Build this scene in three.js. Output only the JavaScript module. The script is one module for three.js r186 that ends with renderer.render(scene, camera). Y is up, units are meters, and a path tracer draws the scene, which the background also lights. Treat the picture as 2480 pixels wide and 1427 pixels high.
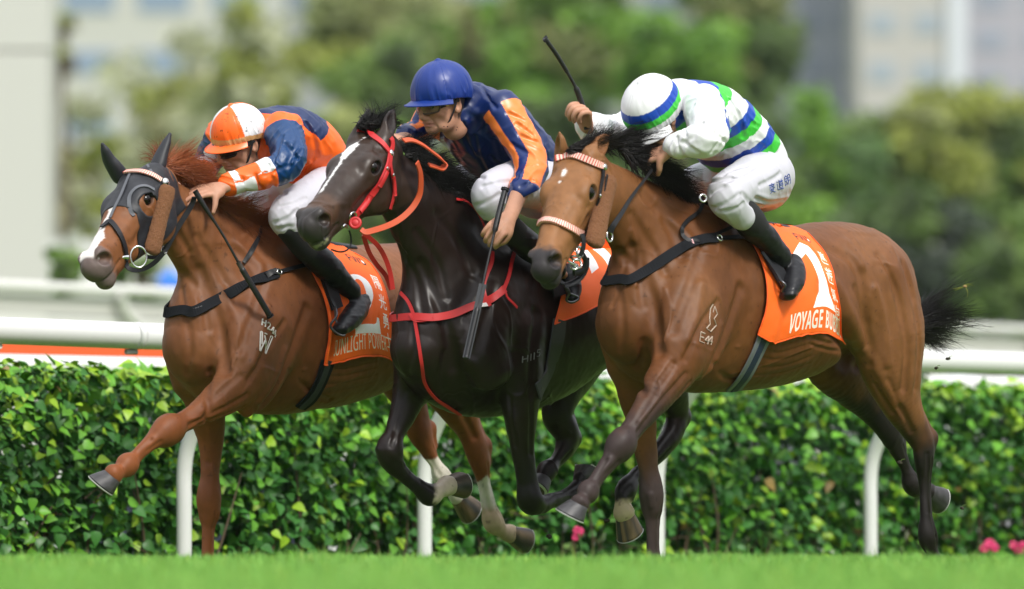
import * as THREE from 'three';
import { mergeGeometries } from 'three/addons/utils/BufferGeometryUtils.js';

// ---------------------------------------------------------------- camera, sky, sun, exposure
const FPX = 18000, CAMZ = 30, EYE = 0.342, PITCH = Math.atan((1275 - 713.5) / FPX);
const scene = new THREE.Scene();
const camera = new THREE.PerspectiveCamera(2 * Math.atan(713.5 / FPX) * 180 / Math.PI, 2480 / 1427, 0.5, 900);
camera.position.set(0, EYE, CAMZ);
camera.rotation.x = PITCH;
camera.focus = CAMZ - 0.1;
camera.userData.fStop = camera.getFocalLength() / 1000 / 0.115;
camera.updateMatrixWorld(true);
const renderer = new THREE.WebGLRenderer({ antialias: true });
renderer.toneMapping = THREE.LinearToneMapping;
renderer.toneMappingExposure = 1.6;
scene.fog = new THREE.FogExp2(new THREE.Color(0.82, 0.88, 0.95), 0.00012);
renderer.shadowMap.enabled = true;

// bright overcast sky: pale cloud, brightest overhead and round the veiled sun
const SUN = new THREE.Vector3(0.42, 0.78, 0.62).normalize();
{
  const W = 256, H = 128, d = new Float32Array(W * H * 4);
  for (let r = 0; r < H; r++) for (let c = 0; c < W; c++) {
    const up = ((r + 0.5) / H - 0.5) * Math.PI, az = ((c + 0.5) / W - 0.5) * 2 * Math.PI;
    const y = Math.sin(up), x = Math.cos(az) * Math.cos(up), z = Math.sin(az) * Math.cos(up);
    const s = Math.max(0, x * SUN.x + y * SUN.y + z * SUN.z);
    const b = y > 0 ? 0.28 + 0.66 * y + 0.7 * Math.pow(s, 6) : 0.2;
    const i = (r * W + c) * 4;
    d[i] = b * 0.97; d[i + 1] = b; d[i + 2] = b * 1.06; d[i + 3] = 1;
  }
  const t = new THREE.DataTexture(d, W, H, THREE.RGBAFormat, THREE.FloatType);
  t.mapping = THREE.EquirectangularReflectionMapping; t.magFilter = THREE.LinearFilter; t.needsUpdate = true;
  scene.background = t; scene.environment = t;
}
const sun = new THREE.DirectionalLight(new THREE.Color(1, 0.955, 0.88), 2.0);
sun.position.copy(SUN).multiplyScalar(60); sun.castShadow = true; sun.shadow.radius = 22;
Object.assign(sun.shadow.camera, { left: -14, right: 14, top: 14, bottom: -14, near: 1, far: 140 });
sun.shadow.mapSize.set(4096, 4096);
scene.add(sun, sun.target);

// ---------------------------------------------------------------- small helpers
const V = (x, y, z) => new THREE.Vector3(x, y, z);
const FW = V(0, Math.sin(PITCH), -Math.cos(PITCH)), UPV = V(0, Math.cos(PITCH), Math.sin(PITCH)), EYEP = V(0, EYE, CAMZ);
const ray = (px, py) => FW.clone().addScaledVector(V(1, 0, 0), (px - 1240) / FPX).addScaledVector(UPV, (713.5 - py) / FPX).normalize();
const atZ = (px, py, z) => { const r = ray(px, py); return EYEP.clone().addScaledVector(r, (z - CAMZ) / r.z); };
// a vertical plane parallel to a horse's heading, l metres to the near side of its middle
function frame(deg, off) {
  const a = deg * Math.PI / 180, n = V(Math.sin(a), 0, Math.cos(a)), h = V(-Math.cos(a), 0, Math.sin(a));
  const at = (px, py, l = 0) => { const r = ray(px, py), t = (off + l - n.dot(EYEP)) / n.dot(r); return EYEP.clone().addScaledVector(r, t); };
  return { n, h, off, at };
}
let seed_ = 7;
const rnd = (a = 0, b = 1) => { seed_ = (seed_ + 0x6d2b79f5) | 0; let t = Math.imul(seed_ ^ (seed_ >>> 15), 1 | seed_); t = (t + Math.imul(t ^ (t >>> 7), 61 | t)) ^ t; return a + (b - a) * (((t ^ (t >>> 14)) >>> 0) / 4294967296); };
const reseed = (s) => { seed_ = s; };
const clamp = (x, a = 0, b = 1) => Math.min(b, Math.max(a, x)), mix = (a, b, t) => a + (b - a) * t, smooth = (a, b, x) => { const t = clamp((x - a) / (b - a)); return t * t * (3 - 2 * t); };
const mix3 = (a, b, t) => [mix(a[0], b[0], t), mix(a[1], b[1], t), mix(a[2], b[2], t)];
function hash3(x, y, z) { let h = Math.imul(x, 374761393) ^ Math.imul(y, 668265263) ^ Math.imul(z, 2147483647 - 17); h = Math.imul(h ^ (h >>> 13), 1274126177); return ((h ^ (h >>> 16)) >>> 0) / 4294967296; }
function noise3(x, y, z) {
  const i = Math.floor(x), j = Math.floor(y), k = Math.floor(z); let u = x - i, v = y - j, w = z - k;
  u = u * u * (3 - 2 * u); v = v * v * (3 - 2 * v); w = w * w * (3 - 2 * w);
  const L = (a, b, t) => a + (b - a) * t;
  return L(L(L(hash3(i, j, k), hash3(i + 1, j, k), u), L(hash3(i, j + 1, k), hash3(i + 1, j + 1, k), u), v), L(L(hash3(i, j, k + 1), hash3(i + 1, j, k + 1), u), L(hash3(i, j + 1, k + 1), hash3(i + 1, j + 1, k + 1), u), v), w) * 2 - 1;
}
const fbm = (x, y, z, o = 3) => { let s = 0, a = 0.5; for (let i = 0; i < o; i++) { s += a * noise3(x, y, z); x = x * 2.03 + 5.1; y = y * 2.03 + 1.7; z = z * 2.03 + 3.3; a *= 0.5; } return s; };
const names = {};
const numbered = (n) => { names[n] = (names[n] ?? -1) + 1; return names[n] ? n + '_' + String(names[n]).padStart(3, '0') : n; };
const lin = (hex) => new THREE.Color(hex);
const rgb = (hex) => { const c = new THREE.Color(hex); return [c.r, c.g, c.b]; };
function std(name, color, roughness = 0.7, more = {}) { const m = new THREE.MeshPhysicalMaterial({ roughness, ...more }); if (color !== null) m.color.copy(Array.isArray(color) ? new THREE.Color().setRGB(...color) : new THREE.Color(color)); m.name = name; return m; }
// a thing: a Group at its base, its parts in it
function thing(name, label, category, pos, group) {
  const o = new THREE.Group(); o.name = numbered(name); o.position.copy(pos); scene.add(o);
  o.userData = { label, category }; if (group) o.userData.group = group;
  o.updateMatrixWorld(true); return o;
}
// a part: geometry given in world metres, moved into its parent's axes
function part(name, geo, mat, parent, label) {
  const m = new THREE.Mesh(geo, mat); m.name = name; m.castShadow = m.receiveShadow = true;
  if (parent) { parent.updateWorldMatrix(true, false); geo.applyMatrix4(parent.matrixWorld.clone().invert()); parent.add(m); } else scene.add(m);
  if (label) m.userData.label = label;
  return m;
}
function solo(name, geo, mat, label, category, group) { const m = part(numbered(name), geo, mat); m.userData = { label, category }; if (group) m.userData.group = group; return m; }
function structure(name, geo, mat) { const m = part(name, geo, mat); m.userData.kind = 'structure'; return m; }
const geoFrom = (pos, idx, uv, col) => {
  const g = new THREE.BufferGeometry(); g.setAttribute('position', new THREE.Float32BufferAttribute(pos, 3));
  if (uv) g.setAttribute('uv', new THREE.Float32BufferAttribute(uv, 2)); if (col) g.setAttribute('color', new THREE.Float32BufferAttribute(col, 3));
  g.setIndex(idx); g.computeVertexNormals(); return g;
};
const merge = (list) => mergeGeometries(list.map((g) => { const q = g.index ? g : g; for (const k of Object.keys(q.attributes)) if (!['position', 'normal', 'uv', 'color'].includes(k)) q.deleteAttribute(k); return q; }));
// smooth curve through points
const curveOf = (pts, closed = false) => new THREE.CatmullRomCurve3(pts, closed, 'centripetal');
// a tube of changing (elliptic) section through points; radius(t) -> r or [r1, r2]
function tube(pts, radius, seg = 24, rad = 10, closed = false, side = null) {
  const c = pts.length > 2 || closed ? curveOf(pts, closed) : new THREE.LineCurve3(pts[0], pts[1]);
  const pos = [], idx = [], uv = []; let prev = side ? side.clone() : null;
  const len = c.getLength();
  for (let i = 0; i <= seg; i++) {
    const t = i / seg, p = c.getPointAt(t), T = c.getTangentAt(t);
    if (!prev) prev = Math.abs(T.y) < 0.9 ? V(0, 1, 0) : V(1, 0, 0);
    const b = prev.clone().addScaledVector(T, -prev.dot(T)).normalize(), n = T.clone().cross(b); prev = b;
    let r = typeof radius === 'function' ? radius(t) : radius; if (!Array.isArray(r)) r = [r, r];
    for (let j = 0; j <= rad; j++) {
      const a = j / rad * Math.PI * 2, q = p.clone().addScaledVector(b, Math.cos(a) * r[0]).addScaledVector(n, Math.sin(a) * r[1]);
      pos.push(q.x, q.y, q.z); uv.push(t * len, j / rad);
      if (i < seg && j < rad) { const o = i * (rad + 1) + j; idx.push(o, o + rad + 1, o + 1, o + 1, o + rad + 1, o + rad + 2); }
    }
  }
  if (!closed) for (const e of [0, seg]) { // end caps
    const p = c.getPointAt(e / seg), o = pos.length / 3; pos.push(p.x, p.y, p.z); uv.push(0, 0);
    for (let j = 0; j < rad; j++) { const a = e * (rad + 1) + j; e ? idx.push(o, a, a + 1) : idx.push(o, a + 1, a); }
  }
  return geoFrom(pos, idx, uv);
}
// flat strap with thickness along points, its face turned to the given outward directions
function strap(pts, outs, width, thick = 0.0035, seg = 0, closed = false) {
  const n = seg || pts.length * 6, c = curveOf(pts, closed), o = curveOf(outs.map((v, i) => V(v.x, v.y, v.z)), closed), pos = [], idx = [], uv = [];
  const prof = [[-1, 0], [-0.96, 1], [0.96, 1], [1, 0], [0.96, -0.2], [-0.96, -0.2]], m = prof.length, len = c.getLength();
  for (let i = 0; i <= n; i++) {
    const t = i / n, p = c.getPoint(t), T = c.getTangent(t), N = o.getPoint(t); N.addScaledVector(T, -N.dot(T)).normalize(); const B = T.clone().cross(N), w = (typeof width === 'function' ? width(t) : width) / 2;
    for (let j = 0; j <= m; j++) { const [a, b] = prof[j % m], q = p.clone().addScaledVector(B, a * w).addScaledVector(N, b * thick); pos.push(q.x, q.y, q.z); uv.push(t * len, j / m); if (i < n && j < m) { const k = i * (m + 1) + j; idx.push(k, k + 1, k + m + 1, k + 1, k + m + 2, k + m + 1); } }
  }
  if (!closed) for (const e of [0, n]) { const k = e * (m + 1); for (let j = 1; j < m - 1; j++) e ? idx.push(k, k + j, k + j + 1) : idx.push(k, k + j + 1, k + j); }
  let g = geoFrom(pos, idx, uv); g = g.toNonIndexed(); g.computeVertexNormals(); return g;
}
const box = (w, h, d, at, rot) => { const g = new THREE.BoxGeometry(w, h, d); if (rot) g.applyMatrix4(rot); g.translate(at.x, at.y, at.z); return g; };
// ---------------------------------------------------------------- distance fields and their meshing (surface nets)
// primitives: elliptic tapered segments and ellipsoids; groups are joined by a smooth minimum
class Field {
  constructor() { this.prims = []; this.strokes = []; this.groups = 0; this.bump = null; this.cuts = []; }
  seg(A, B, S, wA, hA, wB, hB, g, sub = false) {
    const ax = B.clone().sub(A), L = Math.max(ax.length(), 1e-5); ax.divideScalar(L);
    const s = S.clone().addScaledVector(ax, -S.dot(ax)).normalize(), n = ax.clone().cross(s), c = A.clone().add(B).multiplyScalar(0.5);
    this.prims.push({ t: 0, ax: A.x, ay: A.y, az: A.z, dx: ax.x, dy: ax.y, dz: ax.z, L, sx: s.x, sy: s.y, sz: s.z, nx: n.x, ny: n.y, nz: n.z, wA, hA, wB, hB, g: g.id, k: g.k, sub, cx: c.x, cy: c.y, cz: c.z, R: L / 2 + Math.max(wA, hA, wB, hB) });
  }
  ell(C, X, Y, Z, rx, ry, rz, g, sub = false) {
    this.prims.push({ t: 1, ax: C.x, ay: C.y, az: C.z, dx: Z.x, dy: Z.y, dz: Z.z, L: rz, sx: X.x, sy: X.y, sz: X.z, nx: Y.x, ny: Y.y, nz: Y.z, wA: rx, hA: ry, g: g.id, k: g.k, sub, cx: C.x, cy: C.y, cz: C.z, R: Math.max(rx, ry, rz) });
  }
  group(k) { return { id: this.groups++, k }; }
  // nodes: [{p, w, h}], S: side vector or function of node index
  chain(nodes, S, k = 0.03, sub = 5, cut = false) {
    const g = this.group(k), n = nodes.length, P = n > 2 ? curveOf(nodes.map((q) => q.p)) : null;
    const cat = (a, b, c, d, t) => { const m1 = (c - a) / 2, m2 = (d - b) / 2, t2 = t * t, t3 = t2 * t; return (2 * t3 - 3 * t2 + 1) * b + (t3 - 2 * t2 + t) * m1 + (-2 * t3 + 3 * t2) * c + (t3 - t2) * m2; };
    const at = (u) => {
      const i = Math.min(n - 2, Math.floor(u)), t = u - i, q = (j) => nodes[clamp(j, 0, n - 1)];
      const f = (key) => Math.max(0.002, cat(q(i - 1)[key], q(i)[key], q(i + 1)[key], q(i + 2)[key], t));
      const p = P ? P.getPoint(u / (n - 1)) : nodes[0].p.clone().lerp(nodes[1].p, t);
      const s = nodes[i].s ? nodes[i].s.clone().lerp(nodes[i + 1].s, t).normalize() : S;
      return { p, w: f('w'), h: f('h'), s };
    };
    sub = Math.round(sub * 2); const N = (n - 1) * sub; let a = at(0);
    for (let i = 1; i <= N; i++) { const b = at(i / sub); this.seg(a.p, b.p, b.s, a.w, a.h, b.w, b.h, g, cut); a = b; }
  }
  stroke(pts, amp, sig) { // carve (amp > 0) or raise (amp < 0) along a line on the surface
    const s = { pts: [], amp, sig, c: V(0, 0, 0), R: 0 };
    const list = pts.length > 2 ? curveOf(pts).getPoints(pts.length * 5) : pts;
    for (const p of list) { s.pts.push(p.x, p.y, p.z); s.c.add(p); }
    s.c.divideScalar(list.length); for (const p of list) s.R = Math.max(s.R, p.distanceTo(s.c));
    this.strokes.push(s);
  }
  static one(q, x, y, z) {
    const px = x - q.ax, py = y - q.ay, pz = z - q.az;
    const t = px * q.dx + py * q.dy + pz * q.dz, s = px * q.sx + py * q.sy + pz * q.sz, n = px * q.nx + py * q.ny + pz * q.nz;
    let w, h, e, c;
    if (q.t === 1) { w = q.wA; h = q.hA; e = t; c = q.L; } else {
      const u = t / q.L, v = u < 0 ? 0 : u > 1 ? 1 : u; w = q.wA + (q.wB - q.wA) * v; h = q.hA + (q.hB - q.hA) * v; e = t - v * q.L; c = w < h ? w : h;
    }
    const k = Math.sqrt((s * s) / (w * w) + (n * n) / (h * h) + (e * e) / (c * c)), r = Math.sqrt(s * s + n * n + e * e);
    return k < 1e-5 ? -Math.min(w, h) : r * (k - 1) / k;
  }
  eval(x, y, z, prims = this.prims, strokes = this.strokes) {
    let tot = 1e3, gid = -1, d = 1e3, kk = 0, sub = false;
    const flush = () => {
      if (gid < 0) return;
      if (sub) { const h = Math.max(kk - Math.abs(tot + d), 0) / kk; tot = Math.max(tot, -d) + h * h * kk * 0.25; }
      else if (tot > 999) tot = d; else { const h = Math.max(kk - Math.abs(tot - d), 0) / kk; tot = Math.min(tot, d) - h * h * kk * 0.25; }
    };
    for (let i = 0; i < prims.length; i++) {
      const q = prims[i];
      if (q.g === gid && !q.sub) { const ex = x - q.cx, ey = y - q.cy, ez = z - q.cz, l = q.R + d; if (l > 0 ? ex * ex + ey * ey + ez * ez > l * l : d < -q.R) continue; }
      const v = Field.one(q, x, y, z);
      if (q.g !== gid) { flush(); gid = q.g; kk = q.k; sub = q.sub; d = v; }
      else if (v < d) d = v;
    }
    flush();
    for (let i = 0; i < strokes.length; i++) {
      const s = strokes[i], P = s.pts; let best = 1e9;
      const ex = x - s.c.x, ey = y - s.c.y, ez = z - s.c.z, lim = s.R + 2.6 * s.sig; if (ex * ex + ey * ey + ez * ez > lim * lim) continue;
      for (let j = 0; j + 5 < P.length; j += 3) {
        const bx = P[j + 3] - P[j], by = P[j + 4] - P[j + 1], bz = P[j + 5] - P[j + 2], qx = x - P[j], qy = y - P[j + 1], qz = z - P[j + 2];
        let t = (qx * bx + qy * by + qz * bz) / (bx * bx + by * by + bz * bz + 1e-12); t = t < 0 ? 0 : t > 1 ? 1 : t;
        const rx = qx - bx * t, ry = qy - by * t, rz = qz - bz * t, r = rx * rx + ry * ry + rz * rz; if (r < best) best = r;
      }
      tot += s.amp * Math.exp(-best / (s.sig * s.sig));
    }
    for (const c of this.cuts) { const v = c(x, y, z); if (v > tot) tot = v; }
    if (this.bump && tot < 0.02 && tot > -0.02) tot += this.bump(x, y, z);
    return tot;
  }
  // march along a ray (or from the camera through a pixel) to the surface
  hit(o, dir, tMax = 60, t0 = 0) {
    const nearRay = (c, R) => { const ex = c.x - o.x, ey = c.y - o.y, ez = c.z - o.z, s = ex * dir.x + ey * dir.y + ez * dir.z; return ex * ex + ey * ey + ez * ez - s * s < R * R; };
    const prims = this.prims.filter((q) => nearRay({ x: q.cx, y: q.cy, z: q.cz }, q.R + 0.12 + q.k)), strokes = this.strokes.filter((s) => nearRay(s.c, s.R + 0.1)); if (!prims.length) return null;
    let t = t0; for (let i = 0; i < 260; i++) { const d = this.eval(o.x + dir.x * t, o.y + dir.y * t, o.z + dir.z * t, prims, strokes); if (d < 0.0008) return o.clone().addScaledVector(dir, t); t += Math.max(0.001, Math.min(d, 0.4) * 0.55); if (t > tMax) return null; }
    return null;
  }
  px(px, py) { return this.hit(EYEP, ray(px, py), 34, 27.5); }
  grad(x, y, z, prims, strokes, e = 0.0015) {
const A = this.eval(x + e, y - e, z - e, prims, strokes), B = this.eval(x - e, y - e, z + e, prims, strokes), C = this.eval(x - e, y + e, z - e, prims, strokes), D = this.eval(x + e, y + e, z + e, prims, strokes), g = V(A - B - C + D, -A - B + C + D, -A + B - C + D);
    return g.normalize();
  }
  normalAt(p) { return this.grad(p.x, p.y, p.z, this.prims.filter((q) => { const ex = p.x - q.cx, ey = p.y - q.cy, ez = p.z - q.cz, l = q.R + q.k + 0.1; return ex * ex + ey * ey + ez * ez < l * l; }), undefined, 0.005); }
  mesh(cell, color, ne = 0.003, uvOf = null) {
    let lo = V(1e9, 1e9, 1e9), hi = V(-1e9, -1e9, -1e9);
    for (const q of this.prims) if (!q.sub) { lo.min(V(q.cx - q.R, q.cy - q.R, q.cz - q.R)); hi.max(V(q.cx + q.R, q.cy + q.R, q.cz + q.R)); }
    lo.subScalar(0.03); hi.addScalar(0.03);
    const B = 8, bs = B * cell, nb = [0, 1, 2].map((i) => Math.ceil((hi.getComponent(i) - lo.getComponent(i)) / bs)), R = bs * 0.87;
    const verts = new Map(), pos = [], nor = [], col = [], uv = [], quads = [], NX = nb[0] * B + 2, NY = nb[1] * B + 2;
    const key = (i, j, k) => (k * NY + j) * NX + i, f = new Float32Array(10 * 10 * 10), F = (i, j, k) => f[(k * 10 + j) * 10 + i];
    const maxK = Math.max(0.02, ...this.prims.map((q) => q.k));
    for (let bz = 0; bz < nb[2]; bz++) for (let by = 0; by < nb[1]; by++) for (let bx = 0; bx < nb[0]; bx++) {
      const x0 = lo.x + bx * bs, y0 = lo.y + by * bs, z0 = lo.z + bz * bs, cx = x0 + bs / 2, cy = y0 + bs / 2, cz = z0 + bs / 2;
      // coarse reject by bounding spheres
      let near = []; for (const q of this.prims) { const ex = cx - q.cx, ey = cy - q.cy, ez = cz - q.cz, l = q.R + R * 2 + q.k; if (ex * ex + ey * ey + ez * ez < l * l) near.push(q); }
      if (!near.length) continue;
      const c = this.eval(cx, cy, cz, near, this.strokes); if (Math.abs(c) > R * 1.7) continue;
      near = near.filter((q) => Field.one(q, cx, cy, cz) < R * 1.5 + q.k);
      const st = this.strokes.filter((s) => s.c.distanceTo(V(cx, cy, cz)) < s.R + 2.6 * s.sig + R);
      for (let k = 0; k <= B; k++) for (let j = 0; j <= B; j++) for (let i = 0; i <= B; i++) f[(k * 10 + j) * 10 + i] = this.eval(x0 + i * cell, y0 + j * cell, z0 + k * cell, near, st);
      for (let k = 0; k < B; k++) for (let j = 0; j < B; j++) for (let i = 0; i < B; i++) {
        let n = 0, sx = 0, sy = 0, sz = 0, m = 0;
        for (let q = 0; q < 8; q++) if (F(i + (q & 1), j + ((q >> 1) & 1), k + (q >> 2)) < 0) m |= 1 << q;
        const I = bx * B + i, J = by * B + j, K = bz * B + k;
        if (m && m !== 255) {
          for (let a = 0; a < 8; a++) for (const s of [1, 2, 4]) if (!(a & s)) {
            const b = a | s; if (((m >> a) & 1) === ((m >> b) & 1)) continue;
            const va = F(i + (a & 1), j + ((a >> 1) & 1), k + (a >> 2)), vb = F(i + (b & 1), j + ((b >> 1) & 1), k + (b >> 2)), t = va / (va - vb);
            sx += (a & 1) + (s === 1 ? t : 0); sy += ((a >> 1) & 1) + (s === 2 ? t : 0); sz += (a >> 2) + (s === 4 ? t : 0); n++;
          }
          let x = x0 + (i + sx / n) * cell, y = y0 + (j + sy / n) * cell, z = z0 + (k + sz / n) * cell;
          const g = this.grad(x, y, z, near, st, typeof ne === 'function' ? ne(x, y, z) : ne), d = clamp(this.eval(x, y, z, near, st), -cell * 0.5, cell * 0.5);
          x -= g.x * d; y -= g.y * d; z -= g.z * d;
          verts.set(key(I, J, K), pos.length / 3); pos.push(x, y, z); nor.push(g.x, g.y, g.z);
          if (color) { const q = color(x, y, z, g); col.push(q[0], q[1], q[2]); }
          if (uvOf) { const q = uvOf(x, y, z, g); uv.push(q[0], q[1]); }
        }
        const s0 = F(i, j, k) < 0;
        if (s0 !== F(i + 1, j, k) < 0) quads.push(0, I, J, K, s0); if (s0 !== F(i, j + 1, k) < 0) quads.push(1, I, J, K, s0); if (s0 !== F(i, j, k + 1) < 0) quads.push(2, I, J, K, s0);
      }
    }
    const idx = [];
    for (let q = 0; q < quads.length; q += 5) {
      const [d, i, j, k, s] = [quads[q], quads[q + 1], quads[q + 2], quads[q + 3], quads[q + 4]];
      const o = d === 0 ? [[0, -1, -1], [0, 0, -1], [0, 0, 0], [0, -1, 0]] : d === 1 ? [[-1, 0, -1], [-1, 0, 0], [0, 0, 0], [0, 0, -1]] : [[-1, -1, 0], [0, -1, 0], [0, 0, 0], [-1, 0, 0]];
      const v = o.map(([a, b, c]) => verts.get(key(i + a, j + b, k + c))); if (v.some((a) => a === undefined)) continue;
      if (s) idx.push(v[0], v[1], v[2], v[0], v[2], v[3]); else idx.push(v[0], v[2], v[1], v[0], v[3], v[2]);
    }
    const g = new THREE.BufferGeometry(); g.setAttribute('position', new THREE.Float32BufferAttribute(pos, 3)); g.setAttribute('normal', new THREE.Float32BufferAttribute(nor, 3));
    if (color) g.setAttribute('color', new THREE.Float32BufferAttribute(col, 3)); if (uvOf) g.setAttribute('uv', new THREE.Float32BufferAttribute(uv, 2));
    g.setIndex(idx); return g;
  }
}
// ---------------------------------------------------------------- horses
const eyeMat = std('eye', [0.006, 0.004, 0.003], 0.12, { specularIntensity: 0.7 });
const hoofMat = std('hoof', null, 0.5, { vertexColors: true });
const shoeMat = std('aluminium shoe', [0.6, 0.6, 0.58], 0.5, { metalness: 0.25 });
// hoof wall, sole and light racing plate; C coronet, B middle of the sole, T toe
function hoofGeo(C, B, T, side, k = 1, tan = 0) {
  const a = B.clone().sub(C), H = a.length(); a.normalize();
  const f = T.clone().sub(B); f.addScaledVector(a, -f.dot(a)).normalize(); const s = side.clone().addScaledVector(a, -side.dot(a)); s.addScaledVector(f, -s.dot(f)).normalize();
  const rings = [[0, 0.034, 0.034, 0], [0.12, 0.0395, 0.04, 0], [0.3, 0.0425, 0.044, 0.004], [0.6, 0.049, 0.052, 0.009], [0.9, 0.0545, 0.059, 0.014], [1, 0.056, 0.061, 0.016], [1.0, 0.048, 0.052, 0.016], [0.93, 0.04, 0.044, 0.016], [0.86, 0.012, 0.03, 0.008], [0.9, 0.002, 0.01, -0.01]];
  const n = 28, pos = [], idx = [], col = [];
  rings.forEach(([t, rs, rf, o], i) => {
    for (let j = 0; j <= n; j++) {
      const A = j / n * Math.PI * 2, ca = Math.cos(A), back = ca < -0.55 ? 1 - 0.18 * smooth(0.55, 1, -ca) : 1;
      const q = C.clone().addScaledVector(a, H * t).addScaledVector(f, (ca * rf * back + o) * k).addScaledVector(s, Math.sin(A) * rs * k * (i < 6 ? 1 + 0.006 * Math.sin(t * 40) : 1));
      pos.push(q.x, q.y, q.z);
      const st = 0.75 + 0.5 * noise3(q.x * 160, q.y * 14, q.z * 160), tn = tan * clamp(0.6 + 1.2 * noise3(A * 2.2, 1, C.x * 7)), c = i < 6 ? mix3([0.055 * st, 0.052 * st, 0.055 * st], [0.3 * st, 0.19 * st, 0.095 * st], tn) : [0.1 * st, 0.075 * st, 0.05 * st]; col.push(...c);
      if (i < rings.length - 1 && j < n) { const o2 = i * (n + 1) + j; idx.push(o2, o2 + 1, o2 + n + 1, o2 + 1, o2 + n + 2, o2 + n + 1); }
    }
  });
  const g = geoFrom(pos, idx, null, col);
  const sp = []; for (let j = 0; j <= 16; j++) { const A = (-0.8 + 1.6 * j / 16) * Math.PI * 0.94, q = C.clone().addScaledVector(a, H * 1.0 + 0.003).addScaledVector(f, (Math.cos(A) * 0.0545 + 0.016) * k).addScaledVector(s, Math.sin(A) * 0.05 * k); sp.push(q); }
  return { hoof: g, shoe: tube(sp, [0.0075, 0.004], 32, 6, false, s.clone().cross(a)) };
}
// long tapered locks of hair; each root p, path from flow(p, i) -> list of points
function hairGeo(locks, width, seg = 9) {
  const pos = [], idx = [], uv = [];
  for (const L of locks) {
    const c = curveOf(L.pts), w0 = L.w ?? width, rad = 3, o0 = pos.length / 3; let b = L.side ? L.side.clone() : V(0.3, 0.5, 0.8);
    for (let i = 0; i <= seg; i++) {
      const t = i / seg, p = c.getPoint(t), T = c.getTangent(t); b.addScaledVector(T, -b.dot(T)).normalize(); const n = T.clone().cross(b), w = w0 * (0.5 + 0.9 * Math.sin(Math.PI * Math.min(1, t * 0.8 + 0.2))) * Math.pow(1 - t, 0.6) + 0.0003;
      for (let j = 0; j < rad; j++) { const A = j / rad * Math.PI * 2, q = p.clone().addScaledVector(b, Math.cos(A) * w).addScaledVector(n, Math.sin(A) * w * 0.4); pos.push(q.x, q.y, q.z); uv.push(t, j / rad); if (i < seg) { const k = o0 + i * rad + j, k2 = o0 + i * rad + (j + 1) % rad; idx.push(k, k + rad, k2, k2, k + rad, k2 + rad); } }
    }
  }
  return geoFrom(pos, idx, uv);
}
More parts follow.
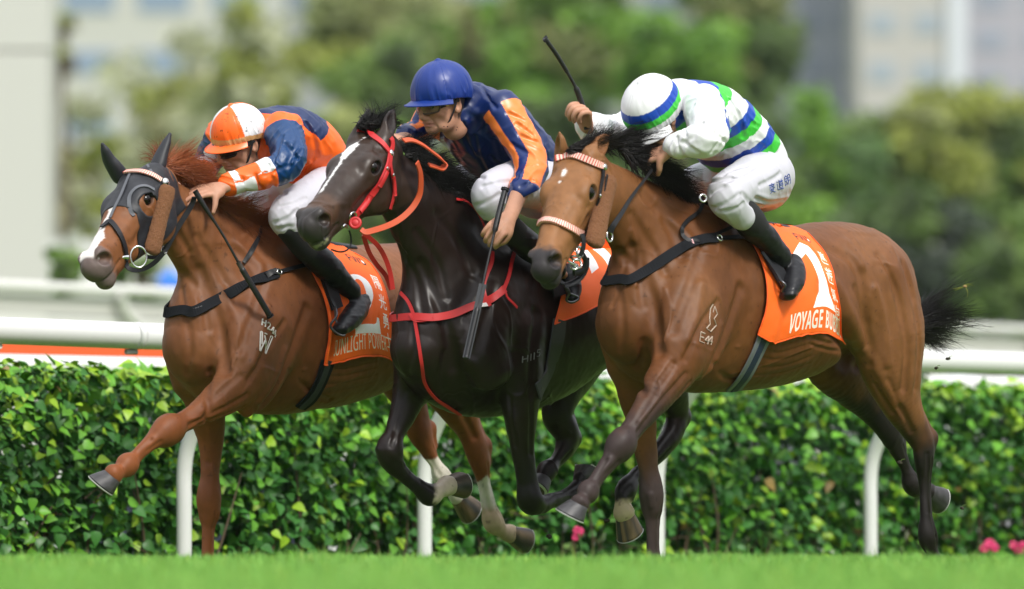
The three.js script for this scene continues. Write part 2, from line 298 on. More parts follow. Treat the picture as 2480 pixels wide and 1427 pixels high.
function buildHorse(D) {
  const F = frame(D.yaw, D.off), S = F.n, P = (a) => F.at(a[0], a[1], a[2] ?? 0);
  const f = new Field();
  // trunk: columns of [px, top, bottom, half width] on the middle plane
  f.chain(D.trunk.map(([x, t, b, w]) => { const A = F.at(x, t), B = F.at(x, b); return { p: A.clone().add(B).multiplyScalar(0.5), w, h: A.distanceTo(B) / 2 }; }), S, 0.05, 4);
  f.chain(D.neck.map((a) => ({ p: P(a), w: a[3], h: a[4] })), S, 0.07, 14);
  for (const m of D.masses ?? []) f.chain(m.n.map((a) => ({ p: P(a), w: a[3], h: a[4] })), S, m.k ?? 0.05, 4);
  for (const L of D.legs) { // joints stand out from the bone above and below them
    const amp = (i, k) => { const n = L.n, v = n[i][k]; if (i === 0 || i === n.length - 1 || n[i][4] > 0.066) return v; const m = (n[i - 1][k] + n[i + 1][k]) / 2; return v + 0.95 * (v - m); };
    f.chain(L.n.map((a, i) => ({ p: P(a), w: amp(i, 3), h: amp(i, 4), s: L.s })), S, L.k ?? 0.05, 4);
  }
  for (const a of D.hocks ?? []) f.chain(a.map(([x, y, l, w, h]) => ({ p: P([x, y, l]), w, h })), S, 0.016, 5);
  for (const [x, y, l, r] of D.knobs ?? []) f.ell(P([x, y, l]), V(1, 0, 0), V(0, 1, 0), V(0, 0, 1), r, r, r, f.group(0.03));
  // head in its own axes: u to the muzzle, v to the nose's ridge, w to its left
  const hd = D.head, O = F.at(hd.o[0], hd.o[1], 0), k = hd.scale * (CAMZ - O.z) / FPX, du = V(...hd.d).normalize(), dw = V(...hd.w), dv = V(0, 0, 0); dw.addScaledVector(du, -du.dot(dw)).normalize(); dv.copy(du).cross(dw);
  const us = hd.us ?? 1, H = (u, v, w) => O.clone().addScaledVector(du, u * us * k).addScaledVector(dv, v * k).addScaledVector(dw, w * k);
  const hc = (nodes, kk, s = dw) => f.chain(nodes.map(([u, v, w, h, l = 0]) => ({ p: H(u, v, l), w: w * k, h: h * k })), s, kk, 3);
  const he = (u, v, w, ru, rv, rw, kk, sub = false, tilt = 0) => { const c = Math.cos(tilt), s = Math.sin(tilt), X = du.clone().multiplyScalar(c).addScaledVector(dv, s), Y = dv.clone().multiplyScalar(c).addScaledVector(du, -s); f.ell(H(u, v, w), X, Y, dw, ru * k, rv * k, rw * k, f.group(kk), sub); };
  hc([[-0.05, -0.1, 0.075, 0.09], [0.04, -0.08, 0.1, 0.09], [0.11, -0.066, 0.108, 0.085], [0.18, -0.07, 0.104, 0.082], [0.25, -0.073, 0.09, 0.077], [0.33, -0.08, 0.077, 0.071], [0.41, -0.088, 0.066, 0.069], [0.49, -0.093, 0.059, 0.062], [0.555, -0.096, 0.054, 0.056], [0.595, -0.098, 0.041, 0.045]], 0.03);
  for (const s of [-1, 1]) { he(0.135, -0.16, 0.048 * s, 0.115, 0.105, 0.044, 0.05); he(0.02, -0.03, 0.06 * s, 0.055, 0.04, 0.034, 0.04); }
  hc([[0.16, -0.195, 0.066, 0.056], [0.27, -0.176, 0.058, 0.052], [0.37, -0.16, 0.05, 0.048], [0.46, -0.155, 0.044, 0.04], [0.54, -0.166, 0.038, 0.03], [0.572, -0.178, 0.03, 0.022]], 0.04);
  he(0.57, -0.108, 0, 0.048, 0.06, 0.054, 0.035); he(0.566, -0.176, 0, 0.036, 0.028, 0.037, 0.02);
  for (const s of [-1, 1]) {
    he(0.185, -0.045, 0.078 * s, 0.05, 0.042, 0.028, 0.045);      // orbit
    he(0.552, -0.074, 0.046 * s, 0.04, 0.038, 0.021, 0.025);      // nostril wing
    he(0.568, -0.081, 0.06 * s, 0.033, 0.024, 0.03, 0.014, true, 0.55);
    he(0.189, -0.05, 0.109 * s, 0.034, 0.0215, 0.02, 0.009, true, -0.2);
    f.stroke([H(0.215, -0.095, 0.09 * s), H(0.3, -0.105, 0.073 * s), H(0.38, -0.11, 0.056 * s)], -0.006, 0.013);
    f.stroke([H(0.1, -0.012, 0.07 * s), H(0.135, -0.022, 0.078 * s)], 0.007, 0.02);
    f.stroke([H(0.155, -0.012, 0.085 * s), H(0.185, -0.018, 0.094 * s), H(0.215, -0.034, 0.092 * s)], -0.005, 0.009);
    f.stroke([H(0.25, -0.03, 0.072 * s), H(0.36, -0.04, 0.058 * s), H(0.47, -0.05, 0.05 * s)], 0.004, 0.018);
    f.stroke([H(0.245, -0.13, 0.072 * s), H(0.262, -0.17, 0.062 * s), H(0.26, -0.22, 0.05 * s)], 0.006, 0.016);
    f.stroke([H(0.48, -0.143, 0.048 * s), H(0.53, -0.148, 0.053 * s), H(0.58, -0.15, 0.042 * s), H(0.607, -0.147, 0.012 * s)], 0.009, 0.006);
    f.stroke([H(0.53, -0.045, 0.052 * s), H(0.5, -0.075, 0.056 * s), H(0.52, -0.115, 0.056 * s)], 0.004, 0.012);
    f.stroke([H(0.21, -0.062, 0.095 * s), H(0.24, -0.08, 0.086 * s)], 0.004, 0.012);
  }
  // ears: [tip px, tip py, l, opening direction in head axes], base on the poll
  for (const [s, tx, ty, tl, op] of D.ears) {
    const tip = F.at(tx, ty, tl), base = H(0.0, -0.005, 0.062 * s), o = du.clone().multiplyScalar(op[0]).addScaledVector(dv, op[1]).addScaledVector(dw, op[2]).normalize(), ax = tip.clone().sub(base), n = o.clone().cross(ax).normalize(), q = (t, b) => base.clone().addScaledVector(ax, t).addScaledVector(o, b);
    f.chain([{ p: q(-0.1, 0), w: 0.034, h: 0.034 }, { p: q(0.2, 0.004), w: 0.034, h: 0.03 }, { p: q(0.45, 0.004), w: 0.036, h: 0.024 }, { p: q(0.75, 0), w: 0.024, h: 0.014 }, { p: q(1, 0), w: 0.004, h: 0.004 }], n, 0.025, 4);
    f.chain([{ p: q(0.18, 0.034), w: 0.014, h: 0.016 }, { p: q(0.45, 0.025), w: 0.026, h: 0.021 }, { p: q(0.75, 0.013), w: 0.016, h: 0.011 }, { p: q(0.92, 0.006), w: 0.004, h: 0.004 }], n, 0.008, 4, true);
  }
  f.prims.sort((a, b) => (a.sub - b.sub) || (a.g - b.g));
  // muscles, folds and veins drawn on the near side
  const base = { prims: f.prims.slice() };
  const onSkin = (pts) => pts.map(([x, y]) => f.px(x, y)).filter((p) => p);
  f.bump = (x, y, z) => { const w1 = 0.35 * noise3(x * 5, y * 5, z * 5), v = 1 - Math.abs(noise3(x * 8 + w1, y * 6 - w1, z * 8)), mk = smooth(0.0, 0.35, noise3(x * 2.6 + 4, y * 2.6, z * 2.6 + 9)); return -0.0065 * fbm(x * 8, y * 8, z * 8, 3) - 0.003 * smooth(0.9, 1, v) * mk - 0.0011 * noise3(x * 45 + y * 20, y * 26, z * 45); };
  const todo = [];
  for (const s of D.strokes ?? []) { const pts = onSkin(s.p); if (pts.length > 1) todo.push([pts, s.a * (s.s < 0.007 ? 1.4 : 2.25), s.s]); }
  for (const t of todo) f.stroke(...t);
  for (const L of D.legs) for (let i = 1; i + 1 < L.n.length; i++) { const a = L.n[i], b = L.n[i + 1]; if (a[4] > 0.047 || b[4] > 0.047 || Math.hypot(a[0] - b[0], a[1] - b[1]) < 34) continue; const A = P(a), B = P(b), d = B.clone().sub(A).normalize(), bk = F.h.clone().negate(); bk.addScaledVector(d, -bk.dot(d)).normalize(); for (const s of [-1, 1]) f.stroke([A, A.clone().lerp(B, 0.5), B].map((p, j) => p.clone().addScaledVector(S, s * (j === 1 ? (a[3] + b[3]) / 2 : [a, 0, b][j][3]) * 0.92).addScaledVector(bk, 0.006)), 0.0055, 0.0065); }
  const thingPos = P([D.trunk[4][0], 1475]); thingPos.y = 0;
  const g = thing('horse', D.label, 'horse', thingPos, 'horses racing side by side');
  const ctx = { F, f, H, k, du, dv, dw, O, g, P };
  const geo = f.mesh(D.cell ?? 0.0058, (x, y, z, n) => {
    const px = V(x, y, z).sub(O), u = px.dot(du) / k / us, v = px.dot(dv) / k, w = px.dot(dw) / k;
    return D.coat(x, y, z, n, { u, v, w, ctx });
  }, (x, y, z) => (V(x, y, z).distanceTo(H(0.3, -0.1, 0)) < 0.42 ? 0.0035 : 0.005));
  part('body', geo, D.mat, g);
  for (const s of [-1, 1]) { const e = new THREE.SphereGeometry(0.0275 * k, 24, 16), p = H(0.189, -0.05, 0.0855 * s); e.translate(p.x, p.y, p.z); part('eye', e, eyeMat, g); }
  for (const L of D.legs) if (L.hoof) { const [c, b, t] = L.hoof.map((a) => F.at(a[0], a[1], L.n[L.n.length - 1][2] + (a[2] ?? 0))); const q = hoofGeo(c, b, t, S, L.hk ?? 1, L.tan ?? 0); const h = part('hoof', q.hoof, hoofMat, g, L.label); part('horseshoe', q.shoe, shoeMat, h); }
  return ctx;
}
// coats: colour belongs to the hair (points, socks, blaze, dapple of tone), no light in it
const coatNoise = (x, y, z) => (1 + 0.24 * fbm(x * 9, y * 9, z * 9, 3) + 0.2 * fbm(x * 55, y * 40, z * 55, 3)) * (noise3(x * 75, y * 75, z * 75) > 0.78 ? 0.62 : 1);
const bayMat = std('bay coat', [1, 1, 1], 0.52, { vertexColors: true, sheen: 0.25, sheenRoughness: 0.5, sheenColor: new THREE.Color(0.25, 0.16, 0.1), specularIntensity: 0.5 });
const bay = buildHorse({
  yaw: 50, off: 0.9, mat: bayMat,
  label: 'bay horse nearest the camera with dark legs and a small white star',
  trunk: [[1530, 690, 890, 0.14], [1560, 610, 935, 0.175], [1610, 545, 950, 0.2], [1670, 500, 952, 0.215], [1740, 508, 950, 0.245], [1820, 540, 945, 0.27], [1900, 552, 925, 0.275], [1970, 540, 890, 0.26], [2040, 538, 850, 0.25], [2100, 565, 820, 0.2], [2145, 630, 780, 0.13]],
  neck: [[1420, 440, 0, 0.065, 0.1], [1470, 470, 0, 0.075, 0.125], [1530, 525, 0, 0.09, 0.17], [1585, 580, 0, 0.12, 0.22], [1640, 650, 0, 0.16, 0.27]],
  masses: [
    { n: [[1745, 560, 0.1, 0.06, 0.1], [1705, 680, 0.17, 0.07, 0.14], [1655, 790, 0.19, 0.075, 0.13], [1640, 850, 0.2, 0.07, 0.11]], k: 0.07 },
    { n: [[1600, 560, -0.1, 0.06, 0.1], [1560, 680, -0.16, 0.07, 0.14], [1510, 800, -0.17, 0.075, 0.12], [1522, 880, -0.16, 0.07, 0.11]], k: 0.07 },
    { n: [[1765, 690, 0.17, 0.05, 0.09], [1730, 790, 0.19, 0.055, 0.09], [1700, 870, 0.19, 0.05, 0.07], [1688, 905, 0.19, 0.03, 0.035]], k: 0.05 },
  ],
  legs: [
    { n: [[1690, 730, 0.19, 0.075, 0.13], [1655, 850, 0.2, 0.085, 0.12], [1608, 928, 0.2, 0.07, 0.088], [1557, 1003, 0.19, 0.054, 0.062], [1523, 1050, 0.18, 0.047, 0.052], [1504, 1078, 0.18, 0.049, 0.056], [1482, 1110, 0.17, 0.037, 0.042], [1455, 1145, 0.16, 0.028, 0.034], [1437, 1173, 0.155, 0.028, 0.034], [1424, 1192, 0.15, 0.034, 0.04], [1412, 1208, 0.15, 0.03, 0.033], [1404, 1220, 0.15, 0.034, 0.04]], hoof: [[1402, 1219], [1386, 1250, -0.022], [1350, 1252, -0.022]], hk: 1.05 },
    { n: [[1555, 850, -0.12, 0.085, 0.12], [1545, 935, -0.14, 0.075, 0.095], [1558, 1040, -0.16, 0.055, 0.066], [1570, 1130, -0.16, 0.044, 0.05], [1577, 1190, -0.16, 0.046, 0.051], [1579, 1225, -0.16, 0.042, 0.045], [1580, 1260, -0.16, 0.031, 0.037], [1581, 1330, -0.16, 0.028, 0.034], [1582, 1390, -0.16, 0.033, 0.038], [1572, 1425, -0.16, 0.029, 0.031], [1565, 1440, -0.16, 0.034, 0.038]], hoof: [[1564, 1438], [1556, 1480], [1515, 1480]] },
    { n: [[2105, 680, 0.13, 0.12, 0.2], [2145, 800, 0.16, 0.12, 0.21], [2160, 890, 0.17, 0.1, 0.16], [2185, 975, 0.17, 0.07, 0.1], [2215, 1035, 0.16, 0.05, 0.068], [2234, 1075, 0.16, 0.042, 0.056], [2238, 1112, 0.16, 0.037, 0.046], [2240, 1170, 0.15, 0.028, 0.035], [2244, 1250, 0.15, 0.028, 0.035], [2248, 1300, 0.15, 0.034, 0.04], [2258, 1340, 0.15, 0.03, 0.033], [2266, 1362, 0.15, 0.036, 0.04]], hoof: [[2266, 1360], [2262, 1405], [2225, 1410]], k: 0.07 },
    { n: [[2010, 740, -0.14, 0.11, 0.17], [2005, 850, -0.15, 0.095, 0.15], [2060, 925, -0.15, 0.075, 0.105], [2115, 990, -0.15, 0.052, 0.07], [2150, 1040, -0.14, 0.043, 0.056], [2170, 1080, -0.14, 0.034, 0.042], [2195, 1135, -0.14, 0.027, 0.033], [2212, 1175, -0.14, 0.034, 0.038], [2236, 1188, -0.14, 0.029, 0.031], [2250, 1192, -0.14, 0.034, 0.036]], hoof: [[2248, 1192], [2275, 1200], [2272, 1235]], k: 0.07 },
  ],
  knobs: [[2254, 1062, 0.16, 0.024], [2172, 1040, -0.14, 0.024]],
  hocks: [[[2218, 985, 0.16, 0.018, 0.03], [2244, 1035, 0.16, 0.015, 0.021], [2256, 1064, 0.16, 0.02, 0.024], [2252, 1102, 0.16, 0.018, 0.022]], [[2142, 985, -0.14, 0.018, 0.03], [2165, 1020, -0.14, 0.015, 0.021], [2177, 1042, -0.14, 0.02, 0.024], [2184, 1086, -0.14, 0.018, 0.022]]],
  head: { o: [1398, 373], scale: 617, d: [-0.279, -0.663, 0.695], v: [-0.301, 0.748, 0.592], w: [0.912, 0.044, 0.408] },
  ears: [[1, 1478, 325, 0.02, [0.5, 0.3, 0.8]], [-1, 1355, 322, -0.04, [0.6, 0.3, -0.7]]],
  strokes: [
    { p: [[1535, 600], [1570, 690], [1592, 780], [1598, 850]], a: 0.012, s: 0.022 },           // edge of the shoulder
    { p: [[1700, 600], [1668, 700], [1630, 800]], a: 0.006, s: 0.02 },
    { p: [[1795, 700], [1755, 820], [1715, 900]], a: 0.01, s: 0.022 },                          // behind the triceps
    { p: [[1740, 730], [1690, 800], [1660, 870]], a: 0.006, s: 0.013 },
    { p: [[1630, 880], [1575, 960], [1535, 1030]], a: 0.005, s: 0.011 }, { p: [[1662, 905], [1600, 975], [1548, 1045]], a: 0.005, s: 0.009 },
    { p: [[1672, 925], [1640, 965], [1600, 1010]], a: 0.004, s: 0.007 },
    { p: [[1500, 610], [1540, 650], [1560, 740]], a: 0.008, s: 0.018 }, { p: [[1560, 470], [1620, 545], [1650, 620]], a: 0.007, s: 0.024 }, { p: [[1530, 520], [1580, 600], [1610, 660]], a: 0.005, s: 0.018 }, { p: [[1600, 520], [1655, 560], [1690, 600]], a: -0.005, s: 0.02 },
    { p: [[2000, 700], [2022, 780], [2050, 872]], a: 0.02, s: 0.04 }, { p: [[2045, 800], [2052, 850], [2075, 890]], a: 0.009, s: 0.016 }, { p: [[2000, 598], [2060, 630], [2090, 700], [2095, 780]], a: 0.008, s: 0.024 }, { p: [[2025, 690], [2060, 760], [2085, 830]], a: -0.008, s: 0.03 }, { p: [[1960, 815], [2000, 830], [2045, 835]], a: 0.004, s: 0.008 }, { p: [[1965, 835], [2010, 848], [2050, 852]], a: 0.0035, s: 0.007 }, { p: [[2100, 850], [2140, 920], [2175, 975]], a: -0.006, s: 0.02 }, { p: [[2150, 560], [2190, 640], [2212, 720]], a: 0.004, s: 0.02 }, { p: [[1960, 590], [1985, 640], [1990, 700]], a: 0.006, s: 0.02 },
    { p: [[2130, 620], [2175, 720], [2195, 830], [2190, 940]], a: 0.008, s: 0.018 }, { p: [[2075, 700], [2100, 800], [2110, 880]], a: 0.006, s: 0.02 },
    { p: [[2190, 640], [2215, 740], [2225, 850], [2218, 940]], a: 0.004, s: 0.014 }, { p: [[2050, 590], [2085, 640]], a: -0.006, s: 0.03 },
    { p: [[2150, 920], [2180, 985], [2210, 1045]], a: 0.006, s: 0.013 }, { p: [[2120, 930], [2165, 1000]], a: 0.005, s: 0.01 }, { p: [[2246, 1100], [2248, 1240]], a: 0.004, s: 0.008 }, { p: [[1468, 1115], [1440, 1160]], a: 0.004, s: 0.007 },
    ...[0, 1, 2, 3, 4].map((i) => ({ p: [[1800 + i * 14, 905 - i * 22], [1880, 905 - i * 17], [1960, 880 - i * 16]], a: 0.0025, s: 0.006 })),
    { p: [[1730, 880], [1760, 915], [1800, 925]], a: 0.006, s: 0.012 }, { p: [[1560, 830], [1545, 890], [1560, 950]], a: 0.009, s: 0.016 }, { p: [[1575, 1200], [1580, 1225]], a: -0.004, s: 0.012 },
    { p: [[1668, 860], [1622, 925], [1580, 985], [1545, 1020]], a: -0.0032, s: 0.0055 }, { p: [[1770, 905], [1850, 885], [1940, 850], [2000, 830]], a: -0.003, s: 0.0055 }, { p: [[1580, 905], [1600, 950], [1570, 1010]], a: -0.003, s: 0.005 },
    { p: [[2060, 840], [2120, 920], [2160, 980], [2200, 1030]], a: -0.003, s: 0.006 }, { p: [[1610, 700], [1625, 770], [1605, 830]], a: -0.0035, s: 0.007 }, { p: [[1680, 830], [1720, 850], [1790, 840]], a: -0.003, s: 0.006 }, { p: [[1985, 620], [1990, 720], [2010, 800]], a: 0.006, s: 0.022 },
    { p: [[2120, 700], [2140, 790], [2150, 880]], a: -0.006, s: 0.02 }, { p: [[1700, 690], [1690, 760], [1665, 820]], a: -0.006, s: 0.022 }, { p: [[1745, 790], [1725, 850], [1705, 900]], a: -0.005, s: 0.018 },
    { p: [[1700, 945], [1672, 965], [1640, 985]], a: 0.004, s: 0.006 }, { p: [[1515, 640], [1500, 700], [1485, 740]], a: 0.004, s: 0.01 }, { p: [[1530, 560], [1545, 620], [1540, 690]], a: -0.004, s: 0.012 },
    { p: [[1500, 700], [1510, 780], [1505, 850]], a: 0.004, s: 0.015 },
  ],
  coat: (x, y, z, n, h) => {
    const q = coatNoise(x, y, z), F = h.ctx.F, l = F.n.x * x + F.n.z * z - F.off, a = F.h.x * x + F.h.z * z, fore = a > F.h.x * 1.05;
    const pat = fbm(x * 3 + 7, y * 3, z * 3, 2); let c = [0.125 * q, 0.044 * q, 0.013 * q];
    c = mix3(c, [0.185 * q, 0.076 * q, 0.026 * q], clamp(0.5 + pat * 2.2) * 0.8);
    const w = fbm(x * 14, y * 8, z * 14) * 0.08, t = fore ? (l > 0 ? smooth(0.98, 0.7, y + w) : smooth(0.72, 0.5, y + w)) : l > 0 ? smooth(0.86, 0.62, y + w) : smooth(1.0, 0.78, y + w);
    c = mix3(c, fore ? [0.04 * q, 0.026 * q, 0.024 * q] : [0.012 * q, 0.009 * q, 0.008 * q], t);
    if (h.u > -0.03 && h.u < 0.7 && h.v > -0.3) {
      c = mix3(c, [0.25 * q, 0.112 * q, 0.042 * q], 0.85 * smooth(0.1, 0.16, 0.3 - Math.abs(h.v)));
      c = mix3(c, [0.03, 0.026, 0.027], smooth(0.5, 0.565, h.u + 0.03 * fbm(x * 40, y * 40, z * 40)) );
      c = mix3(c, [0.035, 0.022, 0.016], 0.85 * smooth(0.045, 0.026, Math.hypot(h.u - 0.189, (h.v + 0.05) * 1.3)));
      const sx = h.w + 0.012, d = Math.hypot((h.u - 0.135 - sx * 0.3) * 0.5, sx) + 0.007 * fbm(x * 120, y * 120, z * 120), d2 = Math.hypot(h.u - 0.185, (sx + 0.006)) + 0.006 * fbm(x * 150, y * 150, z * 150);
      c = mix3(c, [0.75, 0.7, 0.66], Math.max(smooth(0.014, 0.007, d), 0.8 * smooth(0.009, 0.004, d2)));
    }
    return c;
  },
});
const chestnutMat = std('chestnut coat', [1, 1, 1], 0.52, { vertexColors: true, sheen: 0.25, sheenRoughness: 0.5, sheenColor: new THREE.Color(0.28, 0.15, 0.09), specularIntensity: 0.5 });
const chestnut = buildHorse({
  yaw: 50, off: -1.0, mat: chestnutMat,
  label: 'chestnut horse leading beside the white rail with white hind socks',
  trunk: [[478, 745, 943, 0.14], [508, 663, 988, 0.175], [558, 598, 1003, 0.2], [618, 555, 1005, 0.215], [688, 561, 1003, 0.245], [768, 590, 990, 0.27], [848, 598, 972, 0.275], [918, 590, 935, 0.26], [988, 592, 900, 0.25], [1048, 618, 870, 0.2], [1093, 680, 833, 0.13]],
  neck: [[365, 490, 0, 0.065, 0.1], [418, 520, 0, 0.075, 0.13], [478, 575, 0, 0.09, 0.175], [533, 630, 0, 0.12, 0.22], [588, 703, 0, 0.16, 0.27]],
  masses: [
    { n: [[693, 613, 0.1, 0.06, 0.1], [653, 733, 0.17, 0.07, 0.14], [603, 843, 0.19, 0.075, 0.13], [590, 890, 0.2, 0.07, 0.11]], k: 0.07 },
    { n: [[548, 613, -0.1, 0.06, 0.1], [508, 733, -0.16, 0.07, 0.14], [458, 850, -0.17, 0.075, 0.12], [470, 920, -0.16, 0.07, 0.11]], k: 0.07 },
    { n: [[713, 743, 0.17, 0.05, 0.09], [675, 850, 0.19, 0.055, 0.09], [625, 950, 0.19, 0.05, 0.07], [596, 992, 0.19, 0.03, 0.035]], k: 0.05 },
  ],
  legs: [
    { n: [[640, 780, 0.19, 0.075, 0.13], [605, 895, 0.2, 0.085, 0.12], [545, 955, 0.2, 0.07, 0.085], [482, 1000, 0.19, 0.053, 0.06], [435, 1027, 0.18, 0.047, 0.051], [407, 1043, 0.18, 0.05, 0.056], [375, 1064, 0.17, 0.038, 0.042], [345, 1090, 0.165, 0.028, 0.034], [324, 1111, 0.16, 0.029, 0.034], [309, 1126, 0.155, 0.036, 0.041], [290, 1141, 0.155, 0.031, 0.035], [274, 1150, 0.155, 0.036, 0.041]], hoof: [[272, 1152], [250, 1179, -0.03], [210, 1166, -0.03]], hk: 1.05 },
    { n: [[505, 900, -0.12, 0.085, 0.12], [500, 980, -0.15, 0.075, 0.095], [510, 1060, -0.16, 0.055, 0.066], [508, 1150, -0.16, 0.043, 0.049], [506, 1205, -0.16, 0.045, 0.051], [506, 1245, -0.16, 0.041, 0.045], [504, 1280, -0.16, 0.03, 0.036], [503, 1350, -0.16, 0.028, 0.034], [503, 1400, -0.16, 0.033, 0.038], [495, 1430, -0.16, 0.029, 0.031], [488, 1448, -0.16, 0.034, 0.038]], hoof: [[487, 1446], [478, 1488], [438, 1488]] },
    { n: [[1040, 740, 0.13, 0.12, 0.2], [1060, 850, 0.16, 0.12, 0.2], [1085, 930, 0.17, 0.095, 0.13], [1110, 985, 0.17, 0.07, 0.09], [1137, 1045, 0.16, 0.05, 0.064], [1154, 1090, 0.16, 0.042, 0.056], [1163, 1125, 0.16, 0.037, 0.045], [1172, 1170, 0.155, 0.029, 0.035], [1185, 1230, 0.15, 0.029, 0.035], [1196, 1265, 0.15, 0.035, 0.04], [1215, 1285, 0.15, 0.031, 0.034], [1235, 1293, 0.15, 0.036, 0.04]], tan: 0.9, hoof: [[1233, 1292], [1270, 1298], [1256, 1336]], k: 0.07 },
    { n: [[960, 790, -0.14, 0.11, 0.17], [960, 880, -0.15, 0.09, 0.13], [985, 945, -0.15, 0.07, 0.09], [1003, 1000, -0.15, 0.053, 0.068], [1016, 1045, -0.14, 0.045, 0.058], [1034, 1085, -0.14, 0.035, 0.043], [1055, 1125, -0.14, 0.029, 0.035], [1072, 1158, -0.14, 0.035, 0.039], [1092, 1184, -0.14, 0.031, 0.033], [1108, 1203, -0.14, 0.036, 0.038]], tan: 0.7, hoof: [[1107, 1203], [1142, 1229], [1127, 1264]], k: 0.07 },
  ],
  knobs: [[1174, 1078, 0.16, 0.024], [1040, 1035, -0.14, 0.024]],
  hocks: [[[1140, 1000, 0.16, 0.018, 0.03], [1164, 1052, 0.16, 0.015, 0.021], [1177, 1082, 0.16, 0.02, 0.024], [1178, 1122, 0.16, 0.018, 0.022]], [[1012, 998, -0.14, 0.018, 0.03], [1031, 1022, -0.14, 0.015, 0.021], [1043, 1040, -0.14, 0.02, 0.024], [1050, 1082, -0.14, 0.018, 0.022]]],
  head: { o: [339, 415], scale: 613, d: [-0.352, -0.545, 0.76], v: [-0.485, 0.811, 0.326], w: [0.797, 0.257, 0.546] },
  ears: [],
  strokes: [
    { p: [[483, 655], [518, 745], [540, 830], [545, 900]], a: 0.012, s: 0.022 }, { p: [[648, 655], [616, 755], [578, 850]], a: 0.006, s: 0.02 }, { p: [[745, 750], [700, 870], [640, 980]], a: 0.01, s: 0.022 },
    { p: [[690, 780], [640, 855], [605, 920]], a: 0.006, s: 0.013 }, { p: [[580, 910], [515, 965], [455, 1005]], a: 0.006, s: 0.011 }, { p: [[600, 955], [530, 995], [460, 1030]], a: 0.006, s: 0.009 }, { p: [[590, 985], [540, 1005], [480, 1030]], a: 0.004, s: 0.007 }, { p: [[560, 930], [500, 975]], a: -0.003, s: 0.007 },
    { p: [[440, 660], [485, 705], [505, 795]], a: 0.008, s: 0.018 }, { p: [[508, 525], [568, 600], [598, 675]], a: 0.007, s: 0.024 }, { p: [[478, 575], [528, 655], [558, 715]], a: 0.006, s: 0.018 }, { p: [[548, 575], [603, 615], [638, 655]], a: -0.005, s: 0.02 }, { p: [[430, 560], [470, 640], [480, 720]], a: 0.006, s: 0.014 },
    { p: [[700, 900], [760, 950], [800, 970]], a: 0.006, s: 0.012 }, { p: [[512, 900], [500, 945], [505, 1000]], a: 0.006, s: 0.016 }, { p: [[450, 760], [462, 840], [455, 905]], a: 0.004, s: 0.015 }, { p: [[468, 880], [450, 920], [470, 950]], a: -0.002, s: 0.02 },
    ...[0, 1, 2, 3, 4].map((i) => ({ p: [[760 + i * 14, 950 - i * 20], [830, 945 - i * 17], [910, 925 - i * 16]], a: 0.0025, s: 0.006 })),
    { p: [[616, 915], [570, 975], [520, 1000], [470, 1015]], a: -0.0032, s: 0.0055 }, { p: [[720, 965], [790, 940], [870, 910]], a: -0.003, s: 0.0055 }, { p: [[530, 950], [545, 985], [510, 1010]], a: -0.003, s: 0.005 }, { p: [[560, 780], [575, 840], [560, 890]], a: -0.0035, s: 0.007 }, { p: [[640, 890], [680, 905], [740, 895]], a: -0.003, s: 0.006 },
    { p: [[648, 745], [635, 815], [612, 880]], a: -0.006, s: 0.022 }, { p: [[690, 850], [665, 920], [630, 970]], a: -0.005, s: 0.018 }, { p: [[465, 620], [480, 690], [470, 750]], a: -0.004, s: 0.012 }, { p: [[440, 700], [450, 760]], a: 0.004, s: 0.01 }, { p: [[505, 1040], [515, 1150]], a: -0.003, s: 0.008 },
    { p: [[1150, 1120], [1185, 1240]], a: 0.004, s: 0.008 }, { p: [[1040, 1110], [1065, 1150]], a: 0.003, s: 0.007 }, { p: [[545, 700], [575, 790], [585, 860]], a: -0.004, s: 0.02 },
    { p: [[1085, 930], [1120, 1000], [1150, 1060]], a: 0.006, s: 0.013 }, { p: [[498, 1010], [505, 1120]], a: 0.005, s: 0.011 }, { p: [[365, 1065], [330, 1095]], a: 0.004, s: 0.007 },
  ],
  coat: (x, y, z, n, h) => {
    const q = coatNoise(x, y, z), F = h.ctx.F, l = F.n.x * x + F.n.z * z - F.off, fore = x < -0.6;
    let c = [0.155 * q, 0.05 * q, 0.017 * q];
    c = mix3(c, [0.2 * q, 0.082 * q, 0.032 * q], clamp(0.5 + fbm(x * 3 + 7, y * 3, z * 3, 2) * 1.4) * 0.7);
    c = mix3(c, [0.2 * q, 0.062 * q, 0.02 * q], smooth(0.95, 0.75, y));
    if (!fore) { const yy = y + 0.03 * fbm(x * 30, y * 10, z * 30), t = l > 0 ? smooth(0.545, 0.535, yy - (x + 0.11) * 0.5) : smooth(0.632, 0.62, yy); c = mix3(c, [0.62 * q, 0.58 * q, 0.5 * q], t); c = mix3(c, [0.4 * q, 0.27 * q, 0.15 * q], t * smooth(0.44, 0.4, y) * 0.8); }
    if (h.u > -0.03 && h.u < 0.7 && h.v > -0.3) {
      c = mix3(c, [0.22 * q, 0.085 * q, 0.03 * q], 0.5);
      c = mix3(c, [0.12 * q, 0.1 * q, 0.098 * q], 0.85 * smooth(0.515, 0.57, h.u + 0.03 * fbm(x * 40, y * 40, z * 40)));
      c = mix3(c, [0.06, 0.032, 0.02], 0.8 * smooth(0.045, 0.026, Math.hypot(h.u - 0.189, (h.v + 0.05) * 1.3)));
      const b = Math.abs(h.w + 0.004 + 0.005 * noise3(h.u * 30, 1, 3)) - (0.012 + 0.022 * smooth(0.34, 0.55, h.u)) + 0.01 * fbm(x * 70, y * 70, z * 70);
      if (h.v > -0.075) c = mix3(c, [0.76, 0.71, 0.68], smooth(0.004, -0.002, b) * smooth(0.24, 0.3, h.u) * smooth(0.6, 0.585, h.u));
    }
    return c;
  },
});
const darkMat = std('dark coat', [1, 1, 1], 0.38, { vertexColors: true, specularIntensity: 0.6 });
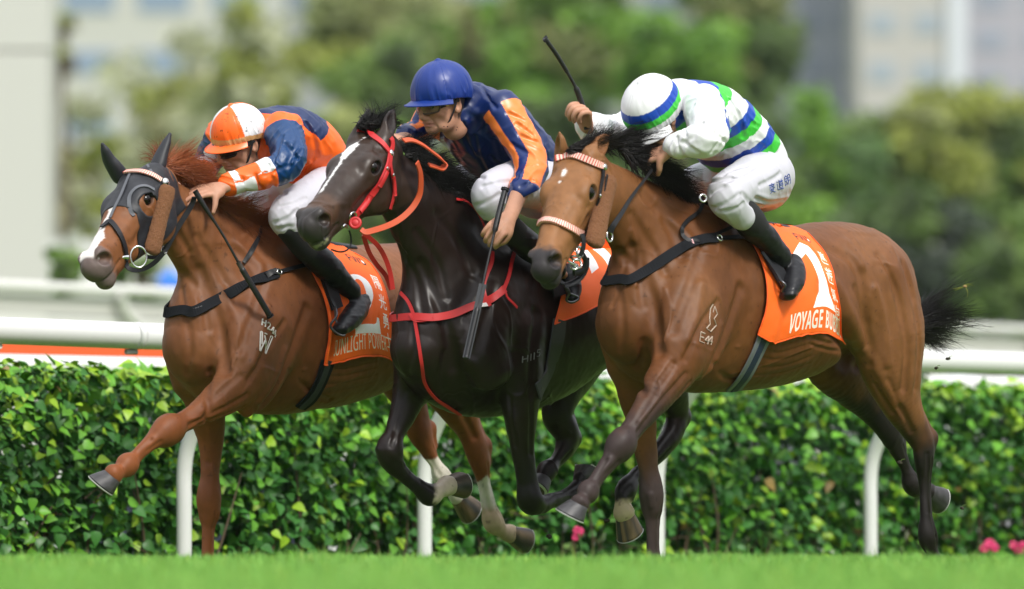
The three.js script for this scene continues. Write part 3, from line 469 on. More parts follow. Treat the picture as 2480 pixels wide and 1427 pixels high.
const dark = buildHorse({
  yaw: 53, off: 0, mat: darkMat,
  label: 'nearly black horse in the middle with a white blaze and red bridle',
  trunk: [[1020, 765, 925, 0.125], [1048, 675, 982, 0.16], [1095, 605, 1008, 0.19], [1155, 562, 1012, 0.22], [1220, 565, 1005, 0.25], [1290, 592, 985, 0.27], [1360, 605, 935, 0.27], [1430, 598, 890, 0.26], [1500, 600, 850, 0.24], [1560, 625, 830, 0.2], [1600, 690, 810, 0.13]],
  neck: [[922, 420, 0, 0.065, 0.11], [972, 462, 0, 0.078, 0.145], [1027, 525, 0, 0.095, 0.19], [1072, 600, 0, 0.125, 0.24], [1115, 690, 0, 0.165, 0.28]],
  masses: [
    { n: [[1235, 610, 0.1, 0.06, 0.1], [1215, 720, 0.17, 0.07, 0.14], [1175, 840, 0.19, 0.075, 0.13], [1190, 900, 0.2, 0.07, 0.11]], k: 0.07 },
    { n: [[1075, 620, -0.1, 0.06, 0.1], [1048, 740, -0.155, 0.066, 0.14], [1010, 850, -0.16, 0.075, 0.12], [1014, 900, -0.155, 0.07, 0.1]], k: 0.07 },
    { n: [[1265, 760, 0.17, 0.05, 0.09], [1255, 860, 0.19, 0.055, 0.09], [1262, 950, 0.19, 0.05, 0.07]], k: 0.05 },
  ],
  legs: [
    { n: [[1250, 800, 0.18, 0.075, 0.13], [1262, 910, 0.19, 0.08, 0.105], [1260, 1000, 0.19, 0.064, 0.078], [1266, 1090, 0.18, 0.05, 0.058], [1277, 1165, 0.18, 0.046, 0.05], [1285, 1212, 0.18, 0.048, 0.05], [1306, 1222, 0.17, 0.04, 0.042], [1335, 1213, 0.16, 0.03, 0.034], [1368, 1203, 0.15, 0.029, 0.033], [1396, 1190, 0.15, 0.034, 0.037], [1406, 1172, 0.15, 0.033, 0.034], [1410, 1160, 0.15, 0.036, 0.037]], hoof: [[1409, 1162], [1420, 1136], [1443, 1146]] },
    { n: [[1026, 850, -0.12, 0.085, 0.12], [1000, 930, -0.15, 0.068, 0.088], [976, 1000, -0.16, 0.054, 0.064], [955, 1055, -0.16, 0.045, 0.051], [944, 1090, -0.16, 0.048, 0.053], [954, 1124, -0.16, 0.04, 0.043], [978, 1150, -0.16, 0.031, 0.035], [1008, 1175, -0.16, 0.029, 0.034], [1040, 1199, -0.16, 0.036, 0.04], [1064, 1188, -0.16, 0.037, 0.037], [1083, 1177, -0.16, 0.042, 0.042]], tan: 0.4, hoof: [[1082, 1177], [1115, 1163], [1134, 1188]] },
    { n: [[1570, 750, 0.14, 0.12, 0.19], [1585, 860, 0.16, 0.1, 0.15], [1620, 940, 0.17, 0.072, 0.092], [1640, 1000, 0.16, 0.05, 0.062], [1632, 1045, 0.16, 0.042, 0.05], [1605, 1085, 0.16, 0.035, 0.042], [1570, 1125, 0.155, 0.029, 0.035], [1532, 1163, 0.15, 0.031, 0.036], [1516, 1190, 0.15, 0.037, 0.041], [1508, 1220, 0.15, 0.035, 0.037], [1510, 1243, 0.15, 0.042, 0.044]], tan: 0.9, hoof: [[1510, 1241], [1530, 1288], [1510, 1320]], k: 0.07 },
    { n: [[1450, 770, -0.14, 0.11, 0.17], [1405, 870, -0.15, 0.085, 0.12], [1362, 950, -0.15, 0.07, 0.09], [1350, 1005, -0.15, 0.058, 0.068], [1374, 1052, -0.14, 0.045, 0.056], [1366, 1090, -0.14, 0.036, 0.042], [1346, 1120, -0.14, 0.029, 0.034], [1325, 1142, -0.14, 0.035, 0.037], [1314, 1160, -0.14, 0.032, 0.034]], hoof: [[1315, 1158], [1300, 1190], [1265, 1180]], k: 0.07 },
  ],
  knobs: [[1390, 1060, -0.14, 0.024], [1656, 1010, 0.16, 0.024]],
  hocks: [[[1376, 998, -0.14, 0.018, 0.03], [1391, 1038, -0.14, 0.015, 0.021], [1394, 1064, -0.14, 0.02, 0.024], [1378, 1096, -0.14, 0.018, 0.022]], [[1646, 958, 0.16, 0.018, 0.03], [1657, 993, 0.16, 0.015, 0.021], [1658, 1014, 0.16, 0.02, 0.024], [1640, 1052, 0.16, 0.018, 0.022]]],
  head: { o: [898, 331], scale: 616, d: [-0.435, -0.488, 0.757], v: [-0.295, 0.879, 0.374], w: [0.829, 0.042, 0.557] },
  ears: [[1, 955, 263, 0.05, [0.0, 0.2, 0.9]], [-1, 892, 266, -0.06, [0.3, 0.3, -0.8]]],
  strokes: [
    { p: [[1020, 640], [1060, 730], [1090, 830], [1100, 890]], a: 0.011, s: 0.022 }, { p: [[970, 600], [1010, 680], [1025, 770]], a: 0.008, s: 0.018 }, { p: [[1010, 560], [1060, 640], [1080, 720]], a: 0.006, s: 0.016 }, { p: [[1060, 520], [1110, 590], [1140, 660]], a: 0.006, s: 0.022 },
    { p: [[1200, 690], [1175, 780], [1150, 860]], a: 0.006, s: 0.02 }, { p: [[1300, 760], [1290, 870], [1290, 950]], a: 0.009, s: 0.022 }, { p: [[1080, 860], [1070, 930], [1110, 990]], a: 0.008, s: 0.016 }, { p: [[1000, 760], [1000, 840], [985, 900]], a: 0.004, s: 0.015 },
    { p: [[990, 950], [965, 1030], [950, 1080]], a: 0.004, s: 0.01 }, { p: [[1235, 960], [1250, 1080]], a: 0.004, s: 0.01 }, { p: [[1285, 960], [1285, 1100]], a: 0.004, s: 0.01 },
    { p: [[955, 470], [970, 560], [985, 640]], a: -0.005, s: 0.012 }, { p: [[1330, 960], [1350, 1030], [1380, 1050]], a: -0.004, s: 0.006 },
  ],
  coat: (x, y, z, n, h) => {
    const q = coatNoise(x, y, z), F = h.ctx.F, l = F.n.x * x + F.n.z * z - F.off;
    let c = [0.0155 * q, 0.0088 * q, 0.007 * q];
    c = mix3(c, [0.009 * q, 0.0068 * q, 0.0065 * q], smooth(0.8, 0.5, y));
    // pale pasterns of the folded fore and the near hind
    const a = F.h.x * x + F.h.z * z;
    if (y < 0.62 && l < -0.05 && x > -0.318 && x < -0.1) c = mix3(c, [0.5 * q, 0.43 * q, 0.33 * q], smooth(-0.318, -0.296, x + 0.02 * fbm(x * 40, y * 40, z * 40)));
    if (y < 0.47 && l > 0.05 && x > 0.36 && x < 0.6) c = mix3(c, [0.45 * q, 0.36 * q, 0.23 * q], smooth(0.46, 0.43, y + 0.02 * fbm(x * 40, y * 40, z * 40)));
    if (h.u > -0.03 && h.u < 0.7 && h.v > -0.3) {
      c = mix3(c, [0.036 * q, 0.021 * q, 0.014 * q], 0.85);
      c = mix3(c, [0.09 * q, 0.045 * q, 0.025 * q], 0.7 * smooth(0.09, 0.03, Math.hypot(h.u - 0.5, h.v + 0.05) + 0.03 * fbm(x * 20, y * 20, z * 20)));
      c = mix3(c, [0.035, 0.03, 0.029], smooth(0.54, 0.575, h.u));
      c = mix3(c, [0.012, 0.009, 0.008], 0.85 * smooth(0.045, 0.026, Math.hypot(h.u - 0.189, (h.v + 0.05) * 1.3)));
      const wd = h.u < 0.16 ? 0.028 * smooth(0.075, 0.12, h.u) : mix(0.024, 0.006, smooth(0.16, 0.24, h.u)), b = Math.abs(h.w + 0.018 - 0.1 * Math.max(0, 0.14 - h.u) - 0.03 * (h.u - 0.15)) - wd + 0.012 * fbm(x * 80, y * 80, z * 80);
      if (h.v > -0.07) c = mix3(c, [0.78, 0.76, 0.74], smooth(0.003, -0.002, b) * smooth(0.46, 0.42, h.u));
      if (h.u > 0.52 && h.v < -0.16) c = mix3(c, [0.3, 0.3, 0.16], 0.6 * smooth(0.0, 0.2, fbm(x * 50, y * 50, z * 50)));
    }
    return c;
  },
});
// ---------------------------------------------------------------- jockeys
const skinMat = std('skin', [1, 1, 1], 0.5, { vertexColors: true, specularIntensity: 0.5 });
const silkMat = (name, rough = 0.42) => std(name, [1, 1, 1], rough, { vertexColors: true, side: THREE.DoubleSide });
const breechMat = std('white breeches', [0.52, 0.51, 0.56], 0.6, { side: THREE.DoubleSide });
const bootMat = std('black boot leather', [0.012, 0.012, 0.014], 0.36, { specularIntensity: 0.55 });
const sockMat = std('black sock', [0.01, 0.01, 0.011], 0.85);
const lensMat = std('goggle lens', [0.02, 0.018, 0.02], 0.12, { specularIntensity: 0.4 });
const clearLens = new THREE.MeshPhysicalMaterial({ name: 'clear goggle lens', color: 0xe8e0d8, transmission: 0.9, roughness: 0.05, thickness: 0 });
const skinTone = (x, y, z, k = 1) => { const q = (1 + 0.12 * fbm(x * 50, y * 50, z * 50)) * k; return [0.5 * q, 0.26 * q, 0.17 * q]; };
// five unequal fingers bent round what they hold; W wrist, K knuckles, N back of the hand
function handField(W, K, N, opt) {
  const f = new Field(), d = K.clone().sub(W), s0 = opt.size ?? 1; d.normalize(); const n = N.clone().addScaledVector(d, -N.dot(d)).normalize(), lat = d.clone().cross(n).multiplyScalar(opt.flip ?? 1);
  const L = (a, b, c, o = K) => o.clone().addScaledVector(d, a * s0).addScaledVector(lat, b * s0).addScaledVector(n, c * s0);
  f.chain([{ p: opt.elbow ? W.clone().lerp(opt.elbow, 0.55) : L(-0.06, 0, 0, W), w: 0.034, h: 0.031 }, { p: W.clone(), w: 0.028 * s0, h: 0.021 * s0 }, { p: L(0.02, 0, 0, W), w: 0.031 * s0, h: 0.02 * s0 }], lat, 0.02, 4);
  f.chain([{ p: L(0.01, 0, 0, W), w: 0.03 * s0, h: 0.018 * s0 }, { p: L(-0.03, 0, 0), w: 0.039 * s0, h: 0.0165 * s0 }, { p: L(0.004, 0, -0.002), w: 0.04 * s0, h: 0.0125 * s0 }], lat, 0.015, 4);
  const len = [0.92, 1.05, 1, 0.8], rr = [0.0098, 0.01, 0.0095, 0.0086];
  for (let i = 0; i < 4; i++) {
    const b = (i - 1.5) * 0.0205, sp = (opt.spread ?? 0.05) * (i - 1.5), curl = Array.isArray(opt.curl[0]) ? opt.curl[i] : opt.curl, pts = [L(-0.012, b, -0.001)]; let p = L(0.006, b, 0.001), a = 0; pts.push(p);
    [0.044, 0.027, 0.021].forEach((l, j) => { a += curl[j]; const dir = d.clone().multiplyScalar(Math.cos(a)).addScaledVector(n, -Math.sin(a)).addScaledVector(lat, sp * Math.cos(a)).normalize(); p = p.clone().addScaledVector(dir, l * len[i] * s0); pts.push(p); });
    f.chain(pts.map((q, j) => ({ p: q, w: rr[i] * s0 * [1.05, 1.08, 1.0, 0.92, 0.78][j], h: rr[i] * s0 * [0.95, 1.05, 0.96, 0.9, 0.74][j] })), lat, 0.006, 3);
    f.stroke([L(-0.03, b * 0.8, 0.017), L(0.0, b, 0.014)], -0.0012, 0.004);
  }
  const T = opt.thumb, t0 = L(-0.055, -0.026, -0.006), t1 = L(-0.03, -0.042, -0.012), t2 = t1.clone().addScaledVector(d, T[0] * 0.034).addScaledVector(lat, -T[1] * 0.034).addScaledVector(n, -T[2] * 0.034), t3 = t2.clone().addScaledVector(d, T[3] * 0.027).addScaledVector(lat, -T[4] * 0.027).addScaledVector(n, -T[5] * 0.027);
  f.chain([{ p: t0, w: 0.017, h: 0.016 }, { p: t1, w: 0.0145, h: 0.0135 }, { p: t2, w: 0.0115, h: 0.011 }, { p: t3, w: 0.0088, h: 0.0078 }], n, 0.012, 4);
  return f;
}
function buildJockey(D) {
  const F = D.ctx.F, S = F.n, P = (a) => F.at(a[0], a[1], a[2] ?? 0);
  const base = P([D.torso[3][0], 900, 0]); base.y = 0;
  const g = thing('person', D.label, 'person', base, 'jockeys riding the racing horses');
  const tn = D.torso.map((a) => ({ p: P(a), w: a[3], h: a[4] })), sort = (f) => f.prims.sort((a, b) => (a.sub - b.sub) || (a.g - b.g));
  const limb = (f, pts, r, k) => f.chain(pts.map((p, i) => ({ p, w: r[i][0], h: r[i][1] })), S, k, 4);
  // head in its own axes
  const O = P(D.head.o), hf = V(...D.head.f).normalize(), hu0 = V(...D.head.up), hu = hu0.addScaledVector(hf, -hu0.dot(hf)).normalize(), hs = hu.clone().cross(hf).multiplyScalar(1); // left side of the head
  const H = (a, b, c) => O.clone().addScaledVector(hf, a).addScaledVector(hu, b).addScaledVector(hs, c);
  const hq = (p) => [p.dot(hf) - O.dot(hf), p.dot(hu) - O.dot(hu), p.dot(hs) - O.dot(hs)];
  // skin and what is under the clothes: one surface
  const b = new Field(); b.chain(tn.map((q) => ({ p: q.p, w: q.w - 0.03, h: q.h - 0.03 })), S, 0.03, 4);
  for (const A of D.arms) limb(b, [P(A.sh), P(A.el), P(A.wr)], [[0.042, 0.042], [0.034, 0.034], [0.026, 0.022]], 0.03);
  for (const L of D.legs) { const m = L.mid ? [P(L.mid)] : [], q = L.boot ? [P(L.boot[0]), P(L.boot[3]), P(L.foot[1])] : [P(L.ankle)]; limb(b, [P(L.hip), ...m, P(L.knee), P(L.below), ...q], [[0.065, 0.065], ...m.map(() => [0.055, 0.055]), [0.035, 0.035], [0.026, 0.026], [0.026, 0.026], [0.02, 0.02], [0.016, 0.016]], 0.02); }
  b.chain([{ p: tn[0].p.clone(), w: 0.07, h: 0.06 }, { p: tn[0].p.clone().lerp(H(-0.02, -0.07, 0), 0.6), w: 0.054, h: 0.056 }, { p: H(-0.015, -0.05, 0), w: 0.052, h: 0.056 }], hs, 0.03, 4); sort(b);
  const geos = [b.mesh(0.012, (x, y, z) => skinTone(x, y, z), 0.006)];
  const hd = new Field(), e = (a, c, d, ra, rb, rc, k = 0.02, sub = false) => hd.ell(H(a, c, d), hf, hu, hs, ra, rb, rc, hd.group(k), sub);
  e(-0.008, 0.015, 0, 0.096, 0.1, 0.077); e(0.035, -0.06, 0, 0.058, 0.06, 0.055, 0.04); e(0.074, -0.104, 0, 0.021, 0.018, 0.024, 0.03);
  for (const s of [-1, 1]) {
    e(0.062, -0.03, 0.041 * s, 0.03, 0.022, 0.026, 0.03); e(0.03, -0.085, 0.042 * s, 0.035, 0.028, 0.018, 0.03); e(0.083, 0.012, 0.03 * s, 0.018, 0.01, 0.026, 0.02);
    e(-0.01, -0.022, 0.077 * s, 0.021, 0.031, 0.011, 0.012); e(-0.006, -0.02, 0.088 * s, 0.011, 0.019, 0.008, 0.006, true);
    e(0.096, -0.008, 0.03 * s, 0.014, 0.012, 0.018, 0.012, true); e(0.095, -0.055, 0.013 * s, 0.012, 0.01, 0.012, 0.012);
    hd.stroke([H(0.096, -0.052, 0.022 * s), H(0.088, -0.075, 0.034 * s), H(0.078, -0.09, 0.036 * s)], 0.0055, 0.005); hd.stroke([H(0.075, -0.06, 0.05 * s), H(0.05, -0.08, 0.055 * s)], 0.006, 0.014); hd.stroke([H(0.07, -0.022, 0.052 * s), H(0.05, -0.02, 0.066 * s)], 0.002, 0.003); hd.stroke([H(0.088, 0.008, 0.015 * s), H(0.092, 0.02, 0.012 * s)], 0.003, 0.004);
    hd.stroke([H(0.085, -0.015, 0.05 * s), H(0.06, -0.04, 0.068 * s)], 0.002, 0.006);
  }
  hd.chain([{ p: H(0.09, 0.008, 0), w: 0.009, h: 0.01 }, { p: H(0.106, -0.02, 0), w: 0.0105, h: 0.012 }, { p: H(0.116, -0.045, 0), w: 0.014, h: 0.013 }, { p: H(0.104, -0.054, 0), w: 0.014, h: 0.01 }], hs, 0.014, 4);
  e(0.093, -0.073, 0, 0.012, 0.007, 0.025, 0.012); e(0.09, -0.085, 0, 0.012, 0.008, 0.021, 0.012);
  hd.chain([{ p: H(-0.015, -0.04, 0), w: 0.05, h: 0.055 }, { p: H(-0.05, -0.12, 0), w: 0.05, h: 0.055 }], hs, 0.03, 3);
  hd.stroke([H(0.088, -0.082, 0.028), H(0.104, -0.079, 0.012), H(0.106, -0.079, 0), H(0.104, -0.079, -0.012), H(0.088, -0.082, -0.028)], 0.006, 0.0032); sort(hd);
  geos.push(hd.mesh(0.0035, (x, y, z) => {
    const [a, c, d] = hq(V(x, y, z)); let k = skinTone(x, y, z);
    k = mix3(k, [0.42, 0.14, 0.11], 0.6 * smooth(0.016, 0.008, Math.hypot(c + 0.079, d * 0.4)) * smooth(0.07, 0.085, a)); k = mix3(k, [0.46, 0.17, 0.11], 0.35 * smooth(0.03, 0.01, Math.hypot(c + 0.035, Math.abs(d) - 0.045)) * smooth(0.03, 0.06, a));
    k = mix3(k, [0.25, 0.15, 0.11], 0.2 * smooth(-0.055, -0.08, c) * smooth(0.0, 0.06, a) * (0.6 + 0.4 * noise3(x * 900, y * 900, z * 900)));
    return a < -0.02 && Math.abs(d) < 0.074 ? mix3(k, D.hair ?? [0.05, 0.035, 0.025], smooth(-0.09, -0.07, c)) : k;
  }, 0.0025));
  for (const A of D.arms) if (A.hand) { const h = handField(P(A.hand.w ?? A.wr), P(A.hand.k), V(...A.hand.n), { ...A.hand, elbow: P(A.el) }); sort(h); geos.push(h.mesh(0.0032, (x, y, z) => skinTone(x, y, z, 0.95), 0.002)); }
  for (const q of geos) q.deleteAttribute('uv');
  part('body', merge(geos), skinMat, g);
  for (const s of [-1, 1]) { const q = new THREE.SphereGeometry(0.012, 16, 12); const p = H(0.081, -0.008, 0.03 * s); q.translate(p.x, p.y, p.z); part('eye', q, eyeMat, g); }
  // silk shirt
  const sh = new Field(); sh.chain(tn.map((q) => ({ p: q.p, w: q.w, h: q.h })), S, 0.05, 5);
  D.arms.forEach((A, i) => { A.group = sh.groups; const q = (A.mid ? [P(A.sh), ...A.mid.map(P), P(A.el), P(A.wr)] : [P(A.sh), P(A.el), P(A.cuff ?? A.wr)]); sh.chain(q.map((p, j) => ({ p, w: A.r[j], h: A.r[j] })), S, 0.05, 6); });
  sh.chain([{ p: tn[0].p.clone(), w: 0.09, h: 0.075 }, { p: tn[0].p.clone().lerp(H(-0.03, -0.09, 0), 0.75), w: 0.06, h: 0.06 }], S, 0.04, 4); sort(sh);
  const ax = tn[3].p.clone().sub(tn[0].p).normalize(), o = tn[0].p;
  const armAx = D.arms.map((A) => [P(A.sh), P(A.el), P(A.cuff ?? A.wr)]);
  const segd = (p, a, c) => { const d = c.clone().sub(a), t = clamp(p.clone().sub(a).dot(d) / d.lengthSq()); return [p.distanceTo(a.clone().addScaledVector(d, t)), t]; };
  sh.bump = (x, y, z) => { // folds: soft billows and finer creases that run across the arm and round the body
    const n1 = fbm(x * 9 + 3, y * 9, z * 9, 2), u = x * 0.75 - y * 0.6, v = x * 0.6 + y * 0.75, wv = 0.35 * noise3(x * 6, y * 6, z * 6), m = noise3((u + wv * 0.2) * 30, v * 9, z * 12), m2 = noise3(u * 10 + 5, (v + wv * 0.15) * 34, z * 14), r = (q) => 1 - Math.sqrt(q * q + 0.012);
    return -0.008 * n1 - 0.0075 * r(m) * r(m) - 0.0055 * r(m2) * r(m2);
  };
  if (D.hem) { const [hp, hn] = D.hem; const q = P(hp), n = V(...hn).normalize(); sh.cuts.push((x, y, z) => Math.min((x - q.x) * n.x + (y - q.y) * n.y + (z - q.z) * n.z, 1)); }
  const info = (p) => { let best = [1e9, 0, -1, 0]; armAx.forEach((q, i) => { for (let j = 0; j < 2; j++) { const [d, t] = segd(p, q[j], q[j + 1]); if (d < best[0]) best = [d, t + j, i, j]; } }); return { tau: p.clone().sub(o).dot(ax), arm: best[2], armD: best[0], armT: best[1], armAx, F, H, P }; };
  const foldOn = (f, list) => { const mk = []; for (const q of list ?? []) { const p = q.map(([x, y]) => f.px(x, y)).filter((v) => v); if (p.length > 1) mk.push(p); } for (const p of mk) { f.stroke(p, 0.0085, 0.0095); const off = p.map((v) => v.clone().add(V(0.016, 0.012, 0))); f.stroke(off, -0.0045, 0.011); } };
  foldOn(sh, D.shirtFolds);
  const shirt = part('silk_shirt', sh.mesh(0.0033, (x, y, z, n) => D.silk(V(x, y, z), n, info), 0.003), D.silkMat, g);
  // breeches
  const br = new Field(); br.chain(D.seat.map((a) => ({ p: P(a), w: a[3], h: a[4] })), S, 0.06, 4);
  for (const L of D.legs) br.chain([P(L.hip), ...(L.mid ? [P(L.mid)] : []), P(L.knee), P(L.below)].map((p, i, q) => ({ p, w: L.r[i], h: L.r[i] })), S, 0.05, 6); sort(br);
  br.bump = (x, y, z) => { const m = noise3((x * 0.8 + y * 0.5) * 36, (y * 0.8 - x * 0.5) * 10, z * 16), r = 1 - Math.sqrt(m * m + 0.015); return -0.003 * r * r - 0.0035 * fbm(x * 8, y * 8, z * 8, 2); };
  foldOn(br, D.breechFolds);
  const breeches = part('breeches', br.mesh(0.005, null, 0.003), breechMat, g);
  // boots and socks
  D.legs.forEach((L) => {
    if (L.hide) return;
    const f = new Field(), q = L.boot.map((a) => ({ p: P(a), w: a[3], h: a[4] })); f.chain(q, S, 0.02, 5);
    const t = L.foot.map((a) => ({ p: P(a), w: a[3], h: a[4] })); f.chain(t, S, 0.02, 5); sort(f);
    f.bump = (x, y, z) => -0.003 * Math.max(0, noise3(x * 26, y * 70, z * 26)) - 0.002 * fbm(x * 30, y * 30, z * 30, 2);
    const bo = part('boot', f.mesh(0.005, null, 0.003), bootMat, g);
    const s = new Field(); s.chain(L.sock.map((a) => ({ p: P(a), w: a[3], h: a[4] })), S, 0.02, 5); part('sock', s.mesh(0.006, null, 0.004), sockMat, g);
  });
  // cap over the helmet, with its peak
  const c = new Field(), ce = (a, q, d, ra, rb, rc, k, sub) => c.ell(H(a, q, d), hf, hu, hs, ra, rb, rc, c.group(k), sub);
  const cs = D.cap.s ?? 1; ce(-0.008, 0.04, 0, 0.124 * cs, 0.112 * cs, 0.104 * cs, 0.02, false); ce(-0.008, 0.152 * (1 + (cs - 1) * 0.7), 0, 0.012, 0.008, 0.012, 0.006, false);
  c.cuts.push((x, y, z) => { const [a, q] = hq(V(x, y, z)); return -(q - (D.cap.low ?? 0.016) + 0.3 * Math.max(0, -a + 0.02) * (D.cap.back ?? 1)); });
  c.bump = (x, y, z) => { const [a, q, s] = hq(V(x, y, z)), t = Math.atan2(s, a), m = noise3(t * 7 + q * 8, q * 16, 2), r = 1 - Math.sqrt(m * m + 0.02), low = smooth(0.09, 0.02, q); return -0.0022 * fbm(x * 14, y * 14, z * 14, 2) - (0.0015 + 0.0045 * low) * r * r + 0.0014 * Math.exp(-Math.pow(Math.sin(t * 3) / 0.05, 2)); };
  const inCap = new Field(); const cap = part('cap', c.mesh(0.0035, (x, y, z, n) => D.cap.color(...hq(V(x, y, z)), V(x, y, z)), 0.002), D.cap.mat, g);
  { // peak: a curved plate with a top and an underside
    const pos = [], idx = [], col = [], N = 28, M = 8, y0 = (D.cap.low ?? 0.016) + 0.006, pt = (i, k, up) => { const t = (i / N - 0.5) * 2.5, s = k / M, len = 0.06 * Math.pow(Math.max(0, Math.cos(t * 0.62)), 0.8), rf = 0.108 * cs + s * len; return H(Math.cos(t) * rf - 0.006, y0 - s * 0.017 - 0.016 * (1 - Math.cos(t)) + (up ? 0.0045 * (1 - 0.7 * s * s) : 0), Math.sin(t) * (0.1 * cs + s * len * 0.35)); };
    for (const up of [1, 0]) for (let i = 0; i <= N; i++) for (let k = 0; k <= M; k++) { const q = pt(i, k, up); pos.push(q.x, q.y, q.z); col.push(...D.cap.peak(up ? 1 : -1)); if (i < N && k < M) { const o = (up ? 0 : (N + 1) * (M + 1)) + i * (M + 1) + k; up ? idx.push(o, o + 1, o + M + 1, o + 1, o + M + 2, o + M + 1) : idx.push(o, o + M + 1, o + 1, o + 1, o + M + 1, o + M + 2); } }
    const o2 = (N + 1) * (M + 1); for (let i = 0; i < N; i++) { const a = i * (M + 1) + M, b2 = a + M + 1; idx.push(a, o2 + a, b2, b2, o2 + a, o2 + b2); }
    part('peak', geoFrom(pos, idx, null, col), D.cap.mat, cap);
    const rim = []; for (let i = 0; i <= N; i += 2) rim.push(pt(i, M, 0).add(V(0, 0.002, 0))); const rg = tube(rim, 0.003, 50, 8); part('peak_edge', rg, std('peak edge', new THREE.Color().setRGB(...D.cap.peak(1)), 0.5), cap);
  }
  // harness strap, goggles
  const sp = [H(-0.012, 0.03, 0.1 * cs), H(0.0, 0.012, 0.097), H(0.015, -0.03, 0.086), H(0.036, -0.085, 0.06), H(0.05, -0.112, 0.028)]; part('chin_strap', tube(sp, [0.0055, 0.0015], 24, 8, false, hs.clone().cross(V(0, 1, 0)).normalize()), std('strap', [0.015, 0.015, 0.017], 0.6), cap);
  if (D.goggles) {
    const w = (a, q) => { const t = a; return H(0.117 - 7.5 * t * t, -0.008 + q, t * 0.94); }, pos = [], idx = [], N = 24, M = 8;
    for (let i = 0; i <= N; i++) for (let j = 0; j <= M; j++) { const a = (i / N - 0.5) * 0.15, q = (j / M - 0.5) * 0.052 * (1 - 0.35 * Math.pow(Math.abs(i / N - 0.5) * 2, 3)) * (1 - 0.2 * Math.exp(-a * a / 0.0002)), v = w(a, q); pos.push(v.x, v.y, v.z); if (i < N && j < M) { const k = i * (M + 1) + j; idx.push(k, k + 1, k + M + 1, k + 1, k + M + 2, k + M + 1); } }
    const gl = part('goggles', geoFrom(pos, idx), D.goggles.clear ? clearLens : lensMat, g);
    const rim = []; for (let i = 0; i <= N; i++) rim.push([(i / N - 0.5) * 0.15, 0.5]); for (let i = N; i >= 0; i -= 1) rim.push([(i / N - 0.5) * 0.15, -0.5]);
    const fr = rim.filter((_, i) => i % 2 === 0).map(([a, s]) => w(a, s * 0.054 * (1 - 0.35 * Math.pow(Math.abs(a) / 0.075, 3)) * (1 - 0.2 * Math.exp(-a * a / 0.0002)))); part('frame', tube(fr, 0.0038, 60, 6, true), std('goggle frame', D.goggles.clear ? [0.1, 0.06, 0.05] : [0.012, 0.012, 0.012], 0.4), gl);
    for (const s of [-1, 1]) { part('elastic', tube([w(0.074 * s, 0), H(0.03, 0.0, 0.086 * s), H(-0.012, 0.004, 0.09 * s)], [0.011, 0.002], 12, 8, false, hu), std('elastic', [0.02, 0.02, 0.02], 0.8), gl); const k = new THREE.TorusGeometry(0.009, 0.0028, 8, 16); k.lookAt(hs); const q = H(0.05, -0.004, 0.086 * s); k.translate(q.x, q.y, q.z); part('buckle', k, std('brass', [0.5, 0.36, 0.12], 0.35, { metalness: 0.8 }), gl); }
  }
  return { g, shirt, breeches, br, sh, P, F, H, cap };
}
const ORANGE = rgb('#ff6a1e'), NAVY = rgb('#0b2350'), WHITE = [0.78, 0.78, 0.8];
const edge = (d, w = 0.002) => smooth(-w, w, d);
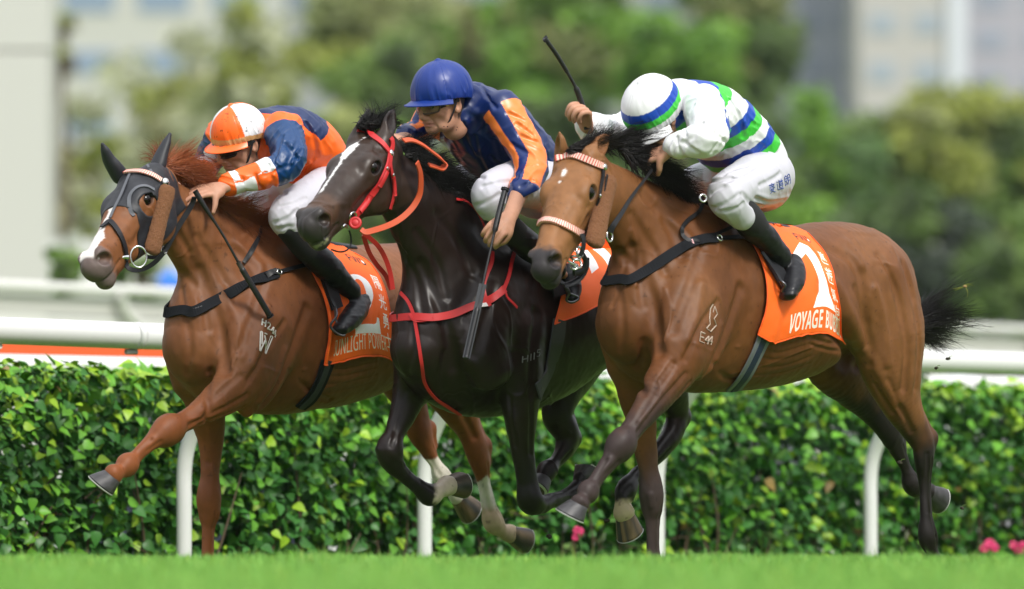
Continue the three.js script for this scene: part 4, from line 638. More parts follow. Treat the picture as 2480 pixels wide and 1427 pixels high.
// ---- chestnut's jockey
const J1 = buildJockey({
  ctx: chestnut, label: 'jockey in orange and blue silks crouching low over the chestnut mane',
  torso: [[640, 318, 0, 0.13, 0.085], [690, 330, 0, 0.18, 0.12], [735, 362, 0, 0.178, 0.122], [772, 405, 0, 0.162, 0.112], [795, 435, 0, 0.15, 0.1]],
  seat: [[775, 415, 0, 0.14, 0.1], [800, 450, 0, 0.165, 0.115], [812, 475, 0, 0.15, 0.1]],
  arms: [
    { sh: [688, 318, 0.16], el: [694, 396, 0.27], wr: [535, 454, 0.13], cuff: [556, 447, 0.14], r: [0.075, 0.064, 0.042], hand: { k: [496, 462, 0.1], w: [532, 456, 0.13], n: [0.0, 0.8, 0.6], curl: [[0.1, 0.25, 0.2], [0.15, 0.3, 0.2], [0.3, 0.4, 0.3], [0.5, 0.5, 0.3]], spread: 0.14, flip: 1, thumb: [0.4, 0.75, 0.6, 0.45, 0.6, 0.7], size: 1.05 } },
    { sh: [540, 330, -0.16], el: [505, 392, -0.26], wr: [478, 430, -0.14], r: [0.07, 0.055, 0.04], hand: { k: [455, 445, -0.11], n: [0, 0.9, 0.3], curl: [0.4, 0.6, 0.4], flip: -1, thumb: [0.5, 0.4, 0.5, 0.5, 0.2, 0.6] } },
  ],
  legs: [
    { hip: [815, 455, 0.1], mid: [765, 478, 0.19], knee: [693, 530, 0.25], below: [722, 572, 0.26], ankle: [852, 700, 0.25], toe: [815, 795, 0.3], r: [0.105, 0.095, 0.07, 0.052], boot: [[735, 595, 0.26, 0.053, 0.053], [785, 640, 0.26, 0.056, 0.058], [825, 680, 0.255, 0.044, 0.047], [850, 706, 0.25, 0.04, 0.044]], foot: [[874, 733, 0.24, 0.04, 0.044], [864, 750, 0.26, 0.046, 0.05], [846, 775, 0.29, 0.045, 0.042], [824, 798, 0.31, 0.036, 0.026]], sock: [[700, 553, 0.26, 0.054, 0.054], [742, 602, 0.26, 0.055, 0.055], [760, 618, 0.26, 0.053, 0.053]] },
    { hip: [735, 455, -0.1], mid: [690, 470, -0.18], knee: [628, 512, -0.24], below: [655, 560, -0.25], ankle: [780, 690, -0.25], toe: [740, 760, -0.3], r: [0.1, 0.09, 0.068, 0.05], hide: true },
  ],
  head: { o: [578, 338, 0.0], f: [-0.72, -0.42, 0.55], up: [-0.3, 0.85, 0.42] },
  shirtFolds: [[[700, 280], [718, 315], [730, 350]], [[740, 300], [760, 340], [770, 380]], [[690, 350], [715, 380], [740, 400]], [[640, 425], [670, 412], [700, 400]], [[660, 452], [700, 444], [740, 428]], [[618, 425], [635, 458]], [[585, 435], [600, 465]], [[682, 330], [672, 365], [660, 400]], [[722, 330], [715, 360], [700, 390]], [[765, 370], [745, 410], [720, 440]], [[650, 400], [655, 430]]],
  breechFolds: [[[680, 500], [710, 492], [740, 480]], [[665, 540], [695, 528], [720, 510]], [[700, 562], [740, 532]], [[640, 480], [690, 470]], [[672, 555], [700, 548]]],
  hem: [[800, 440, 0], [0.55, -0.8, -0.2]],
  goggles: {},
  silkMat: silkMat('orange and blue silk'),
  silk: (p, n, info) => {
    const i = info(p);
    if (i.arm >= 0 && i.armD < 0.1 && i.armT > 0.08 && i.armT < 3) {
      if (i.armT > 1.28) { // checked cuff
        const q = i.armAx[i.arm], d = q[2].clone().sub(q[1]).normalize(), s = V(0, 1, 0).addScaledVector(d, -d.y).normalize(), b = p.clone().sub(q[1]).dot(s);
        if (i.armT > 1.965) return ORANGE;
        const u = (i.armT - 1.28) / 0.345 + (b > 0 ? 0.35 : 0); return ((Math.floor(u) + (b + 0.006 * Math.sin(u * 5) > 0 ? 1 : 0)) & 1) ? WHITE : ORANGE;
      }
      return rgb('#083868');
    }
    const l = i.F.n.dot(p) - i.F.off; // navy diamonds on the body
    const h = p.clone().sub(i.P([715, 285, 0.05])), a = Math.abs(h.dot(i.F.h)) / 0.13 + Math.abs(h.y) / 0.1; if (a < 1 && l > -0.12) return NAVY;
    const h2 = p.clone().sub(i.P([700, 415, 0.12])), a2 = Math.abs(h2.dot(i.F.h)) / 0.09 + Math.abs(h2.y) / 0.06; if (a2 < 1) return NAVY;
    const h3 = p.clone().sub(i.P([655, 268, 0.0])), a3 = Math.abs(h3.dot(i.F.h)) / 0.16 + Math.abs(h3.y) / 0.045; if (a3 < 1) return NAVY;
    return ORANGE;
  },
  cap: { s: 0.97, mat: silkMat('orange and white cap', 0.35), color: (a, q, s, p) => { // quarters and a tan band
    if (q < 0.034 + 0.1 * Math.max(0, a) - 0.24 * Math.max(0, -a + 0.02)) return [0.62, 0.33, 0.13];
    if (Math.hypot(a + 0.008, s) < 0.013) return ORANGE;
    const t = Math.atan2(s, a) / Math.PI * 2 + 0.22, k = ((Math.floor(t) % 4) + 4) % 4; const sp = noise3(p.x * 130, p.y * 130, p.z * 130) > 0.72 ? 0.25 : 1;
    return (k & 1 ? WHITE : ORANGE).map((v) => v * sp);
  }, peak: () => ORANGE },
});
// ---- dark horse's jockey
const J2 = buildJockey({
  ctx: dark, label: 'jockey in navy silks with orange striped sleeves and a plain blue cap', 
  torso: [[1135, 262, 0, 0.13, 0.1], [1172, 306, 0, 0.19, 0.142], [1217, 354, 0, 0.186, 0.146], [1265, 396, 0, 0.168, 0.125], [1290, 425, 0, 0.15, 0.1]],
  seat: [[1265, 400, 0, 0.14, 0.1], [1300, 445, 0, 0.165, 0.12], [1310, 470, 0, 0.15, 0.1]],
  arms: [
    { sh: [1216, 268, 0.17], el: [1287, 392, 0.32], wr: [1240, 518, 0.41], cuff: [1270, 466, 0.38], r: [0.074, 0.06, 0.058], hand: { k: [1203, 556, 0.41], w: [1232, 528, 0.415], n: [0.25, 0.55, 0.8], curl: [0.75, 1.15, 0.7], spread: 0.03, flip: 1, thumb: [0.7, 0.1, 0.75, 0.6, -0.4, 0.5], size: 1.08 } },
    { sh: [1058, 270, -0.17], el: [1018, 318, -0.24], wr: [985, 330, -0.16], cuff: [985, 332, -0.17], r: [0.066, 0.052, 0.045], hand: { k: [960, 338, -0.1], w: [983, 334, -0.14], n: [0.2, 0.9, 0.4], curl: [0.6, 0.9, 0.5], spread: 0.05, flip: -1, thumb: [0.6, 0.3, 0.5, 0.6, 0, 0.5], size: 1 } },
  ],
  legs: [
    { hip: [1318, 445, 0.1], mid: [1255, 445, 0.19], knee: [1186, 478, 0.26], below: [1215, 530, 0.27], ankle: [1345, 640, 0.26], toe: [1385, 715, 0.32], r: [0.105, 0.095, 0.072, 0.054], boot: [[1232, 552, 0.26, 0.054, 0.054], [1280, 595, 0.26, 0.056, 0.058], [1320, 628, 0.255, 0.044, 0.047], [1348, 652, 0.25, 0.04, 0.044]], foot: [[1375, 660, 0.24, 0.036, 0.038], [1382, 680, 0.26, 0.04, 0.042], [1388, 705, 0.28, 0.036, 0.03], [1386, 725, 0.3, 0.024, 0.018]], sock: [[1198, 515, 0.26, 0.055, 0.055], [1240, 560, 0.26, 0.056, 0.056], [1262, 580, 0.26, 0.054, 0.054]] },
    { hip: [1235, 440, -0.1], mid: [1170, 438, -0.18], knee: [1105, 455, -0.25], below: [1125, 510, -0.26], ankle: [1260, 640, -0.25], toe: [1230, 720, -0.3], r: [0.1, 0.09, 0.068, 0.05], hide: true },
  ],
  head: { o: [1070, 243, 0.0], f: [-0.7, -0.22, 0.63], up: [-0.15, 0.95, 0.2] },
  shirtFolds: [[[1150, 330], [1160, 380], [1182, 420]], [[1120, 300], [1130, 340], [1152, 380]], [[1200, 340], [1210, 385], [1232, 420]], [[1250, 300], [1290, 330]], [[1240, 350], [1290, 380]], [[1255, 420], [1300, 400]], [[1262, 452], [1290, 438]], [[1160, 205], [1200, 260]], [[1190, 380], [1220, 412], [1250, 430]], [[1230, 275], [1265, 290]], [[1260, 330], [1300, 345]]],
  breechFolds: [[[1120, 450], [1170, 432]], [[1170, 452], [1205, 442], [1240, 440]], [[1150, 500], [1180, 488], [1210, 470]], [[1165, 522], [1220, 500]], [[1250, 470], [1300, 440]]],
  hem: [[1290, 432, 0], [0.45, -0.88, -0.1]],
  goggles: { clear: true },
  silkMat: silkMat('navy and orange silk', 0.34),
  silk: (p, n, info) => {
    const i = info(p), navy = rgb('#0c2864'), or = rgb('#f0813a');
    if (i.arm >= 0 && i.armD < 0.085 && i.armT > 0.0) {
      const q = i.armAx[i.arm], j = Math.min(1, Math.floor(i.armT)), d = q[j + 1].clone().sub(q[j]).normalize(), r = p.clone().sub(q[j]); r.addScaledVector(d, -r.dot(d));
      const N = q[1].clone().sub(q[0]).cross(q[2].clone().sub(q[1])).normalize(), e1 = N, e2 = d.clone().cross(e1), t = Math.atan2(r.dot(e2), r.dot(e1)) / Math.PI * 4.5 + 0.5;
      if (i.armT > 1.97) return navy; return (Math.floor(t) & 1) ? navy : or;
    }
    return mix3(navy, rgb('#081a44'), 0.5);
  },
  cap: { s: 1.08, back: 0.6, mat: silkMat('blue cap', 0.38), color: () => rgb('#0a2e7c'), peak: (k) => (k > 0.0 ? rgb('#0a2e7c') : [0.55, 0.55, 0.46]) },
});
// ---- bay's jockey
const J3 = buildJockey({
  ctx: bay, label: 'jockey in white silks with blue and green hoops raising a whip',
  torso: [[1645, 250, 0, 0.13, 0.085], [1700, 280, 0, 0.185, 0.128], [1762, 328, 0, 0.178, 0.13], [1812, 380, 0, 0.16, 0.115], [1830, 412, 0, 0.15, 0.105]],
  seat: [[1800, 385, 0, 0.14, 0.1], [1828, 425, 0, 0.172, 0.125], [1835, 455, 0, 0.15, 0.1]],
  arms: [
    { sh: [1705, 258, 0.16], el: [1712, 332, 0.3], wr: [1625, 356, 0.16], cuff: [1640, 352, 0.18], r: [0.078, 0.068, 0.048], hand: { k: [1583, 376, 0.08], w: [1628, 358, 0.16], n: [0.1, 0.75, 0.65], curl: [0.7, 1.0, 0.6], spread: 0.04, flip: 1, thumb: [0.5, 0.4, 0.7, 0.6, 0.0, 0.7], size: 1.05 } },
    { sh: [1590, 262, -0.16], el: [1505, 312, -0.25], wr: [1422, 306, -0.14], cuff: [1428, 305, -0.15], r: [0.07, 0.056, 0.05], hand: { k: [1416, 268, -0.1], w: [1420, 308, -0.13], n: [0.75, 0.1, -0.6], curl: [1.1, 1.3, 0.8], spread: 0.02, flip: -1, thumb: [0.5, 0.1, 0.9, 0.3, -0.6, 0.6], size: 1.1 } },
  ],
  legs: [
    { hip: [1848, 432, 0.1], mid: [1815, 445, 0.19], knee: [1762, 480, 0.26], below: [1798, 522, 0.27], ankle: [1893, 610, 0.26], toe: [1900, 715, 0.32], r: [0.115, 0.102, 0.078, 0.057], boot: [[1815, 545, 0.26, 0.054, 0.054], [1850, 572, 0.26, 0.05, 0.052], [1875, 600, 0.255, 0.043, 0.046], [1893, 622, 0.25, 0.04, 0.044]], foot: [[1922, 640, 0.24, 0.04, 0.044], [1924, 660, 0.26, 0.047, 0.052], [1920, 686, 0.29, 0.046, 0.043], [1908, 714, 0.31, 0.036, 0.024]], sock: [[1782, 498, 0.26, 0.06, 0.06], [1812, 530, 0.265, 0.063, 0.063], [1830, 552, 0.26, 0.055, 0.055]] },
    { hip: [1765, 430, -0.1], mid: [1730, 440, -0.18], knee: [1672, 455, -0.24], below: [1700, 510, -0.25], ankle: [1800, 620, -0.25], toe: [1770, 700, -0.3], r: [0.105, 0.09, 0.07, 0.05], hide: true },
  ],
  head: { o: [1582, 276, 0.02], f: [-0.55, -0.68, 0.48], up: [-0.42, 0.62, 0.66] },
  shirtFolds: [[[1745, 335], [1725, 370], [1700, 402]], [[1752, 340], [1742, 385], [1728, 420]], [[1700, 215], [1735, 250], [1758, 300]], [[1765, 242], [1790, 285], [1800, 330]], [[1822, 300], [1812, 350], [1790, 400]], [[1680, 255], [1665, 290], [1662, 330]], [[1722, 262], [1740, 300], [1735, 332]], [[1660, 345], [1690, 368]], [[1702, 300], [1680, 330], [1652, 345]], [[1852, 360], [1810, 395], [1762, 425]], [[1690, 395], [1730, 385], [1765, 358]], [[1470, 275], [1490, 305]], [[1640, 335], [1650, 368]]],
  breechFolds: [[[1700, 450], [1735, 438], [1770, 430]], [[1722, 470], [1752, 452]], [[1722, 505], [1755, 495], [1790, 470]], [[1850, 400], [1805, 428], [1760, 440]], [[1892, 420], [1865, 438], [1840, 450]], [[1740, 512], [1772, 508], [1800, 492]], [[1900, 485], [1865, 490], [1830, 480]], [[1840, 395], [1790, 405], [1750, 425]], [[1800, 470], [1815, 492], [1850, 500]]],
  hem: [[1826, 420, 0], [0.55, -0.8, -0.2]],
  silkMat: silkMat('white silk with hoops'),
  silk: (p, n, info) => {
    const i = info(p), B = rgb('#0d43a8'), G = rgb('#3fbf3c');
    if (i.arm >= 0 && i.armD < 0.09 && i.armT > 0.06) return WHITE;
    const h = p.clone().sub(i.P([1700, 205, 0.0])), t = -h.dot(i.F.h) * 0.66 - h.y * 0.75; const W = 0.05;
    const c = [[-0.07, B], [W - 0.07, G], [0.115, B], [0.115 + W, G], [0.268, B], [0.268 + W, G]];
    for (const [a, k] of c) if (t > a && t < a + W) return k;
    return WHITE;
  },
  cap: { s: 1.06, back: 0.8, low: -0.012, mat: silkMat('white cap with bands', 0.45), color: (a, q, s) => (q > 0.02 && q < 0.052 ? rgb('#3fbf3c') : q >= 0.052 && q < 0.088 ? rgb('#0d43a8') : WHITE), peak: () => WHITE },
});
// ---------------------------------------------------------------- tack
const leather = std('black leather', [0.012, 0.012, 0.014], 0.42, { specularIntensity: 0.5 }), webbing = std('black webbing', [0.01, 0.011, 0.014], 0.8, { specularIntensity: 0.3 }), steel = std('steel', [0.66, 0.66, 0.64], 0.18, { metalness: 1 });
const redTack = std('red webbing', [0.5, 0.018, 0.02], 0.5), orangeRein = std('orange rubber rein', [0.52, 0.075, 0.02], 0.6);
const stripeTex = (a, b, n = 64) => { const d = new Uint8Array(n * n * 4); for (let y = 0; y < n; y++) for (let x = 0; x < n; x++) { const t = Math.abs(y / n - 0.25) * 2.2, k = (x / n) < 0.34 + 0.2 * t ? b : a, i = (y * n + x) * 4; d[i] = k[0]; d[i + 1] = k[1]; d[i + 2] = k[2]; d[i + 3] = 255; } const t = new THREE.DataTexture(d, n, n); t.wrapS = t.wrapT = THREE.RepeatWrapping; t.magFilter = THREE.LinearFilter; t.colorSpace = THREE.SRGBColorSpace; t.repeat.set(85, 1); t.needsUpdate = true; return t; };
const wrapM = std('red and white bound band', null, 0.5, { map: stripeTex([240, 205, 190], [205, 70, 60]) });
const fleeceTex = (() => { const n = 128, d = new Uint8Array(n * n * 4); for (let i = 0; i < n * n; i++) { const k = 90 + 120 * hash3(i % n, (i / n) | 0, 9); d.set([k, k, k, 255], i * 4); } const t = new THREE.DataTexture(d, n, n); t.wrapS = t.wrapT = THREE.RepeatWrapping; t.magFilter = THREE.LinearFilter; t.needsUpdate = true; return t; })();
const fleece = std('brown sheepskin', [0.15, 0.062, 0.024], 0.95, { sheen: 0.6, sheenColor: new THREE.Color(0.3, 0.16, 0.08) });
function onSkin(ctx, list, lift = 0.006, field = null) { // pixel path -> points lying on the horse, and their outward directions
  const f = field ?? ctx.f, pts = [], outs = []; let last = null;
  for (const a of list) {
    let p = a.length > 2 ? ctx.F.at(a[0], a[1], a[2]) : f.px(a[0], a[1]), n;
    if (!p) { if (list.length > 2) continue; p = atZ(a[0], a[1], ctx.H(0.45, -0.1, 0.06).z); n = V(0.4, 0.1, 0.9).normalize(); pts.push(p); outs.push(n); continue; }
    n = a.length > 2 ? ray(a[0], a[1]).negate() : f.normalAt(p); last = p; pts.push(p.clone().addScaledVector(n, a.length > 2 ? 0 : lift)); outs.push(n);
  }
  if (pts.length < 2 && list.length > 2) { pts.length = outs.length = 0; const z = ctx.H(0.4, -0.12, 0.075).z; for (const a of list) { pts.push(atZ(a[0], a[1], z)); outs.push(V(0.4, 0.1, 0.9).normalize()); } }
  return [pts, outs];
}
const wrapBand = (ctx, list, width, lift, thick) => { // a band that goes on round the chest to the far side
  const [p, o] = onSkin(ctx, list, lift + 0.004), F = ctx.F, l0 = F.n.dot(p[0]) - F.off, far = []; p.forEach((q, i) => { const l = F.n.dot(q) - F.off; if (l > Math.abs(l0) + 0.05 && l < Math.abs(l0) + 0.14) far.push([q.clone().addScaledVector(F.n, -2 * l), o[i].clone().addScaledVector(F.n, -2 * F.n.dot(o[i]))]); });
  p.shift(); o.shift(); far.reverse(); return strap([...far.map((a) => a[0]), ...p], [...far.map((a) => a[1]), ...o], width, thick, (p.length + far.length) * 7);
};
const band = (ctx, list, width, lift, thick) => { const [p, o] = onSkin(ctx, list, lift); return strap(p, o, width, thick, list.length * 7); };
const cord = (ctx, list, r, lift = 0.006) => { const [p] = onSkin(ctx, list, lift); return tube(p, r, list.length * 7, 8); };
const ringAt = (p, nrm, R, r, sq = 1) => { const t = new THREE.TorusGeometry(R, r, 10, 28); t.scale(1, sq, 1); const q = new THREE.Quaternion().setFromUnitVectors(V(0, 0, 1), nrm.clone().normalize()); t.applyQuaternion(q); t.translate(p.x, p.y, p.z); return t; };
const stud = (p, n, R) => { const s = new THREE.SphereGeometry(R, 14, 10); s.scale(1, 1, 0.5); s.applyQuaternion(new THREE.Quaternion().setFromUnitVectors(V(0, 0, 1), n.clone().normalize())); s.translate(p.x, p.y, p.z); return s; };
// rolled fleece beside the cheek: a long soft bolster between two points
function cheekRoll(ctx, a, b, wide, thick, out, lift) {
  const near = (p) => { let h = null; for (const dx of [0, -12, 12, -24, 24]) { h = ctx.f.px(p[0] + dx, p[1]); if (h) break; } const r = ray(p[0], p[1]); return EYEP.clone().addScaledVector(r, ((h ?? ctx.H(0.3, -0.15, 0.07)).z + lift - CAMZ) / r.z); };
  const f = new Field(), A = near(a), B = near(b), d = B.clone().sub(A).normalize(), s = out.clone().addScaledVector(d, -out.dot(d)).normalize();
  f.chain([{ p: A, w: thick, h: wide }, { p: A.clone().lerp(B, 0.06), w: thick * 1.15, h: wide * 1.1 }, { p: A.clone().lerp(B, 0.5), w: thick * 1.1, h: wide }, { p: A.clone().lerp(B, 0.94), w: thick * 1.15, h: wide * 1.08 }, { p: B, w: thick, h: wide }], s, 0.01, 4);
  f.bump = (x, y, z) => -0.003 * Math.abs(noise3(x * 230, y * 230, z * 230)) - 0.0025 * fbm(x * 60, y * 60, z * 60, 2);
  return f.mesh(0.0032, null, 0.0018);
}
const tackBase = (ctx) => { const p = ctx.g.position.clone(); return p.addScaledVector(ctx.F.h, 0.6); };
{ // ---- red bridle of the dark horse
  const c = dark, g = thing('bridle', 'bright red bridle with orange rein on the dark horse', 'bridle', tackBase(c)), q = (list) => list.map(([x, y]) => [700 + x / 3.398, 240 + y / 3.398]);
  part('browband', band(c, q([[440, 345], [458, 295], [505, 262], [560, 254], [630, 268], [700, 312], [770, 375], [818, 440]]), 0.022, 0.004, 0.006), redTack, g);
  part('headpiece', band(c, q([[822, 450], [842, 390], [840, 340], [828, 322]]), 0.021, 0.005, 0.004), redTack, g);
  part('cheek_strap', band(c, q([[820, 460], [800, 540], [780, 590], [750, 650], [720, 715], [670, 790], [620, 855], [575, 910], [530, 965]]), 0.024, 0.006, 0.007), redTack, g);
  part('cheek_pad', cord(c, q([[785, 590], [755, 650], [725, 712]]), [0.014, 0.009], 0.011), redTack, g); part('cheek_pad', cord(c, q([[665, 790], [640, 825], [605, 872], [560, 925]]), [0.013, 0.009], 0.011), redTack, g);
  part('throat_latch', band(c, q([[825, 470], [820, 530], [828, 590], [838, 640], [848, 720], [848, 790], [820, 900], [780, 990], [720, 1040]]), 0.017, 0.006, 0.005), redTack, g); part('throat_pad', cord(c, q([[838, 640], [846, 700], [852, 795]]), [0.013, 0.008], 0.011), redTack, g);
  const [[p1], [n1]] = onSkin(c, q([[826, 450]]), 0.012); part('rosette', stud(p1, n1, 0.014), steel, g);
  for (const [x, y] of [[785, 570], [835, 622], [633, 850]]) { const [[p], [n]] = onSkin(c, q([[x, y]]), 0.014); part('buckle', stud(p, n, 0.0075), steel, g); }
  const [[b], [bn]] = onSkin(c, q([[545, 1020]]), 0.02), r1 = ringAt(b, bn.clone().add(V(-0.5, 0.1, 0)), 0.019, 0.007); part('bit_guard', r1, redTack, g); part('bit_guard', stud(b, bn.clone().add(V(-0.5, 0.1, 0)), 0.017), redTack, g);
  const [[b2], [bn2]] = onSkin(c, q([[500, 965]]), 0.014); part('bit_ring', ringAt(b2, bn2.add(V(-0.3, 0, 0.2)), 0.018, 0.0035), steel, g);
  part('bit', cord(c, q([[430, 1050], [450, 1030], [470, 1050], [500, 1075]]), 0.005, 0.006), steel, g); part('chin_strap', tube(q([[495, 1080], [508, 1130], [508, 1190], [480, 1240], [420, 1258], [350, 1240]]).map(([x, y]) => c.F.at(x, y, 0.0)), 0.0035, 40, 8), leather, g);
  const R = q([[590, 1075], [620, 1095], [700, 1080], [860, 1020], [960, 950], [1030, 870], [1070, 790], [1082, 700], [1075, 600], [1050, 520]]).map(([x, y], i) => c.F.at(x, y, 0.09 + 0.012 * i)); part('rein', strap(R, R.map(() => V(0.5, 0.3, 0.8)), 0.024, 0.005, 70), orangeRein, g);
  const R2 = q([[940, 345], [1000, 340], [1080, 370], [1180, 440], [1260, 505], [1282, 540], [1260, 575], [1200, 560], [1150, 545]]).map(([x, y], i) => c.F.at(x, y, 0.14 + 0.015 * Math.sin(i * 0.5))); part('rein', strap(R2, R2.map(() => V(0.25, 0.75, 0.6)), 0.026, 0.005, 70), orangeRein, g);
  // red breast girth with yoke and martingale
  const h = thing('breast_girth', 'red breast girth and hanging red straps on the dark horse', 'breast girth', tackBase(c)), z = (list) => list.map(([x, y]) => [880 + x / 2.973, 560 + y / 2.973]);
  part('chest_strap', wrapBand(c, z([[212, 430], [205, 470], [225, 540], [290, 590], [370, 620], [500, 625], [640, 600], [760, 555], [880, 505], [960, 470], [1005, 420]]), 0.031, 0.006, 0.005), redTack, h);
  part('saddle_strap', band(c, z([[1000, 425], [1035, 330], [1060, 220], [1090, 120], [1108, 62]]), 0.016, 0.008, 0.004), redTack, h);
  const y1 = [[0, 12], [100, 100], [150, 180], [190, 290], [212, 420]].map(([x, y]) => { const w = z([[x, y]])[0]; return [...w, 0.02]; }), y2 = [[0, 30], [40, 150], [95, 240], [160, 320], [200, 420]].map(([x, y]) => { const w = z([[x, y]])[0]; return [...w, -0.12]; });
  for (const y of [y1, y2]) { const [p, o] = onSkin(c, y); part('yoke', strap(p, o, 0.019, 0.004, 36), redTack, h); }
  part('martingale', band(c, z([[215, 430], [280, 450], [330, 510], [360, 580], [385, 680], [400, 800], [420, 950], [450, 1090], [520, 1190], [600, 1250], [700, 1310]]), 0.014, 0.009, 0.003), redTack, h);
  part('loop', band(c, z([[340, 605], [375, 645], [430, 660], [500, 630]]), 0.01, 0.013, 0.003), redTack, h);
  part('hanging_end', band(c, z([[1005, 430], [1020, 480], [1060, 520], [1090, 552]]), 0.011, 0.011, 0.003), redTack, h);
  part('neck_strap', band(c, z([[920, 160], [915, 240], [880, 330], [860, 400], [865, 460], [900, 545]]), 0.017, 0.012, 0.004), redTack, h);
  part('maker_patch', band(c, z([[835, 545], [890, 530]]), 0.016, 0.013, 0.002), std('white patch', [0.7, 0.66, 0.68], 0.6), h);
  part('strap_end', band(c, q([[1360, 835], [1430, 850], [1510, 920], [1570, 1020], [1610, 1110], [1640, 1160]]), 0.011, 0.012, 0.003), redTack, h);
}
{ // ---- chestnut: hood with ear covers, bridle, breast girth
  const c = chestnut, q = (list) => list.map(([x, y, ...l]) => [180 + x / 3.398, 300 + y / 3.398, ...l]);
  const hood = new Field(); hood.prims = c.f.prims.slice(); hood.groups = c.f.groups + 10;
  const earF = new Field(), ear = (base, tip, l0, l1, bend) => { const hood = earF; const A = c.F.at(...base, l0), B = c.F.at(...tip, l1), d = B.clone().sub(A), n = V(0.6, 0, 0.75), m = A.clone().addScaledVector(d, 0.5).add(V(bend, 0, 0)); hood.chain([{ p: A, w: 0.036, h: 0.036 }, { p: A.clone().lerp(m, 0.55), w: 0.038, h: 0.03 }, { p: m, w: 0.032, h: 0.024 }, { p: m.clone().lerp(B, 0.6), w: 0.021, h: 0.017 }, { p: B, w: 0.008, h: 0.008 }], n, 0.02, 5); };
  ear([374, 428], [411, 326], 0.02, 0.03, -0.004); ear([290, 425], [248, 350], -0.1, -0.11, -0.008);
  hood.prims = hood.prims.filter((p) => !p.sub || true).sort((a, b) => (a.sub - b.sub) || (a.g - b.g));
  const uvw = (x, y, z) => { const p = V(x, y, z).sub(c.O); return [p.dot(c.du) / c.k, p.dot(c.dv) / c.k, p.dot(c.dw) / c.k]; };
  hood.bump = (x, y, z) => { const r = 1 - Math.abs(noise3(x * 26, y * 60, z * 26)); return -0.005 - 0.0012 * r; };
  hood.cuts.push((x, y, z) => { // where the cloth ends: nose edge, nape, eye holes
    const [u, v, w] = uvw(x, y, z); const nose = u - (0.275 + 0.55 * Math.max(0, -v - 0.06) - 0.25 * Math.max(0, -v - 0.2)), nape = -0.075 - u - 0.1 * Math.min(0, v), jaw = -0.225 - v;
    const e = (1 - Math.hypot((u - 0.207 - 0.2 * (v + 0.06)) / 0.055, (v + 0.07) / 0.056)) * 0.05 - (Math.abs(w) < 0.045 ? 1 : 0);
    return Math.max(nose, nape, jaw, e) * 0.8;
  });
  const g = thing('blinker_hood', 'black cloth hood with ear covers on the chestnut head', 'hood', tackBase(c)), cloth = std('black lycra', [0.012, 0.013, 0.017], 0.55, { sheen: 0.3, sheenColor: new THREE.Color(0.1, 0.1, 0.13) });
  // keep only the head: the trunk and legs are cut away by the nape limit, so mesh a small copy
  hood.prims = hood.prims.filter((p) => V(p.cx, p.cy, p.cz).distanceTo(c.H(0.15, -0.08, 0)) < 0.36 + p.R * 0.6);
  part('cloth', hood.mesh(0.0042, null, 0.003), cloth, g); part('ear_cover', earF.mesh(0.0042, null, 0.003), cloth, g);
  const both = new Field(); both.prims = c.f.prims; both.strokes = c.f.strokes; both.eval = (x, y, z, p, s) => Math.min(c.f.eval(x, y, z, p, s), hood.eval(x, y, z)); c.hood = both; const tr = std('grey piping', [0.1, 0.105, 0.12], 0.5), hs = (list, w, lift, th) => { const [p, o] = onSkin(c, q(list), lift, both); if (p.length < 2) { console.log('short', JSON.stringify(list)); return new THREE.BufferGeometry(); } return strap(p, o, w, th, list.length * 7); };
  part('eye_rim', hs([[655, 545], [590, 515], [520, 525], [465, 580], [450, 650], [465, 720], [488, 760]], 0.016, 0.002, 0.003), tr, g);
  part('seam', hs([[505, 300], [470, 390], [430, 480], [380, 600], [330, 700], [295, 780]], 0.012, 0.003, 0.003), tr, g); part('seam', hs([[575, 290], [600, 340], [640, 410]], 0.01, 0.003, 0.003), tr, g);
  const b = thing('bridle', 'black bridle with silver ring bit on the hooded chestnut', 'bridle', tackBase(c));
  part('browband', hs([[322, 470], [345, 435], [420, 408], [500, 400], [580, 408], [650, 435], [705, 470]], 0.021, 0.006, 0.006), wrapM, b);
  const [[p1], [n1]] = onSkin(c, q([[732, 487]]), 0.012, both); part('rosette', stud(p1, n1.add(V(0, 0, 0.6)), 0.017), steel, b);
  part('noseband', hs([[228, 862], [260, 835], [290, 812], [320, 840], [365, 910], [400, 1000], [415, 1080], [420, 1125]], 0.022, 0.006, 0.005), leather, b);
  part('chin_strap', hs([[420, 1125], [440, 1185], [500, 1205], [580, 1190], [660, 1140], [735, 1060]], 0.019, 0.006, 0.004), leather, b);
  const r = atZ(...q([[528, 1096]])[0], c.H(0.48, -0.14, 0.06).z + 0.05); part('bit_ring', ringAt(r, V(0.35, 0.05, 0.9), 0.0335, 0.0036, 1.25), steel, b);
  const bp = q([[425, 1120, 0.06], [455, 1118, 0.065], [482, 1120, 0.07]]).map((a) => c.F.at(a[0], a[1], a[2])); bp.forEach((p) => p.add(V(0, 0, 0.02))); part('bit', tube(bp.map((p) => { p.z = r.z + 0.008; return p; }), (t) => 0.006 + 0.003 * t, 10, 10), steel, b);
  const rp = q([[715, 1045], [745, 1035], [790, 960], [840, 870], [890, 790], [940, 710], [975, 640], [985, 600]]).map(([x, y], i) => c.F.at(x, y, 0.09 + 0.01 * i)); part('rein', strap(rp, rp.map(() => V(0.5, 0.3, 0.8)), 0.022, 0.004, 50), leather, b);
  part('rein_ring', ringAt(c.F.at(...q([[738, 1040]])[0], 0.1), V(0.7, 0.1, 0.6), 0.016, 0.0028), steel, b);
  const rp2 = q([[590, 1095], [650, 1100], [700, 1070], [725, 1040]]).map(([x, y]) => c.F.at(x, y, 0.06)); part('rein_link', strap(rp2, rp2.map(() => V(0.4, 0.3, 0.8)), 0.016, 0.004, 24), leather, b);
